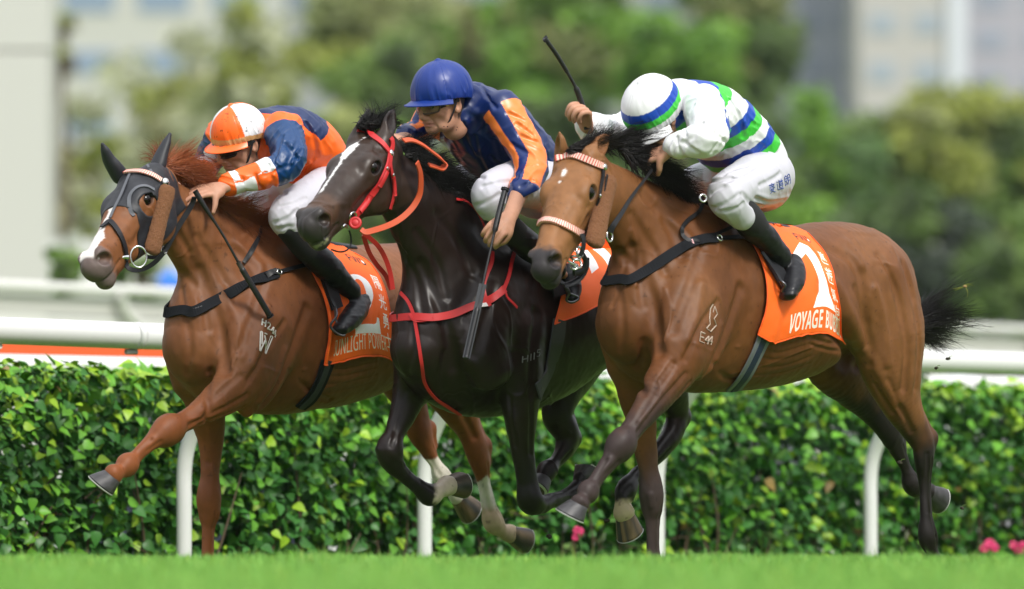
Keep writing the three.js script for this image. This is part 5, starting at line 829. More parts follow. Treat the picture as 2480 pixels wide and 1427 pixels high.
  const cp = thing('cheek_piece', 'brown sheepskin cheek roll beside the hooded chestnut eye', 'cheek piece', tackBase(c)); part('fleece', cheekRoll(c, q([[765, 540]])[0], q([[640, 1040]])[0], 0.031, 0.018, V(0.3, 0.05, 0.95), 0.055), fleece, cp); part('strap', band(c, q([[770, 545], [735, 690], [700, 830], [655, 1000]]), 0.016, 0.012, 0.004), leather, cp);
  const h = thing('breast_girth', 'black breast girth with buckle across the chestnut chest', 'breast girth', tackBase(c)), z = (list) => list.map(([x, y]) => [400 + x / 2.973, 560 + y / 2.973]);
  part('chest_strap', wrapBand(c, z([[104, 540], [130, 575], [200, 580], [330, 520], [470, 445], [600, 385], [720, 335], [800, 305]]), 0.044, 0.005, 0.005), webbing, h);
  part('saddle_strap', band(c, z([[800, 302], [870, 280], [940, 262], [1010, 245]]), 0.017, 0.007, 0.004), leather, h); part('keeper', band(c, z([[715, 328], [760, 310], [800, 300]]), 0.026, 0.012, 0.006), leather, h);
  const [[k], [kn]] = onSkin(c, z([[805, 302]]), 0.016); part('buckle', ringAt(k, kn, 0.011, 0.0028), steel, h);
  part('neck_strap', band(c, [[640, 540], [628, 555], [622, 580], [606, 615], [588, 640]].map((a) => a), 0.013, 0.014, 0.004), leather, h); part('neck_strap', band(c, [[628, 540], [620, 580], [604, 605], [586, 640]], 0.012, 0.02, 0.003), leather, h);
  const [[d], [dn]] = onSkin(c, [[619, 538]], 0.012); part('ring', ringAt(d, dn, 0.012, 0.003), steel, h); part('stitching', cord(c, z([[150, 560], [200, 565], [255, 545]]), 0.0025, 0.011), std('stitching', [0.12, 0.12, 0.13], 0.7), h);
}
{ // ---- bay: bridle, cheek roll, breast girth
  const c = bay, q = (list) => list.map(([x, y, ...l]) => [1260 + x / 3.398, 300 + y / 3.398, ...l]), g = thing('bridle', 'black bridle with pink bound bands on the bay head', 'bridle', tackBase(c));
  part('browband', band(c, q([[238, 372], [250, 325], [300, 290], [400, 270], [480, 275], [560, 296], [620, 325], [665, 350]]), 0.026, 0.005, 0.008), wrapM, g);
  part('noseband', band(c, q([[152, 868], [165, 825], [210, 800], [270, 808], [340, 830], [410, 862], [470, 890], [500, 905]]), 0.025, 0.005, 0.009), wrapM, g);
  part('cheek_strap', band(c, q([[672, 372], [668, 430], [655, 500], [640, 590], [615, 690], [600, 760], [565, 830], [535, 890], [515, 950], [505, 1010]]), 0.017, 0.006, 0.005), leather, g);
  for (const [x, y, r] of [[678, 360, 0.014], [636, 590, 0.009], [606, 732, 0.007]]) { const [[p], [n]] = onSkin(c, q([[x, y]]), 0.012); part('buckle', stud(p, n, r), steel, g); }
  part('chin_strap', band(c, q([[505, 905], [520, 960], [515, 1030], [490, 1090]]), 0.018, 0.006, 0.005), leather, g);
  const bit = (x, y, l, n, R, r, s) => part('bit_ring', ringAt(c.F.at(...q([[x, y]])[0], l), n, R, r, s), steel, g);
  bit(488, 1055, 0.09, V(0.7, 0.2, 0.6), 0.017, 0.005, 1.2); bit(455, 1105, 0.09, V(0.2, 0.8, 0.5), 0.018, 0.005, 0.8); bit(470, 1150, 0.09, V(0.5, 0.3, 0.8), 0.018, 0.0045, 1); bit(445, 1175, 0.09, V(0.1, 0.6, 0.7), 0.014, 0.004, 1);
  part('bit', tube(q([[395, 1130, 0.08], [430, 1150, 0.09], [470, 1165, 0.09]]).map((a) => c.F.at(...a)), 0.005, 10, 8), steel, g);
  part('lip_strap', tube(q([[545, 1100, 0.07], [540, 1180, 0.07], [500, 1260, 0.06], [430, 1310, 0.05], [360, 1330, 0.04]]).map((a) => c.F.at(...a)), [0.012, 0.004], 30, 8), leather, g);
  part('rein_fitting', tube(q([[500, 1060, 0.085], [535, 1120, 0.085], [520, 1200, 0.08], [440, 1230, 0.08]]).map((a) => c.F.at(...a)), [0.014, 0.007], 24, 8), leather, g);
  const rp = q([[735, 890, 0.12], [770, 830, 0.13], [830, 740, 0.13], [890, 640, 0.13], [960, 540, 0.12], [1030, 450, 0.11], [1080, 380, 0.09]]).map((a) => c.F.at(...a)); part('rein', strap(rp, rp.map(() => V(0.5, 0.3, 0.8)), (t) => mix(0.026, 0.011, Math.min(1, t * 1.5)), 0.004, 50), leather, g);
  part('rein_ring', ringAt(c.F.at(...q([[735, 925]])[0], 0.115), V(0.75, 0.1, 0.6), 0.017, 0.004, 1.25), steel, g);
  const cp = thing('cheek_piece', 'brown sheepskin cheek roll beside the bay eye', 'cheek piece', tackBase(c)); part('fleece', cheekRoll(c, q([[722, 455]])[0], q([[612, 980]])[0], 0.036, 0.02, V(0.3, 0.05, 0.95), 0.03), fleece, cp); part('strap', band(c, q([[690, 420], [670, 560], [640, 720], [590, 900]]), 0.016, 0.012, 0.004), leather, cp);
  const h = thing('breast_girth', 'black breast girth with small red label across the bay chest', 'breast girth', tackBase(c)), z = (list) => list.map(([x, y]) => [1440 + x / 2.7444, 460 + y / 2.7444]);
  part('chest_strap', wrapBand(c, z([[140, 560], [175, 600], [230, 605], [340, 545], [460, 460], [560, 400], [640, 360], [720, 335], [800, 325]]), 0.043, 0.005, 0.005), webbing, h);
  part('saddle_strap', band(c, z([[800, 325], [880, 322], [960, 315], [1040, 315]]), 0.018, 0.007, 0.004), leather, h); part('saddle_strap', band(c, z([[770, 318], [830, 290], [900, 255], [945, 235]]), 0.014, 0.01, 0.004), leather, h);
  part('neck_strap', band(c, z([[722, 60], [715, 110], [680, 160], [610, 210], [575, 260], [580, 300], [620, 340], [680, 350], [700, 365]]), 0.016, 0.011, 0.004), leather, h);
  part('label', band(c, z([[600, 372], [628, 360], [655, 352]]), 0.022, 0.011, 0.002), std('white and red label', [0.72, 0.4, 0.42], 0.6), h);
  const [[k], [kn]] = onSkin(c, z([[818, 328]]), 0.014); part('buckle', ringAt(k, kn, 0.012, 0.004), steel, h); const [[k2], [kn2]] = onSkin(c, z([[722, 55]]), 0.012); part('ring', ringAt(k2, kn2, 0.014, 0.0035), steel, h);
}
// ---- saddlecloths: a cloth laid over the back, its printed side towards us; edges given on the near side
const GLYPH = { // brush strokes in a unit square, y down
  '陽': [[.1, .08, .1, .95], [.1, .1, .32, .1, .2, .34, .34, .52, .14, .6], [.45, .08, .88, .08, .88, .4, .45, .4, .45, .08], [.45, .24, .86, .24], [.38, .5, .96, .5], [.5, .52, .4, .74], [.5, .62, .94, .62, .88, .92, .78, .92], [.66, .64, .5, .9], [.8, .64, .66, .92]],
  '光': [[.5, .04, .5, .42], [.22, .14, .32, .34], [.8, .12, .68, .34], [.08, .46, .94, .46], [.38, .48, .34, .72, .1, .94], [.6, .48, .6, .88, .7, .92, .92, .9, .92, .76]],
  '勇': [[.24, .06, .74, .06, .52, .2], [.4, .14, .52, .2], [.22, .26, .22, .62], [.22, .26, .8, .26, .8, .62], [.22, .38, .78, .38], [.22, .5, .78, .5], [.5, .26, .5, .52], [.14, .68, .86, .68, .8, .94, .68, .92], [.48, .58, .4, .8, .16, .97]],
  '士': [[.5, .06, .5, .9], [.1, .36, .92, .36], [.22, .9, .8, .9]],
  '遨': [[.34, .06, .34, .3], [.22, .14, .5, .14], [.18, .28, .54, .28], [.36, .28, .26, .66], [.34, .42, .52, .42, .46, .66], [.66, .06, .56, .34], [.6, .22, .92, .22], [.84, .22, .6, .7], [.62, .38, .94, .7], [.06, .12, .16, .22], [.04, .4, .16, .4, .08, .78], [.08, .8, .3, .9, .96, .92]],
  '遊': [[.3, .04, .36, .14], [.2, .2, .54, .2], [.34, .2, .24, .7], [.34, .36, .5, .36, .46, .68], [.64, .04, .56, .26], [.6, .16, .94, .16], [.62, .32, .86, .32, .74, .44], [.56, .5, .96, .5], [.76, .42, .76, .74, .68, .72], [.06, .12, .16, .22], [.04, .4, .16, .4, .08, .78], [.08, .8, .3, .9, .96, .92]],
  '氣': [[.3, .04, .16, .3], [.26, .14, .86, .14], [.28, .25, .76, .25], [.16, .36, .74, .36, .74, .76, .94, .92, .94, .8], [.42, .44, .42, .92], [.16, .64, .66, .64], [.2, .48, .3, .58], [.64, .46, .52, .58], [.4, .66, .14, .9], [.44, .66, .66, .88]],
  '泡': [[.1, .1, .2, .2], [.06, .36, .16, .46], [.06, .94, .24, .62], [.48, .04, .34, .34], [.42, .2, .9, .2, .88, .6, .78, .6], [.44, .38, .72, .38, .72, .6, .44, .6], [.44, .38, .44, .88, .92, .88, .94, .72]],
  '麥': [[.5, .02, .5, .42], [.1, .16, .9, .16], [.3, .22, .2, .36], [.72, .22, .8, .36], [.5, .3, .14, .52], [.5, .3, .88, .52], [.4, .54, .2, .74], [.34, .6, .74, .6, .2, .97], [.36, .72, .88, .96]],
  '道': [[.4, .04, .48, .14], [.78, .02, .68, .14], [.32, .18, .94, .18], [.42, .3, .86, .3, .86, .74, .42, .74, .42, .3], [.42, .44, .84, .44], [.42, .58, .84, .58], [.08, .12, .18, .24], [.04, .4, .18, .4, .1, .78], [.08, .8, .3, .9, .96, .92]],
  '朗': [[.28, .02, .32, .12], [.12, .14, .12, .9, .3, .8], [.12, .14, .46, .14, .46, .5, .12, .5], [.12, .32, .46, .32], [.34, .6, .48, .84], [.62, .1, .6, .7, .5, .94], [.62, .1, .92, .1, .92, .92, .82, .92], [.62, .36, .92, .36], [.62, .6, .92, .6]],
};
function brush(x, g, cx, cy, w, h, lw) { x.lineWidth = lw; x.lineCap = 'round'; x.lineJoin = 'round'; for (const s of GLYPH[g]) { x.beginPath(); for (let i = 0; i < s.length; i += 2) i ? x.lineTo(cx + s[i] * w, cy + s[i + 1] * h) : x.moveTo(cx + s[i] * w, cy + s[i + 1] * h); x.stroke(); } }
function clothTex(draw) {
  const W = 1024, c = document.createElement('canvas'); c.width = c.height = W; const x = c.getContext('2d'); x.fillStyle = '#ff6a17'; x.fillRect(0, 0, W, W); draw(x, W);
  const t = new THREE.CanvasTexture(c); t.colorSpace = THREE.SRGBColorSpace; t.flipY = true; return t;
}
function coons(top, bottom, front, rear) { const C = [top, bottom, front, rear].map((l) => curveOf(l.map(([x, y]) => V(x, y, 0)))); return (s, t) => { const a = C[0].getPoint(s), b = C[1].getPoint(s), c = C[2].getPoint(t), d = C[3].getPoint(t), p00 = C[0].getPoint(0), p10 = C[0].getPoint(1), p01 = C[1].getPoint(0), p11 = C[1].getPoint(1), f = (k) => (1 - t) * a[k] + t * b[k] + (1 - s) * c[k] + s * d[k] - ((1 - s) * (1 - t) * p00[k] + s * (1 - t) * p10[k] + (1 - s) * t * p01[k] + s * t * p11[k]); return [f('x'), f('y')]; }; }
function saddlecloth(ctx, label, E, draw, wave) {
  const P = coons(E.top, E.bottom, E.front, E.rear), N = 44, M = 44, grid = [];
  for (let j = 0; j <= M; j++) { const row = []; for (let i = 0; i <= N; i++) { const s = i / N, t = j / M, [x, y] = P(s, t); let p = ctx.f.px(x, y), n; if (!p) { p = ctx.F.at(x, y, 0.1); n = V(0, 1, 0); } else n = ctx.f.normalAt(p); row.push([p, n, s, t]); } grid.push(row); }
  const rows = [];
  const lift = (s, t) => 0.012 + wave(s, t);
  // over the back to the far side: dropped on the horse from above, then mirrored down the off side
  const lOf = (p) => ctx.F.n.dot(p) - ctx.F.off, mir = (p) => p.clone().addScaledVector(ctx.F.n, -2 * lOf(p));
  for (let j = 18; j >= 2; j -= 2) rows.push(grid[j].map(([p, n, s]) => [mir(p.clone().addScaledVector(n, 0.012)), s, 0.004]));
  for (let k = 0; k <= 10; k++) rows.push(grid[0].map(([p, n, s]) => { const l0 = lOf(p), l = mix(-l0, l0, k / 10), o = p.clone().addScaledVector(ctx.F.n, l - l0); o.y += 0.7; const h = ctx.f.hit(o, V(0, -1, 0), 1.4); return [(h ?? p.clone().addScaledVector(ctx.F.n, l - l0)).add(V(0, 0.012, 0)), s, 0.004]; }));
  for (const r of grid) rows.push(r.map(([p, n, s, t]) => [p.clone().addScaledVector(n, lift(s, t)), s, t]));
  const pos = [], uv = [], idx = []; rows.forEach((r, j) => r.forEach(([p, s, t], i) => { pos.push(p.x, p.y, p.z); uv.push(s, 1 - t); if (j < rows.length - 1 && i < N) { const k = j * (N + 1) + i; idx.push(k, k + N + 1, k + 1, k + 1, k + N + 1, k + N + 2); } }));
  const g = thing('saddlecloth', label, 'saddlecloth', ctx.g.position.clone(), undefined), m = std('printed orange cloth', null, 0.62, { map: clothTex(draw), side: THREE.DoubleSide, sheen: 0.2 });
  part('cloth', geoFrom(pos, idx, uv), m, g);
  // bound hem all round the printed side
  const hem = []; for (let i = 0; i <= N; i++) hem.push(rows[rows.length - 1][i][0]); part('hem', tube(hem, 0.0028, 80, 6), std('orange binding', rgb('#f2570c'), 0.6), g);
  const fr = []; for (let j = 21; j < rows.length; j++) fr.push(rows[j][0][0]); part('hem', tube(fr, 0.0028, 80, 6), std('orange binding', rgb('#f2570c'), 0.6), g); const re = []; for (let j = 21; j < rows.length; j++) re.push(rows[j][N][0]); part('hem', tube(re, 0.0028, 80, 6), std('orange binding', rgb('#f2570c'), 0.6), g);
  return g;
}
const text = (x, s, px, py, w, h, color, font = 'sans-serif', weight = 'bold') => { x.save(); x.fillStyle = color; x.font = weight + ' 100px ' + font; x.textBaseline = 'alphabetic'; x.textAlign = 'left'; const m = x.measureText(s); x.translate(px, py); x.scale(w / m.width, h / 73); x.fillText(s, 0, 0); x.restore(); };
const cjkColumn = (x, s, cx, y0, w, h, gap, tilt, lw = 9) => [...s].forEach((g, i) => brush(x, g, cx + i * tilt, y0 + i * gap, w, h, lw));
const sponsor = (x, px, py, w, h) => { text(x, 'FWD', px, py, w, h, '#1c1714', 'sans-serif', 'bold'); x.fillStyle = '#fff3ea'; x.beginPath(); x.arc(px + w * 0.84, py - h * 0.42, h * 0.2, 0, 7); x.fill(); };
saddlecloth(chestnut, 'orange saddlecloth lettered SUNLIGHT POWER on the chestnut horse', {
  top: [[706, 600], [770, 592], [850, 615]], rear: [[850, 615], [896, 645], [926, 697], [940, 755], [947, 812], [958, 876]], front: [[706, 600], [738, 640], [775, 715], [790, 800], [779, 881]], bottom: [[779, 881], [806, 878], [868, 862], [920, 862], [958, 876]],
}, (x, W) => { x.fillStyle = '#fbfbfb'; x.save(); text(x, '2', W * 0.42, W * 0.83, W * 0.4, W * 0.46, '#fbfbfb', 'serif'); x.restore(); sponsor(x, W * 0.64, W * 0.25, W * 0.26, W * 0.085); x.strokeStyle = '#fdf6ee'; cjkColumn(x, '陽光勇士', W * 0.83, W * 0.33, W * 0.12, W * 0.125, W * 0.155, W * 0.006, 11); text(x, 'SUNLIGHT POWER', W * 0.2, W * 0.945, W * 0.66, W * 0.115, '#f6e6d4', 'sans-serif', 'normal'); x.strokeStyle = '#d9480a'; x.lineWidth = 3; x.strokeRect(14, 14, W - 28, W - 28); },
(s, t) => 0.006 * Math.sin(s * 9 + t * 4) * t * (1 - s * 0.5) + 0.02 * smooth(0.3, 0.0, s) * smooth(0.3, 0.8, t) * (0.5 + 0.5 * Math.sin(s * 38)) + 0.012 * smooth(0.9, 1, t) * smooth(0.85, 1, s));
saddlecloth(bay, 'orange saddlecloth lettered VOYAGE BUBBLE with a white one on the bay horse', {
  top: [[1798, 562], [1870, 548], [1950, 566]], rear: [[1950, 566], [1995, 618], [2022, 690], [2034, 760], [2034, 832]], front: [[1798, 562], [1832, 618], [1849, 680], [1846, 745], [1826, 808]], bottom: [[1826, 808], [1866, 826], [1930, 812], [1998, 808], [2034, 832]],
}, (x, W) => { x.fillStyle = '#fdfdfd'; x.beginPath(); x.moveTo(W * 0.5, W * 0.3); x.lineTo(W * 0.66, W * 0.2); x.lineTo(W * 0.74, W * 0.23); x.quadraticCurveTo(W * 0.86, W * 0.45, W * 0.83, W * 0.62); x.lineTo(W * 0.92, W * 0.76); x.lineTo(W * 0.6, W * 0.77); x.lineTo(W * 0.66, W * 0.63); x.quadraticCurveTo(W * 0.72, W * 0.45, W * 0.65, W * 0.31); x.lineTo(W * 0.52, W * 0.38); x.closePath(); x.fill(); sponsor(x, W * 0.66, W * 0.165, W * 0.24, W * 0.075); x.strokeStyle = '#fdf6ee'; cjkColumn(x, '遨遊氣泡', W * 0.865, W * 0.24, W * 0.095, W * 0.125, W * 0.15, W * 0.008, 9); text(x, 'VOYAGE BUBBLE', W * 0.38, W * 0.95, W * 0.66, W * 0.16, '#f4ece2', 'sans-serif', 'bold'); x.strokeStyle = '#d9480a'; x.lineWidth = 3; x.strokeRect(14, 14, W - 28, W - 28); },
(s, t) => 0.004 * Math.sin(s * 8 + t * 5) * t + 0.016 * smooth(0.32, 0.22, s) * smooth(0.35, 0.9, t) + 0.01 * smooth(0.9, 1, t) * smooth(0.85, 1, s));
saddlecloth(dark, 'orange saddlecloth with white bands half hidden behind the bay muzzle', {
  top: [[1325, 580], [1400, 568], [1490, 585]], rear: [[1490, 585], [1530, 630], [1552, 690]], front: [[1325, 580], [1345, 640], [1356, 700], [1338, 786]], bottom: [[1338, 786], [1395, 765], [1450, 738], [1510, 710], [1552, 690]],
}, (x, W) => { x.fillStyle = '#f6f2f2'; for (const [a, b] of [[0.3, 0.02], [0.52, 0.0]]) { x.beginPath(); x.moveTo(W * a, W * b); x.quadraticCurveTo(W * (a + 0.22), W * 0.22, W * (a + 0.2), W * 0.58); x.lineTo(W * (a + 0.1), W * 0.62); x.quadraticCurveTo(W * (a + 0.1), W * 0.3, W * (a - 0.12), W * 0.16); x.closePath(); x.fill(); } text(x, 'RED LION', W * 0.48, W * 0.93, W * 0.6, W * 0.2, '#e9a086', 'sans-serif', 'normal'); },
(s, t) => 0.005 * Math.sin(s * 12 + t * 3) * t);
// ---- girths, saddles, stirrups
function saddle(ctx, label, seat, flap, stirrup, girth, gm) {
  const g = thing('saddle', label, 'saddle', ctx.g.position.clone(), 'light racing saddles under the jockeys'), f = new Field(); f.chain(seat.map((a) => ({ p: ctx.F.at(a[0], a[1], 0), w: a[2], h: a[3] })), ctx.F.n, 0.02, 5); part('seat', f.mesh(0.008, null, 0.006), leather, g);
  part('flap', band(ctx, flap, 0.07, 0.022, 0.008), leather, g);
  const sp = stirrup.map((a) => ctx.F.at(a[0], a[1], a[2])); part('stirrup_leather', strap(sp.slice(0, 3), sp.slice(0, 3).map(() => V(0.7, 0.2, 0.7)), 0.016, 0.004, 24), leather, g);
  const A = sp[2], B = sp[3], C = sp[4], m = B.clone().lerp(C, 0.5), out = V(0.5, 0.1, 0.4); part('stirrup', tube([A, A.clone().lerp(B, 0.5).addScaledVector(out, 0.03), B, m.clone().add(V(0, -0.012, 0)), C, A.clone().lerp(C, 0.5).addScaledVector(out, -0.03)], 0.005, 40, 8, true), std('stirrup iron', [0.12, 0.12, 0.13], 0.35, { metalness: 0.8 }), g);
  const [p, o] = onSkin(ctx, girth, 0.006); part('girth', strap(p, o, 0.078, 0.006, 40), gm[0], g); if (gm[1]) { const [p2, o2] = onSkin(ctx, girth, 0.0115); part('girth_band', strap(p2, o2, 0.034, 0.003, 40), gm[1], g); }
}
saddle(chestnut, 'small black racing saddle with black girth on the chestnut horse', [[730, 590, 0.06, 0.02], [770, 596, 0.09, 0.024], [830, 602, 0.08, 0.02]], [[765, 640], [790, 700], [806, 750]], [[780, 650, 0.26], [800, 720, 0.27], [812, 745, 0.29], [800, 790, 0.3], [835, 812, 0.33]], [[792, 872], [775, 920], [752, 960], [725, 985]], [webbing, std('girth elastic', [0.03, 0.032, 0.04], 0.6)]);
saddle(bay, 'small black racing saddle with navy and grey girth on the bay horse', [[1785, 535, 0.06, 0.02], [1820, 545, 0.09, 0.024], [1880, 555, 0.08, 0.02]], [[1835, 590], [1862, 640], [1890, 690]], [[1845, 610, 0.26], [1880, 660, 0.28], [1890, 680, 0.3], [1895, 705, 0.3], [1932, 712, 0.33]], [[1855, 800], [1828, 860], [1800, 912], [1775, 942]], [std('grey girth edge', [0.14, 0.15, 0.16], 0.7), std('navy girth', [0.012, 0.02, 0.055], 0.6)]);
saddle(dark, 'small black racing saddle mostly hidden on the dark horse', [[1250, 580, 0.06, 0.02], [1290, 588, 0.09, 0.024], [1350, 596, 0.08, 0.02]], [[1300, 630], [1330, 680], [1345, 720]], [[1330, 630, 0.27], [1355, 680, 0.28], [1368, 690, 0.3], [1372, 728, 0.3], [1402, 722, 0.33]], [[1352, 775], [1345, 830], [1325, 900], [1300, 950]], [std('dark grey girth', [0.045, 0.047, 0.05], 0.7), null]);
// ---- whips in the jockeys' hands
function whip(label, pts, r) { const g = thing('whip', label, 'whip', pts[0].clone()); const c = curveOf(pts); part('shaft', tube(pts, r, 60, 10), std('whip', [0.012, 0.012, 0.014], 0.45), g); return [g, c]; }
{ const F = chestnut.F, p = [[472, 462, 0.15], [495, 500, 0.17], [540, 570, 0.21], [585, 650, 0.25], [622, 712, 0.28], [655, 768, 0.3]].map((a) => F.at(...a)); const [g, c] = whip('black whip lying down the chestnut shoulder from the jockey hand', p, (t) => (t > 0.6 ? 0.0125 : 0.0055 + 0.006 * smooth(0.3, 0.05, t))); part('grip_cap', tube([c.getPoint(0.985), c.getPoint(1)], 0.0155, 2, 10), leather, g); part('binding', tube([c.getPoint(0.56), c.getPoint(0.62)], 0.0105, 3, 10), std('binding', [0.05, 0.04, 0.035], 0.6), g); }
{ const F = dark.F, p = [[1224, 456, 0.43], [1210, 510, 0.43], [1198, 560, 0.43], [1180, 640, 0.43], [1158, 740, 0.43], [1129, 868, 0.43]].map((a) => F.at(...a)); const [g, c] = whip('black whip held upright by the navy jockey in front of the dark horse', p, (t) => (t < 0.26 ? 0.0115 : t > 0.7 ? 0.0115 : 0.0052)); part('grip_cap', tube([c.getPoint(0), c.getPoint(0.02)], 0.0165, 2, 10), leather, g); part('flap', strap([c.getPoint(0.7), c.getPoint(0.85), c.getPoint(1)], [V(0, 0.2, 1), V(0, 0.2, 1), V(0, 0.2, 1)], 0.03, 0.004, 12), std('whip flap', [0.03, 0.033, 0.04], 0.6), g); }
{ const F = bay.F, p = [[1319, 92, -0.12], [1345, 128, -0.12], [1372, 172, -0.12], [1397, 218, -0.12], [1412, 262, -0.115], [1424, 312, -0.11]].map((a) => F.at(...a)); const [g, c] = whip('black whip raised above the head of the bay horse', p, (t) => (t < 0.42 ? 0.0085 : t > 0.6 ? 0.0115 : 0.0065)); part('grip_cap', tube([c.getPoint(0.97), c.getPoint(1)], 0.017, 2, 10), leather, g); part('flap', tube([c.getPoint(0), c.getPoint(0.025)], [0.015, 0.006], 2, 10), leather, g); }
// ---- freeze brands: white hair, letters as strokes on the skin
const STROKE = { H: [[0, 0, 0, 1], [1, 0, 1, 1], [0, .5, 1, .5]], 2: [[0, .2, .4, 0, .9, .2, .8, .5, 0, 1, 1, 1]], 4: [[.75, 1, .75, 0, 0, .65, 1, .65]], 1: [[.5, 0, .5, 1]], 5: [[.9, 0, .15, 0, .1, .45, .7, .42, .9, .7, .6, 1, .05, .95]], E: [[.9, 0, .05, 0, .05, 1, .95, 1], [.05, .5, .75, .5]], W: [[0, 0, .25, 1, .5, .3, .75, 1, 1, 0]], M: [[0, 0, .2, 1, .45, .3, .65, 1, .95, 0], [.14, 0, .26, .6], [.56, .45, .64, .72, .8, 0], [0, 0, .14, 0], [.8, 0, .95, 0], [.34, .1, .45, .3, .56, .45], [.3, 0, .5, 0]], S: [[.5, 0, .3, .2, .3, .55, .4, .75, .1, .95, .5, 1, .95, .7, .7, .5, .95, .3, .65, .05, .55, .3]] };
function brandMark(ctx, list, r, mat) { const gs = []; for (const [ch, x, y, ux, uy, vx, vy] of list) for (const s of STROKE[ch]) { const px = []; for (let i = 0; i < s.length; i += 2) px.push([x + s[i] * ux + s[i + 1] * vx, y + s[i] * uy + s[i + 1] * vy]); const fine = []; for (let i = 0; i + 1 < px.length; i++) for (let k = 0; k < 4; k++) fine.push([mix(px[i][0], px[i + 1][0], k / 4), mix(px[i][1], px[i + 1][1], k / 4)]); fine.push(px[px.length - 1]); const [p] = onSkin(ctx, fine, 0.0008); gs.push(tube(p, [r, r * 0.6], fine.length * 3, 6)); } part('brand', merge(gs), mat, ctx.g); }
const whiteHair = std('white hair', [0.6, 0.57, 0.53], 0.8), greyHair = std('grey hair', [0.16, 0.16, 0.16], 0.8);
brandMark(chestnut, [['H', 636, 772, 8, 4, -2, 16], ['2', 648, 780, 7, 3, -1, 16], ['4', 657, 790, 7, 3, -2, 16], ['4', 663, 797, 6, 4, -2, 18], ['M', 631, 803, 30, 14, -8, 46]], 0.0032, whiteHair);
brandMark(bay, [['S', 1714, 732, 26, 10, -6, 66], ['E', 1697, 804, 12, 5, -3, 22], ['4', 1709, 811, 10, 4, -3, 20], ['4', 1718, 812, 9, 4, -3, 20]], 0.0026, std('faint white hair', [0.42, 0.33, 0.26], 0.8));
brandMark(dark, [['H', 1266, 863, 12, -3, -1, 16], ['1', 1282, 858, 8, -2, -1, 17], ['1', 1290, 855, 8, -2, -1, 17], ['5', 1301, 848, 8, -2, -1, 16]], 0.0024, greyHair);
// ---- blue name stitched on the white breeches
{ const gs = [], m = std('blue embroidery', rgb('#24459c'), 0.7); [['麥', 1860, 446, 17, -5, 3, 24], ['道', 1879, 438, 17, -6, 3, 25], ['朗', 1897, 427, 15, -8, 4, 26]].forEach(([g, x, y, ux, uy, vx, vy]) => { for (const s of GLYPH[g]) { const fine = []; for (let i = 0; i < s.length; i += 2) fine.push([x + s[i] * ux + s[i + 1] * vx, y + s[i] * uy + s[i + 1] * vy]); const [p] = onSkin(bay, fine, 0.001, J3.br); if (p.length > 1) gs.push(tube(p, [0.0016, 0.001], fine.length * 3, 5)); } }); const br = J3.g.children.find((c) => c.name === 'breeches'); part('embroidery', merge(gs), m, br); }
// ---------------------------------------------------------------- manes, forelocks, tails
// strands follow a shared, slowly turning flow so that they gather into wisps
function locks(ctx, n, root, flow, len, w) {
  const out = [], N = n * 10, sd = rnd(0, 99);
  for (let i = 0; i < N; i++) {
    const t = rnd(), r = root(t), d = flow(t), g = Math.floor(t * n * 0.55), cl = (k, a) => (hash3(g, k, Math.floor(sd)) - 0.5) * 2 * a;
    d.add(V(cl(1, 0.26), cl(2, 0.22), cl(3, 0.26))).add(V(rnd(-0.1, 0.1), rnd(-0.1, 0.1), rnd(-0.1, 0.1))).normalize(); const L = len(t) * (0.78 + cl(4, 0.24)) * rnd(0.72, 1.1);
    const wav = (s, a) => V(cl(5, a) + rnd(-a, a) * 0.4, cl(6, a) + rnd(-a, a) * 0.4, cl(7, a) + rnd(-a, a) * 0.4);
    out.push({ pts: [r, r.clone().addScaledVector(d, L * 0.35).add(wav(0, 0.012)), r.clone().addScaledVector(d, L * 0.7).add(wav(1, 0.03)), r.clone().addScaledVector(d, L).add(wav(2, 0.05))], w: w * 0.24 * rnd(0.6, 1.4) });
  }
  return out;
}
const alongPx = (ctx, list) => { const c = curveOf(list.map((a) => ctx.F.at(...a))); return (t) => c.getPoint(t).add(V(rnd(-0.012, 0.012), rnd(-0.012, 0.008), rnd(-0.012, 0.012))); };
const hairMat = (n, c) => std(n, c, 0.45, { specularIntensity: 0.5 });
function mane(ctx, mat, sets, name = 'mane') { const all = []; for (const s of sets) all.push(...locks(ctx, s.n, alongPx(ctx, s.root), s.flow, s.len, s.w ?? 0.006)); part(name, hairGeo(all, 0.006, 8), mat, ctx.g); }
reseed(31);
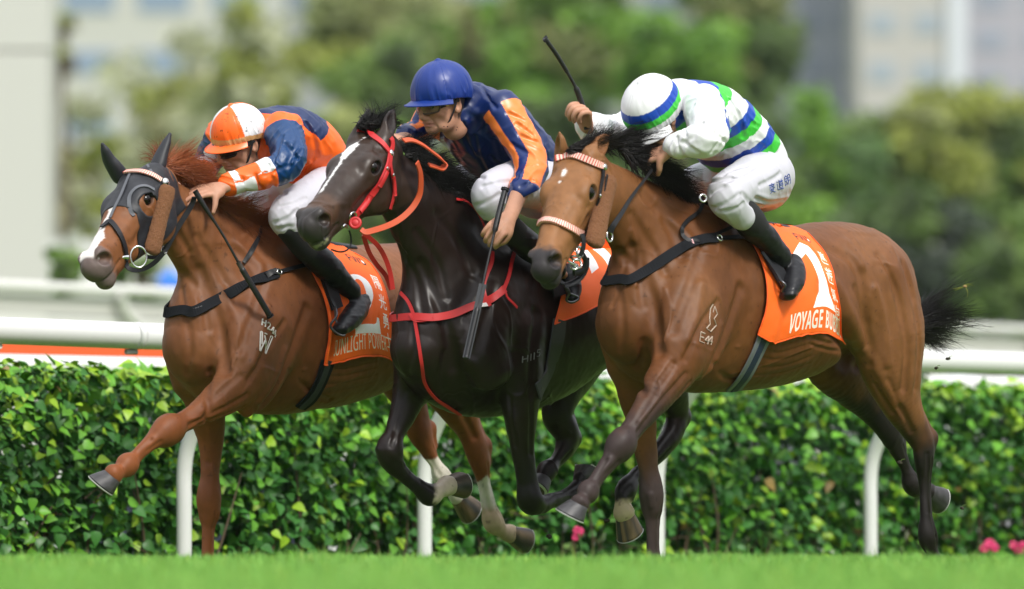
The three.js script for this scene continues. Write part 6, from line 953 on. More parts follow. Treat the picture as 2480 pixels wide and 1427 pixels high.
{ const m = hairMat('black mane hair', [0.013, 0.011, 0.011]), back = bay.F.h.clone().negate();
  mane(bay, m, [
    { n: 150, root: [[1452, 345, 0], [1500, 352, 0.01], [1560, 388, 0.02], [1610, 425, 0.02]], flow: (t) => back.clone().multiplyScalar(1).add(V(0, mix(0.28, -0.5, t), 0)).addScaledVector(bay.F.n, mix(0.1, 0.5, t)), len: (t) => mix(0.27, 0.2, t), w: 0.0075 },
    { n: 130, root: [[1500, 355, 0.02], [1560, 392, 0.03], [1620, 432, 0.03]], flow: (t) => back.clone().add(V(0, -0.75, 0)).addScaledVector(bay.F.n, 0.5), len: (t) => 0.15, w: 0.008 },
    { n: 110, root: [[1580, 402, 0.02], [1630, 440, 0.02], [1680, 482, 0.02]], flow: (t) => back.clone().add(V(0, -0.75, 0)).addScaledVector(bay.F.n, 0.35), len: () => 0.15, w: 0.0075 },
    { n: 40, root: [[1480, 340, 0], [1580, 385, 0.02]], flow: (t) => back.clone().add(V(0, 0.35, 0)), len: () => 0.24, w: 0.004 },
  ]);
  mane(bay, m, [{ n: 90, root: [[1375, 365, 0.0], [1410, 345, 0.0], [1445, 338, 0.0]], flow: (t) => back.clone().add(V(0, 0.1, 0)).addScaledVector(bay.F.n, 0.05), len: () => 0.18, w: 0.0065 }], 'forelock');
  mane(bay, m, [{ n: 150, root: [[2188, 772, 0.02], [2192, 800, 0.05]], flow: (t) => back.clone().add(V(0, mix(0.3, 0.08, t), 0)), len: (t) => mix(0.46, 0.4, t), w: 0.0062 }, { n: 50, root: [[2210, 790, 0.05], [2215, 806, 0.05]], flow: () => back.clone().add(V(0, -0.18, 0)), len: () => 0.28, w: 0.0025 }], 'tail');
}
{ const m = hairMat('chestnut mane hair', [0.27, 0.083, 0.033]), m2 = hairMat('light chestnut hair', [0.4, 0.135, 0.055]), back = chestnut.F.h.clone().negate(), n = chestnut.F.n;
  mane(chestnut, m2, [{ n: 120, root: [[385, 400, 0], [425, 410, 0.01], [462, 430, 0.02]], flow: (t) => back.clone().add(V(0, mix(0.42, 0.1, t), 0)).addScaledVector(n, 0.15), len: (t) => mix(0.22, 0.16, t), w: 0.006 }]);
  mane(chestnut, m, [
    { n: 150, root: [[400, 405, 0.01], [450, 430, 0.03], [490, 455, 0.03]], flow: (t) => back.clone().add(V(0, -0.12, 0)).addScaledVector(n, 0.35), len: (t) => mix(0.19, 0.12, t), w: 0.007 },
    { n: 120, root: [[520, 485, 0.0], [570, 520, 0.02], [640, 550, 0.0]], flow: (t) => back.clone().add(V(0, mix(0.0, 0.2, t), 0)).addScaledVector(n, 0.2), len: (t) => mix(0.2, 0.1, t), w: 0.006 },
    { n: 90, root: [[505, 480, 0.03], [550, 515, 0.04], [600, 540, 0.03]], flow: (t) => back.clone().add(V(0, -0.45, 0)).addScaledVector(n, 0.4), len: () => 0.14, w: 0.0065 },
    { n: 26, root: [[380, 390, -0.02], [400, 395, 0.02]], flow: () => back.clone().multiplyScalar(0.3).add(V(-0.2, 0.55, 0)), len: () => 0.11, w: 0.0035 },
  ]);
  mane(chestnut, m, [{ n: 90, root: [[1110, 735, 0.0], [1118, 770, 0.02]], flow: (t) => back.clone().add(V(0, mix(0.0, -0.4, t), 0)), len: () => 0.36, w: 0.007 }], 'tail');
}
{ const m = hairMat('black hair', [0.011, 0.01, 0.01]), back = dark.F.h.clone().negate(), n = dark.F.n;
  mane(dark, m, [
    { n: 150, root: [[962, 345, 0.0], [1010, 385, 0.02], [1060, 425, 0.02]], flow: (t) => back.clone().add(V(0, mix(0.1, -0.3, t), 0)).addScaledVector(n, 0.25), len: () => 0.17, w: 0.0075 },
    { n: 120, root: [[1060, 425, 0.0], [1100, 470, 0.02], [1150, 530, 0.0]], flow: (t) => back.clone().add(V(0, 0.0, 0)).addScaledVector(n, 0.2), len: (t) => mix(0.15, 0.1, t), w: 0.007 },
    { n: 100, root: [[985, 375, 0.03], [1040, 420, 0.04], [1110, 490, 0.03]], flow: (t) => back.clone().add(V(0, -0.8, 0)).addScaledVector(n, 0.3), len: () => 0.12, w: 0.008 },
  ]);
  mane(dark, m, [{ n: 120, root: [[868, 306, -0.03], [895, 296, 0.0], [930, 298, 0.02]], flow: (t) => back.clone().multiplyScalar(0.95).add(V(0, 0.4, 0)), len: () => 0.1, w: 0.0075 }], 'forelock');
  mane(dark, m, [{ n: 90, root: [[1612, 690, 0.0], [1620, 720, 0.02]], flow: (t) => back.clone().add(V(0, mix(0.0, -0.4, t), 0)), len: () => 0.36, w: 0.007 }], 'tail');
}
// ---------------------------------------------------------------- the place
const RAIL0 = atZ(0, 802, -1.5), RAIL1 = atZ(2480, 887, -7), RD = RAIL1.clone().sub(RAIL0).setY(0).normalize(), RQ = V(-RD.z, 0, RD.x).normalize(); // along the rail, and towards the track
if (RQ.z < 0) RQ.negate();
const railAt = (px) => { // the point of the rail's middle that a pixel column meets
  const r = ray(px, 840), n = RQ, t = (RAIL0.dot(n) - EYEP.dot(n)) / r.dot(n), p = EYEP.clone().addScaledVector(r, t), s = p.clone().sub(RAIL0).dot(RD); p.y = RAIL0.y + (RAIL1.y - RAIL0.y) * s / RAIL0.clone().setY(0).distanceTo(RAIL1.clone().setY(0)); return p;
};
// turf: level track, a low bank of longer grass nearer the camera
const bankY = (z, x = 0) => 0.203 * smooth(1.7, 3.2, z) * (1 - smooth(24, 28, z)) + 0.006 * noise3(x * 1.3, 0, z * 0.8) * smooth(1.7, 3.2, z);
{
  const pos = [], idx = [], uv = [], xs = [], zs = []; for (let x = -240; x < -8; x += 29) xs.push(x); for (let x = -8; x <= 8; x += 0.4) xs.push(x); for (let x = 37; x <= 240; x += 29) xs.push(x);
  for (let z = 60; z > 30; z -= 6) zs.push(z); for (let z = 30; z > -2; z -= 0.3) zs.push(z); for (let z = -2; z > -20; z -= 2) zs.push(z); for (let z = -20; z >= -320; z -= 30) zs.push(z);
  zs.forEach((z, j) => xs.forEach((x, i) => { pos.push(x, bankY(z, x), z); uv.push(x, z); if (i < xs.length - 1 && j < zs.length - 1) { const k = j * xs.length + i; idx.push(k, k + 1, k + xs.length, k + 1, k + xs.length + 1, k + xs.length); } }));
  const W = 512, d = new Uint8Array(W * W * 4); for (let y = 0; y < W; y++) for (let x = 0; x < W; x++) { const wrapn = (s) => { const a = x / W * 2 * Math.PI, b = y / W * 2 * Math.PI; return fbm(Math.cos(a) * s + 9, Math.sin(a) * s + Math.cos(b) * s, Math.sin(b) * s, 4); }; const n = wrapn(3) * 0.6 + wrapn(14) * 0.7 + 0.5 * (hash3(x, y, 3) - 0.5), i = (y * W + x) * 4; d[i] = clamp(84 + n * 45, 0, 255); d[i + 1] = clamp(112 + n * 48, 0, 255); d[i + 2] = clamp(46 + n * 26, 0, 255); d[i + 3] = 255; }
  const t = new THREE.DataTexture(d, W, W); t.wrapS = t.wrapT = THREE.RepeatWrapping; t.magFilter = THREE.LinearFilter; t.colorSpace = THREE.SRGBColorSpace; t.repeat.set(0.45, 0.45); t.needsUpdate = true;
  structure('ground', geoFrom(pos, idx, uv), std('turf', null, 0.95, { map: t, specularIntensity: 0.2 }));
}
{ // grass of the bank: blades in tufts
  reseed(11);
  const b = geoFrom([-0.0022, 0, 0, 0.0022, 0, 0, -0.0016, 0.45, 0.04, 0.0016, 0.45, 0.04, 0, 1, 0.22], [0, 1, 2, 1, 3, 2, 2, 3, 4]);
  const N = 150000, im = new THREE.InstancedMesh(b, std('grass blade', [1, 1, 1], 0.6, { side: THREE.DoubleSide, transmission: 0.0 }), N), o = new THREE.Object3D(), c = new THREE.Color();
  for (let i = 0; i < N; i++) {
    const near = i < 80000, z = near ? rnd(2.3, 4.6) : i < 120000 ? rnd(4.6, 9) : rnd(9, 18), x = rnd(-1, 1) * (0.075 * (30 - z) + 0.35), h = (near ? rnd(0.016, 0.044) : rnd(0.018, 0.032)) * (1 + 0.6 * noise3(x * 3, 1, z * 3)) * (rnd() < 0.03 ? 1.6 : 1);
    o.position.set(x, bankY(z, x) - 0.004, z); o.rotation.set(rnd(-0.5, 0.5), rnd(0, 6.28), rnd(-0.5, 0.5)); o.scale.set(rnd(0.8, 1.5), h, h); o.updateMatrix(); im.setMatrixAt(i, o.matrix);
    const k = rnd(0.7, 1.25), y = rnd() < 0.1 ? 1 : 0; c.setRGB((0.18 + 0.12 * y) * k, (0.4 + 0.03 * y) * k, 0.06 * k); im.setColorAt(i, c);
  }
  im.name = 'grass'; im.userData = { kind: 'stuff', label: 'short bright green grass on the bank in the foreground', category: 'grass' }; im.castShadow = im.receiveShadow = true; scene.add(im);
}
// white running rail on goose-neck posts beside the track
const whitePvc = std('white plastic rail', [0.68, 0.68, 0.67], 0.38, { specularIntensity: 0.5 });
{
  const g = thing('running_rail', 'white tubular running rail on curved posts just behind the horses', 'rail', RAIL0.clone().setY(0));
  const far = RAIL0.clone().addScaledVector(RD, 26), near = RAIL0.clone().addScaledVector(RD, -4), seam = railAt(331), r = 0.0575;
  far.y = RAIL1.y; seam.y = RAIL0.y - 0.004; const a = railAt(-400); a.y = RAIL0.y + 0.01;
  part('rail_tube', tube([a, seam], r, 2, 40), whitePvc, g); part('rail_tube', tube([seam.clone().addScaledVector(RD, 0.004), RAIL1.clone().addScaledVector(RD, 6)], r, 2, 40), whitePvc, g);
  part('coupling', tube([seam.clone().addScaledVector(RD, -0.035), seam.clone().addScaledVector(RD, 0.012)], r + 0.0012, 2, 40), whitePvc, g);
  part('bracket', tube([seam.clone().add(V(0, -0.07, 0)).addScaledVector(RD, -0.07), seam.clone().add(V(0, -0.07, 0))], [0.012, 0.008], 2, 10), std('bracket', [0.3, 0.31, 0.3], 0.5), g);
  for (const px of [-160, 433, 1014, 1577, 2091, 2580]) {
    const R = railAt(px + 150), B0 = R.clone().addScaledVector(RQ, -0.34); const at = (f, y) => R.clone().addScaledVector(RQ, -0.34 * (1 - f)).setY(y), T = R.y - 0.05;
    const pts = [at(0, -0.05), at(0, 0.2), at(0, 0.45), at(0.0, 0.58), at(0.05, 0.68), at(0.2, 0.79), at(0.42, 0.9), at(0.68, 1.0), at(0.92, T - 0.02), at(1, T)];
    part('post', tube(pts, (t) => [0.0335, 0.0335], 48, 18), whitePvc, g);
  }
}
{ // second rail beyond the hedge
  const a = atZ(-150, 885, -5.7), b = atZ(2650, 942, -12.1); a.y = b.y = 1.118;
  const d = b.clone().sub(a).normalize(), g = thing('inner_rail', 'second white tubular rail showing just above the hedge top', 'rail', a.clone().setY(0));
  part('rail_tube', tube([a, b], 0.058, 2, 32), whitePvc, g);
  for (let i = 0; i < 5; i++) { const p = a.clone().addScaledVector(d, 0.8 + i * 1.9); part('post', tube([p.clone().setY(-0.02), p.clone().setY(1.08)], 0.032, 4, 12), whitePvc, g); }
}
// hedge: leaves on twigs, the nearest built one by one
{
  reseed(23);
  const lw = [[0, 0.012], [0.16, 0.36], [0.36, 0.46], [0.62, 0.34], [0.84, 0.13], [1, 0.004]];
  const leafGeo = (curl, fold) => {
    const pos = [], idx = [];
    lw.forEach(([t, w], i) => { const z = -curl * t * t, q = w * 0.92; pos.push(-q, t - 0.06 * (w > 0.3), z + fold * w * 0.55, 0, t, z, q, t - 0.06 * (w > 0.3), z + fold * w * 0.55); if (i) { const k = i * 3, p = k - 3; idx.push(p, p + 1, k, p + 1, k + 1, k, p + 1, p + 2, k + 1, p + 2, k + 2, k + 1); } });
    return geoFrom(pos, idx);
  };
  const forms = [leafGeo(0.18, 0.55), leafGeo(0.32, 0.35), leafGeo(-0.08, 0.7)];
  const leafM = (name, c, r) => std(name, c, r, { side: THREE.DoubleSide, specularIntensity: 0.5 });
  const hz = RAIL0.clone().addScaledVector(RQ, -0.52), L = 11, s0 = -1.3, H = 1.035, T = 0.85;
  const g = thing('hedge', 'clipped green leafy hedge running along behind the white rail posts', 'hedge', hz.clone().setY(0));
  const topY = (s) => H + 0.018 * noise3(s * 2.1, 4, 1) - 0.0028 * s, faceQ = (s, y) => 0.05 * noise3(s * 2.2, y * 2.6, 7) + 0.03 * noise3(s * 6, y * 6, 2) - 0.05 * smooth(0.75, 1.05, y) - 0.05 * smooth(0.35, 0, y);
  const at = (s, y, q) => hz.clone().addScaledVector(RD, s).addScaledVector(RQ, q).setY(y);
  const leaves = [], o = new THREE.Object3D(), seen = EYEP.clone();
  const put = (p, out, size, young, inner) => {
    const tip = V(0, -0.75, 0).addScaledVector(out, 0.45).add(V(rnd(-1.1, 1.1), rnd(-0.4, 1.0), rnd(-1.1, 1.1))).normalize();
    const nn = out.clone().multiplyScalar(1.0).add(V(rnd(-0.6, 0.6), rnd(0.1, 1.1), rnd(-0.6, 0.6))); nn.addScaledVector(tip, -nn.dot(tip)).normalize();
    const m = new THREE.Matrix4().makeBasis(tip.clone().cross(nn).multiplyScalar(size), tip.clone().multiplyScalar(size), nn.clone().multiplyScalar(size)).setPosition(p);
    const v = rnd(0.75, 1.25); let c;
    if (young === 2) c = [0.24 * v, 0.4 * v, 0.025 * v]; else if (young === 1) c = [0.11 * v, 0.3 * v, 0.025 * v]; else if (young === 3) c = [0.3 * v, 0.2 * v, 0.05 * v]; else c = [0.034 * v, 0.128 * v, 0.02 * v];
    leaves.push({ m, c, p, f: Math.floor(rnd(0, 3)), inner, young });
  };
  for (let i = 0; i < 18000; i++) { // front
    const s = s0 + Math.pow(rnd(), 1.0) * L, y = rnd(0.05, 1.0), sparse = smooth(0.5, 0.08, y); if (rnd() < sparse * 0.72) continue; const gap = fbm(s * 3.2, y * 3.6, 5, 2); if (gap > 0.27 && rnd() < 0.8) continue;
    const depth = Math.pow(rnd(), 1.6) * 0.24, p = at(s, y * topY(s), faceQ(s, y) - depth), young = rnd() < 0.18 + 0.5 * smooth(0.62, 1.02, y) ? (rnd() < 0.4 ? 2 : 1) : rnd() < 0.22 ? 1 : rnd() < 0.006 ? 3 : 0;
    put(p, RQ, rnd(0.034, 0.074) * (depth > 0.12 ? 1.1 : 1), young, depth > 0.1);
  }
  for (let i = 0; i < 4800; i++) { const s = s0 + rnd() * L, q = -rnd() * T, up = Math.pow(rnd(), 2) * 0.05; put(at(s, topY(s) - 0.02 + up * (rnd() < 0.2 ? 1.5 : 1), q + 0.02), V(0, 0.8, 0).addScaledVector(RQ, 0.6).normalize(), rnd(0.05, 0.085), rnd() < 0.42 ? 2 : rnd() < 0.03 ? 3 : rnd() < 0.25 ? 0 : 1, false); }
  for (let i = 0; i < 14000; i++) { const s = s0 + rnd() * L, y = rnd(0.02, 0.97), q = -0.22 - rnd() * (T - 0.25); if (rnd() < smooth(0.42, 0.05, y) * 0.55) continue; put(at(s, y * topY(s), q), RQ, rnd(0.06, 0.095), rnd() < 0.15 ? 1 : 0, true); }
  // the 300 that show largest (nearest, outermost, inside the frame) as leaves of their own
  const inView = (p) => { const v = p.clone().sub(EYEP), d = v.dot(FW); return Math.abs(v.x / d * FPX) < 1240; };
  const order = leaves.map((l, i) => [l.inner || !inView(l.p) ? 1e9 : l.p.distanceTo(EYEP) - rnd(0, 1.2), i]).sort((a, b) => a[0] - b[0]).slice(0, 300).map((a) => a[1]), own = new Set(order);
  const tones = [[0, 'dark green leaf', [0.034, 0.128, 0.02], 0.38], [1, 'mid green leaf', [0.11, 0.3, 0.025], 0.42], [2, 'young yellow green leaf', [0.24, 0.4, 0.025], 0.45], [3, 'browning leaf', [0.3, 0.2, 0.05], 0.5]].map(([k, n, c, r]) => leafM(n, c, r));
  g.updateMatrixWorld(true); const inv = g.matrixWorld.clone().invert();
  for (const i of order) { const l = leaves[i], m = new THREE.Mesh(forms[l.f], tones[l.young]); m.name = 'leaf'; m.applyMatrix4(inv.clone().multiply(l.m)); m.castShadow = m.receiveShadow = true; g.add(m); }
  const c = new THREE.Color(), m4 = new THREE.Matrix4();
  for (let f = 0; f < 3; f++) {
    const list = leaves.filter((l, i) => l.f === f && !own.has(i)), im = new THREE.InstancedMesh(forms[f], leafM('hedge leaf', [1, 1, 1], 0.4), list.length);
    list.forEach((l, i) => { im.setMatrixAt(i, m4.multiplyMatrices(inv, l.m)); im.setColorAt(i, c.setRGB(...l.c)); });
    im.name = 'foliage'; im.userData.kind = 'stuff'; im.castShadow = im.receiveShadow = true; g.add(im);
  }
  const tw = []; // woody stems showing through low down
  for (let i = 0; i < 190; i++) { const s = s0 + rnd() * L, q = rnd(-0.5, -0.03), h = rnd(0.25, 0.75), p = at(s, -0.02, q), e = at(s + rnd(-0.22, 0.22), h, q + rnd(-0.1, 0.16)), m = p.clone().lerp(e, 0.5).add(V(rnd(-0.05, 0.05), 0, rnd(-0.05, 0.05))); tw.push(tube([p, m, e], (t) => mix(0.008, 0.0025, t), 6, 5)); }
  for (let i = 0; i < 160; i++) { const s = s0 + rnd() * L, q = rnd(-0.25, 0.02), y = rnd(0.05, 0.5), p = at(s, y, q), e = at(s + rnd(-0.2, 0.2), y + rnd(-0.1, 0.14), q + rnd(-0.03, 0.08)); tw.push(tube([p, p.clone().lerp(e, 0.5).add(V(0, rnd(-0.02, 0.03), 0)), e], (t) => mix(0.0035, 0.0015, t), 5, 4)); }
  const twigs = part('stems', merge(tw), std('hedge stem', [0.1, 0.065, 0.04], 0.85), g); twigs.userData.kind = 'stuff';
}
// little things at the hedge's foot and in the air
{
  reseed(5);
  const petalM = std('pink petal', [0.62, 0.03, 0.14], 0.5, { side: THREE.DoubleSide }), stemM = std('stem', [0.06, 0.15, 0.03], 0.6);
  const spots = [[2398, 1330, 'pink flower cluster low beside the hedge near the right post', 1], [2465, 1327, 'pink flower cluster at the far right edge below the hedge', 0.9], [1402, 1292, 'pink flower half hidden behind the galloping legs in the middle', 0.8]];
  for (const [px, py, label, k] of spots) {
    const c0 = railAt(px).addScaledVector(RQ, -0.28), z = c0.z, p = atZ(px, py, z), g = thing('flower', label, 'flower', p.clone().setY(0), 'pink flowers at the foot of the hedge'); const ps = [];
    for (let j = 0; j < 5; j++) { const c = p.clone().add(V(rnd(-0.03, 0.03) * k, rnd(-0.025, 0.03) * k, rnd(-0.02, 0.02))); for (let i = 0; i < 5; i++) { const q = new THREE.SphereGeometry(0.016 * k, 8, 6); q.scale(1, 0.6, 0.22); q.translate(0, 0.013 * k, 0); q.rotateX(rnd(-0.4, 0.2)); q.rotateZ(i * 1.256 + rnd(-0.1, 0.1)); q.translate(c.x, c.y, c.z); ps.push(q); } }
    part('petals', merge(ps), petalM, g); part('stem', tube([p.clone().setY(0), p.clone().add(V(0.01, -0.05, 0)), p], 0.003, 6, 5), stemM, g);
  }
  const blades = (p, n, len, spread, droop) => { const bl = []; for (let i = 0; i < n; i++) { const a = rnd(0, 6.28), d = V(Math.cos(a) * spread, 1, Math.sin(a) * spread * 0.6).normalize(), l = len * rnd(0.6, 1.1); bl.push({ pts: [p.clone(), p.clone().addScaledVector(d, l * 0.5), p.clone().addScaledVector(d, l).add(V(Math.cos(a) * droop, -droop * 0.8, 0))], w: 0.0025 }); } return hairGeo(bl, 0.0025, 6); };
  const z1 = railAt(1890).addScaledVector(RQ, -0.2).z, t1 = atZ(1890, 1300, z1);
  { const g = thing('grass_tuft', 'wild tuft of thin grass blades sticking out of the hedge foot', 'grass tuft', t1.clone().setY(0)); part('blade', blades(t1.clone().add(V(0, -0.04, 0)), 34, 0.12, 0.9, 0.03), std('tuft blade', [0.1, 0.2, 0.04], 0.6), g); part('root', tube([t1.clone().setY(0), t1.clone().add(V(0, -0.03, 0))], 0.006, 3, 6), stemM, g); }
  const clodM = std('turf clod', [0.035, 0.03, 0.018], 0.95);
  for (const [px, py, r, w] of [[2297, 869, 0.007, 'above the white rail behind the bay horse'], [2268, 891, 0.006, 'against the white rail just behind the bay thigh'], [2180, 1120, 0.008, 'between the bay hind legs'], [1470, 1262, 0.009, 'beside the leading hoof of the bay horse'], [1330, 1300, 0.01, 'low in front of the hedge under the dark horse'], [2330, 1230, 0.007, 'behind the trailing bay hoof']]) { const p = atZ(px, py, -0.3), g = thing('turf_clod', 'tiny dark clod of turf flying ' + w, 'clod', p, 'turf thrown up by the hooves'), q = new THREE.IcosahedronGeometry(r, 2), a = q.attributes.position; for (let i = 0; i < a.count; i++) { const k = 1 + 0.4 * noise3(a.getX(i) * 160 + px, a.getY(i) * 160, a.getZ(i) * 160); a.setXYZ(i, a.getX(i) * k * 1.3 + p.x, a.getY(i) * k + p.y, a.getZ(i) * k + p.z); } q.computeVertexNormals(); part('soil', q, clodM, g); part('blade', tube([p, p.clone().add(V(r * 1.2, r * 1.5, 0)), p.clone().add(V(r * 2.6, r * 1.6, 0))], 0.0012, 5, 4), std('clod grass', [0.12, 0.2, 0.04], 0.7), g); }
  const p2 = atZ(2338, 694, -0.6);
  { const g = thing('grass_sprig', 'torn sprig of grass flying in the air above the bay tail', 'grass', p2); part('blade', hairGeo([[[-30, 6], [0, 0], [22, -10]], [[-26, 10], [-4, 2], [26, -4]], [[0, 0], [6, 14], [4, 30]], [[-6, -2], [12, -6], [24, 2]]].map((q) => ({ pts: q.map(([a, b]) => atZ(2338 + a, 694 + b, -0.6 + a * 0.0006)), w: 0.003 })), 0.003, 6), std('sprig', [0.25, 0.28, 0.06], 0.6), g); const r = new THREE.SphereGeometry(0.006, 8, 6); r.scale(1.6, 1, 1); r.translate(p2.x, p2.y, p2.z); part('root', r, std('root', [0.3, 0.2, 0.08], 0.8), g); }
}
// beyond: far running rail with boards, hoardings, buildings, trees
{
  const a = atZ(-300, 658, -19), b = atZ(2800, 806, -33.5); a.y = b.y = 1.97; const d = b.clone().sub(a), len = d.length(); d.normalize(); const q = V(-d.z, 0, d.x); if (q.z < 0) q.negate();
  const g = thing('far_rail', 'far white rail with boarded sides and curved supports behind the running rail', 'rail', a.clone().setY(0)), paint = std('white painted board', [0.7, 0.69, 0.66], 0.6), shade = std('shaded white board', [0.52, 0.51, 0.48], 0.7);  // upper board is greyer: the shade below the cap is put into its colour
  const rot = new THREE.Matrix4().makeRotationY(Math.atan2(-d.z, d.x)), mid = a.clone().addScaledVector(d, len / 2);
  part('cap_rail', tube([a, b], [0.034, 0.034], 2, 20), paint, g);
  part('board', box(len, 0.13, 0.03, mid.clone().setY(1.85).addScaledVector(q, -0.06), rot), shade, g); part('board', box(len, 0.15, 0.03, mid.clone().setY(1.7).addScaledVector(q, -0.05), rot), paint, g);
  for (let i = 0; i < 8; i++) { const p = a.clone().addScaledVector(d, 0.75 + i * 2.35 - 0.03 * i * i); part('support', tube([p.clone().setY(-0.05), p.clone().setY(1.4), p.clone().addScaledVector(d, -0.05).setY(1.62), p.clone().addScaledVector(d, -0.35).setY(1.82), p.clone().addScaledVector(d, -0.42).setY(1.93)].map((v) => v.addScaledVector(q, 0.03)), 0.035, 24, 10), paint, g); }
}
{ const z = -13, a = atZ(-260, 838, z), b = atZ(640, 900, z); const g = thing('hoarding', 'long orange board seen between the two white rails on the left', 'board', V((a.x + b.x) / 2, 0, z)); part('panel', box(b.x - a.x, 0.26, 0.03, V((a.x + b.x) / 2, (a.y + b.y) / 2 + 0.02, z)), std('orange board', rgb('#e8602c'), 0.6), g); for (const x of [a.x + 0.2, (a.x + b.x) / 2, b.x - 0.2]) part('post', box(0.05, b.y + 0.1, 0.05, V(x, (b.y + 0.1) / 2 - 0.02, z - 0.05)), std('board post', [0.2, 0.2, 0.2], 0.7), g); }
{ const z = -26, a = atZ(110, 772, z), b = atZ(900, 800, z); const g = thing('dark_gap_strip', 'added dark navy strip standing for the dark gap under the far rail boards', 'wall', V((a.x + b.x) / 2, 0, z)); part('wall_face', box(b.x - a.x, a.y, 0.1, V((a.x + b.x) / 2, a.y / 2, z)), std('navy gap strip', [0.02, 0.025, 0.05], 0.7), g); part('gap_strip_top', box(b.x - a.x, 0.03, 0.14, V((a.x + b.x) / 2, a.y + 0.015, z)), std('gap_strip_top', [0.03, 0.035, 0.06], 0.7), g); }  // added strip: the dark gap under the far rail, painted in as navy
const slab = (px0, py0, px1, py1, z, depth) => { const a = atZ(px0, py1, z), b = atZ(px1, py0, z); return box(b.x - a.x, b.y - a.y, depth, V((a.x + b.x) / 2, (a.y + b.y) / 2, z - depth / 2)); };
{ // pale pillar
  const z = -45, g = thing('pillar', 'tall pale concrete pillar at the left edge of the picture', 'pillar', atZ(30, 1250, z).setY(0)), m = std('pale concrete', [0.56, 0.55, 0.52], 0.8);
  part('shaft', slab(-160, 128, 118, 1300, z, 1.2), m, g); part('shaft', slab(-160, -700, 122, 118, z, 1.25), m, g); part('joint', slab(-158, 118, 114, 128, z - 0.02, 1.1), std('joint', [0.42, 0.4, 0.38], 0.9), g); part('edge_strip', slab(96, -700, 124, 1300, z - 0.25, 1.1), std('edge concrete', [0.44, 0.43, 0.4], 0.85), g);
}
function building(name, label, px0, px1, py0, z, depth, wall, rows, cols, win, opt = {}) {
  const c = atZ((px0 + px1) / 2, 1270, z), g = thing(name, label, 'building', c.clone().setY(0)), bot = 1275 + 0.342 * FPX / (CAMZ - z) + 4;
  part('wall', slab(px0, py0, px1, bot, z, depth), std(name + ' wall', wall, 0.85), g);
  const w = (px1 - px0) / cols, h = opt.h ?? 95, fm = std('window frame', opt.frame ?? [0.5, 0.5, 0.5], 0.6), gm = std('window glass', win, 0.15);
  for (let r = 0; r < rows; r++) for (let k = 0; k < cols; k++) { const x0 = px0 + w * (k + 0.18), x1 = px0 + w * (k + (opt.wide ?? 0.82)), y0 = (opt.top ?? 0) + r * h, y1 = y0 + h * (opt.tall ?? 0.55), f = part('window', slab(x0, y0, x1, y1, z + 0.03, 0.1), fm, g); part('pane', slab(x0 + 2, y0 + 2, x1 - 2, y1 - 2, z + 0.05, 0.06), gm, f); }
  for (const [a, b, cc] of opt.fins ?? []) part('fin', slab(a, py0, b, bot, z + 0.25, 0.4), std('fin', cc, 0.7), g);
}
building('tower_block', 'hazy blue grey tower with dark windows at the top right', 1935, 2085, -500, -260, 14, [0.34, 0.35, 0.43], 8, 2, [0.25, 0.28, 0.37], { h: 110, top: -420, wide: 0.85 });  // towers: distance haze is put into the wall and glass colours
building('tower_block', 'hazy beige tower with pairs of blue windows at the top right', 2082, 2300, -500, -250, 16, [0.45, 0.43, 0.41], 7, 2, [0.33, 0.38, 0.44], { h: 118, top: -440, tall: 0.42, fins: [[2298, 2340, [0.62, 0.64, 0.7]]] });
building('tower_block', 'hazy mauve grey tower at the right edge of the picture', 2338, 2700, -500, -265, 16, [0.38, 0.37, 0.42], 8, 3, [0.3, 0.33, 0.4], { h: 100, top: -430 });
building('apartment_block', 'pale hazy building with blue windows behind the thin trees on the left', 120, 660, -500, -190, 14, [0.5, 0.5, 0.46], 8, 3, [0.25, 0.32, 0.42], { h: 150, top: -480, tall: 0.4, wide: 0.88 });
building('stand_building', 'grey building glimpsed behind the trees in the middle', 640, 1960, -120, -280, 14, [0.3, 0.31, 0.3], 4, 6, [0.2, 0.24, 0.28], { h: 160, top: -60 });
{ const z = -38, g = thing('white_wall', 'white wall with piers beyond the far rail on the left', 'wall', atZ(280, 1270, z).setY(0)); part('wall_face', slab(110, 578, 480, 1300, z, 0.3), std('white wall', [0.6, 0.6, 0.58], 0.8), g); for (const x of [178, 300, 402]) part('pier', slab(x - 14, 560, x + 14, 1300, z + 0.08, 0.34), std('wall pier', [0.4, 0.42, 0.36], 0.8), g); }
{ const z = -36, g = thing('canopy', 'small bright blue canopy behind the chestnut chest on the left', 'canopy', atZ(420, 1270, z).setY(0)), p = atZ(412, 672, z), m = std('blue canvas', [0.03, 0.17, 0.62], 0.6); const c = new THREE.ConeGeometry(0.2, 0.14, 4); c.rotateY(0.78); c.translate(p.x, p.y + 0.02, p.z); part('roof', c, m, g); part('valance', box(0.27, 0.07, 0.27, p.clone().add(V(0, -0.08, 0))), m, g); for (const s of [-1, 1]) part('leg', box(0.015, p.y - 0.1, 0.015, V(p.x + s * 0.12, (p.y - 0.1) / 2, p.z)), std('canopy leg', [0.5, 0.5, 0.5], 0.5), g); }
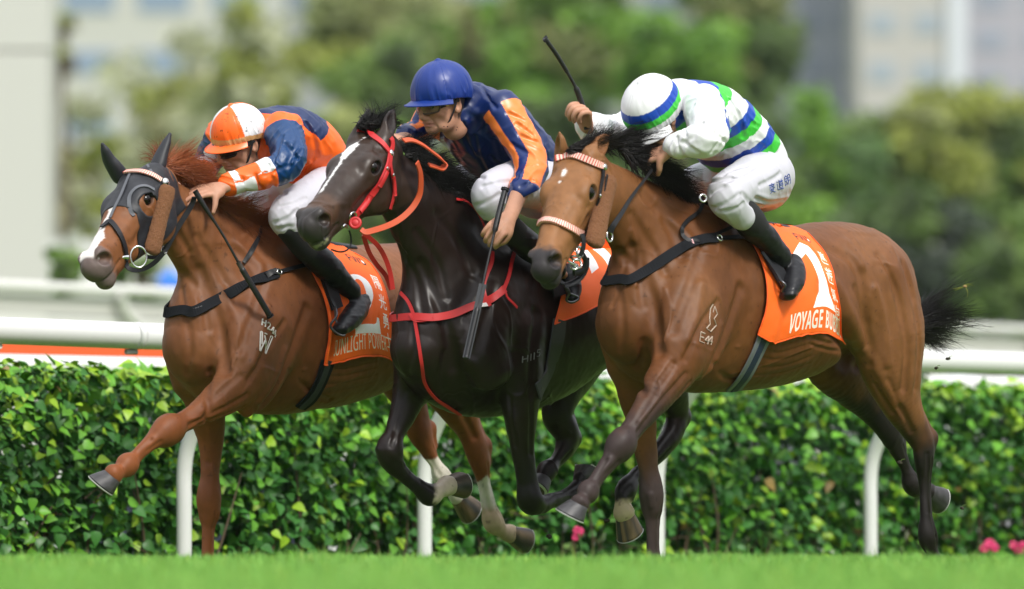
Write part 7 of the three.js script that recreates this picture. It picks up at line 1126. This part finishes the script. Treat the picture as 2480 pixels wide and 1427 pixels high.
{ // trees: trunk, limbs and a crown of many leaf sprays; [px, py of crown middle, depth, crown width, height (px), tones, sprays, leaf size, label]
  const barkM = std('bark', [0.12, 0.085, 0.06], 0.9);
  const tree = (px, py, z0, w, h, cols, n, size0, label, o = {}) => {
    const far = z0 < -40 ? 1.6 : 1, z = 30 - (30 - z0) * far, size = size0 * far; o.trunk = (o.trunk ?? 0.1) * far;
    const c = atZ(px, py, z), k = (CAMZ - z) / FPX, W = w * k / 2, Hh = h * k / 2, base = V(c.x + (o.lean ?? 0), 0, z), g = thing(o.name ?? 'tree', label, o.cat ?? 'tree', base, 'trees and shrubs behind the racecourse');
    const limbs = [tube([base.clone().setY(-0.1), base.clone().setY(c.y * 0.4 + 0.2).add(V(rnd(-0.1, 0.1), 0, 0)), c.clone().add(V(0, Hh * 0.5, 0))], (t) => mix(o.trunk, 0.03, t), 10, 9)];
    const cl = []; for (let i = 0; i < (o.clumps ?? 26); i++) { const a = rnd(0, 6.28), u = rnd(-1, 1), r = Math.pow(rnd(), 0.45), q = Math.sqrt(1 - u * u); cl.push([c.clone().add(V(Math.cos(a) * q * W * r * 0.85, u * Hh * r * 0.85, Math.sin(a) * q * W * r * 0.7)), rnd(0.22, 0.42) * Math.min(W, Hh), cols[Math.floor(rnd(0, cols.length))]]); }
    for (let i = 0; i < 7; i++) { const e = cl[i][0], s = base.clone().setY(Math.max(0.2, c.y - Hh * rnd(0.3, 0.9))); limbs.push(tube([s, s.clone().lerp(e, 0.5).add(V(0, 0.1, 0)), e], (t) => mix(0.05, 0.012, t), 6, 6)); }
    part('trunk', merge(limbs), barkM, g);
    const pos = [], idx = [], col = []; // leaf sprays: folded diamonds
    for (let i = 0; i < n; i++) {
      const [cc, r, t] = cl[i % cl.length], d = V(rnd(-1, 1), rnd(-1, 1), rnd(-1, 1)); if (d.lengthSq() < 0.02) d.y = 1; d.normalize().multiplyScalar(r * Math.pow(rnd(), 0.35)); d.y *= 0.75; const p = cc.clone().add(d);
      const a = V(rnd(-1, 1), rnd(-1.1, 0.5), rnd(-1, 1)).normalize(), b = V(rnd(-1, 1), rnd(-1, 1), rnd(-1, 1)); b.addScaledVector(a, -b.dot(a)).normalize(); const nn = a.clone().cross(b), s = size * rnd(0.6, 1.35), k0 = pos.length / 3, v = rnd(0.7, 1.3);
      for (const [x, y, zz] of [[0, 0, 0], [0.5, 0.42, 0.12], [1, 0, 0], [0.5, -0.42, 0.12]]) { const q = p.clone().addScaledVector(a, x * s).addScaledVector(b, y * s).addScaledVector(nn, zz * s); pos.push(q.x, q.y, q.z); col.push(t[0] * v, t[1] * v, t[2] * v); }
      idx.push(k0, k0 + 1, k0 + 2, k0, k0 + 2, k0 + 3);
    }
    part('crown', geoFrom(pos, idx, null, col), std('crown leaves', [1, 1, 1], 1, { vertexColors: true, side: THREE.DoubleSide, transmission: 0.4, thickness: 0 }), g);
  };
  reseed(77);
  const dk = [0.115, 0.185, 0.045], md = [0.18, 0.29, 0.05], br = [0.22, 0.41, 0.04], yl = [0.36, 0.4, 0.075], ol = [0.27, 0.3, 0.09], pale = [0.5, 0.52, 0.33], py = [0.55, 0.54, 0.3];
  tree(180, 420, -62, 260, 620, [pale, py, yl], 1500, 0.16, 'sparse pale yellow green tree beside the pale pillar', { clumps: 16 });
  tree(400, 330, -75, 420, 560, [pale, py, yl, pale], 2100, 0.17, 'thin pale leafed tree behind the orange capped jockey', { clumps: 20 });
  tree(150, 120, -50, 70, 330, [[0.2, 0.15, 0.08], yl], 300, 0.1, 'slim brown trunked tree close against the pillar', { trunk: 0.09, clumps: 7 });
  tree(610, 170, -66, 330, 420, [pale, yl, [0.4, 0.44, 0.2]], 2600, 0.16, 'olive and pale tree above the orange capped jockey', { clumps: 22 });
  tree(790, 420, -60, 380, 560, [yl, br, [0.38, 0.42, 0.14], md], 6500, 0.15, 'yellow green tree between the first two jockeys');
  tree(900, 90, -72, 420, 420, [[0.36, 0.4, 0.16], md, yl], 6000, 0.17, 'olive green tree at the top left of the blue cap');
  tree(930, 250, -64, 300, 380, [dk, md, dk], 6500, 0.15, 'dark green tree just left of the blue cap', { trunk: 0.12 });
  tree(1180, 140, -74, 460, 520, [ol, br, [0.26, 0.24, 0.1], md], 7500, 0.17, 'olive brown tree behind the blue cap');
  tree(1420, 80, -68, 460, 420, [md, br, ol], 7500, 0.16, 'mid green tree behind the raised whip');
  tree(1330, 400, -56, 420, 420, [md, dk, br], 7000, 0.14, 'dark green bush tree between the second and third jockeys');
  tree(1640, 150, -55, 330, 300, [br, [0.14, 0.3, 0.03], br], 6500, 0.13, 'bright lime green tree above the white cap', { clumps: 18 });
  tree(1800, 120, -70, 380, 520, [md, dk, ol], 7000, 0.17, 'dark green tree to the right of the white cap');
  tree(1700, 360, -62, 420, 420, [dk, md], 6000, 0.15, 'dark green tree behind the hooped silks');
  tree(1960, 470, -52, 380, 520, [br, md, br, [0.12, 0.22, 0.06]], 6500, 0.14, 'fresh green tree directly behind the white breeches');
  tree(2160, 420, -58, 440, 560, [yl, md, ol, dk], 8000, 0.15, 'yellow green tree top below the beige tower');
  tree(2400, 400, -60, 480, 620, [yl, dk, ol, md], 8500, 0.15, 'broad dark and gold tree at the right edge');
  tree(2230, 660, -50, 520, 420, [dk, md, dk, [0.06, 0.09, 0.05]], 8500, 0.14, 'dark shrubby tree behind the bay tail');
  tree(2480, 690, -48, 300, 380, [dk, md], 5000, 0.13, 'dark green bush low at the right edge');
  tree(1980, 680, -54, 460, 420, [md, dk, br], 7000, 0.14, 'green bush behind the bay rump');
  tree(1150, 560, -52, 900, 420, [md, dk, ol], 9000, 0.15, 'wide green shrub bank behind the middle horses', { clumps: 50 });
  tree(1640, 620, -56, 700, 420, [md, dk], 8000, 0.15, 'dark shrub bank behind the bay horse', { clumps: 40 });
  tree(620, 620, -50, 500, 260, [br, yl, md], 4500, 0.13, 'light green shrub behind the chestnut mane', { clumps: 30 });
  tree(165, 640, -33, 90, 150, [md, br], 900, 0.07, 'small round green shrub behind the far rail on the left', { name: 'shrub', cat: 'shrub', trunk: 0.04, clumps: 8 });
  tree(345, 665, -33, 160, 110, [md, dk], 1200, 0.07, 'small dark shrub under the chestnut muzzle beyond the rail', { name: 'shrub', cat: 'shrub', trunk: 0.04, clumps: 9 });
}
renderer.render(scene, camera);
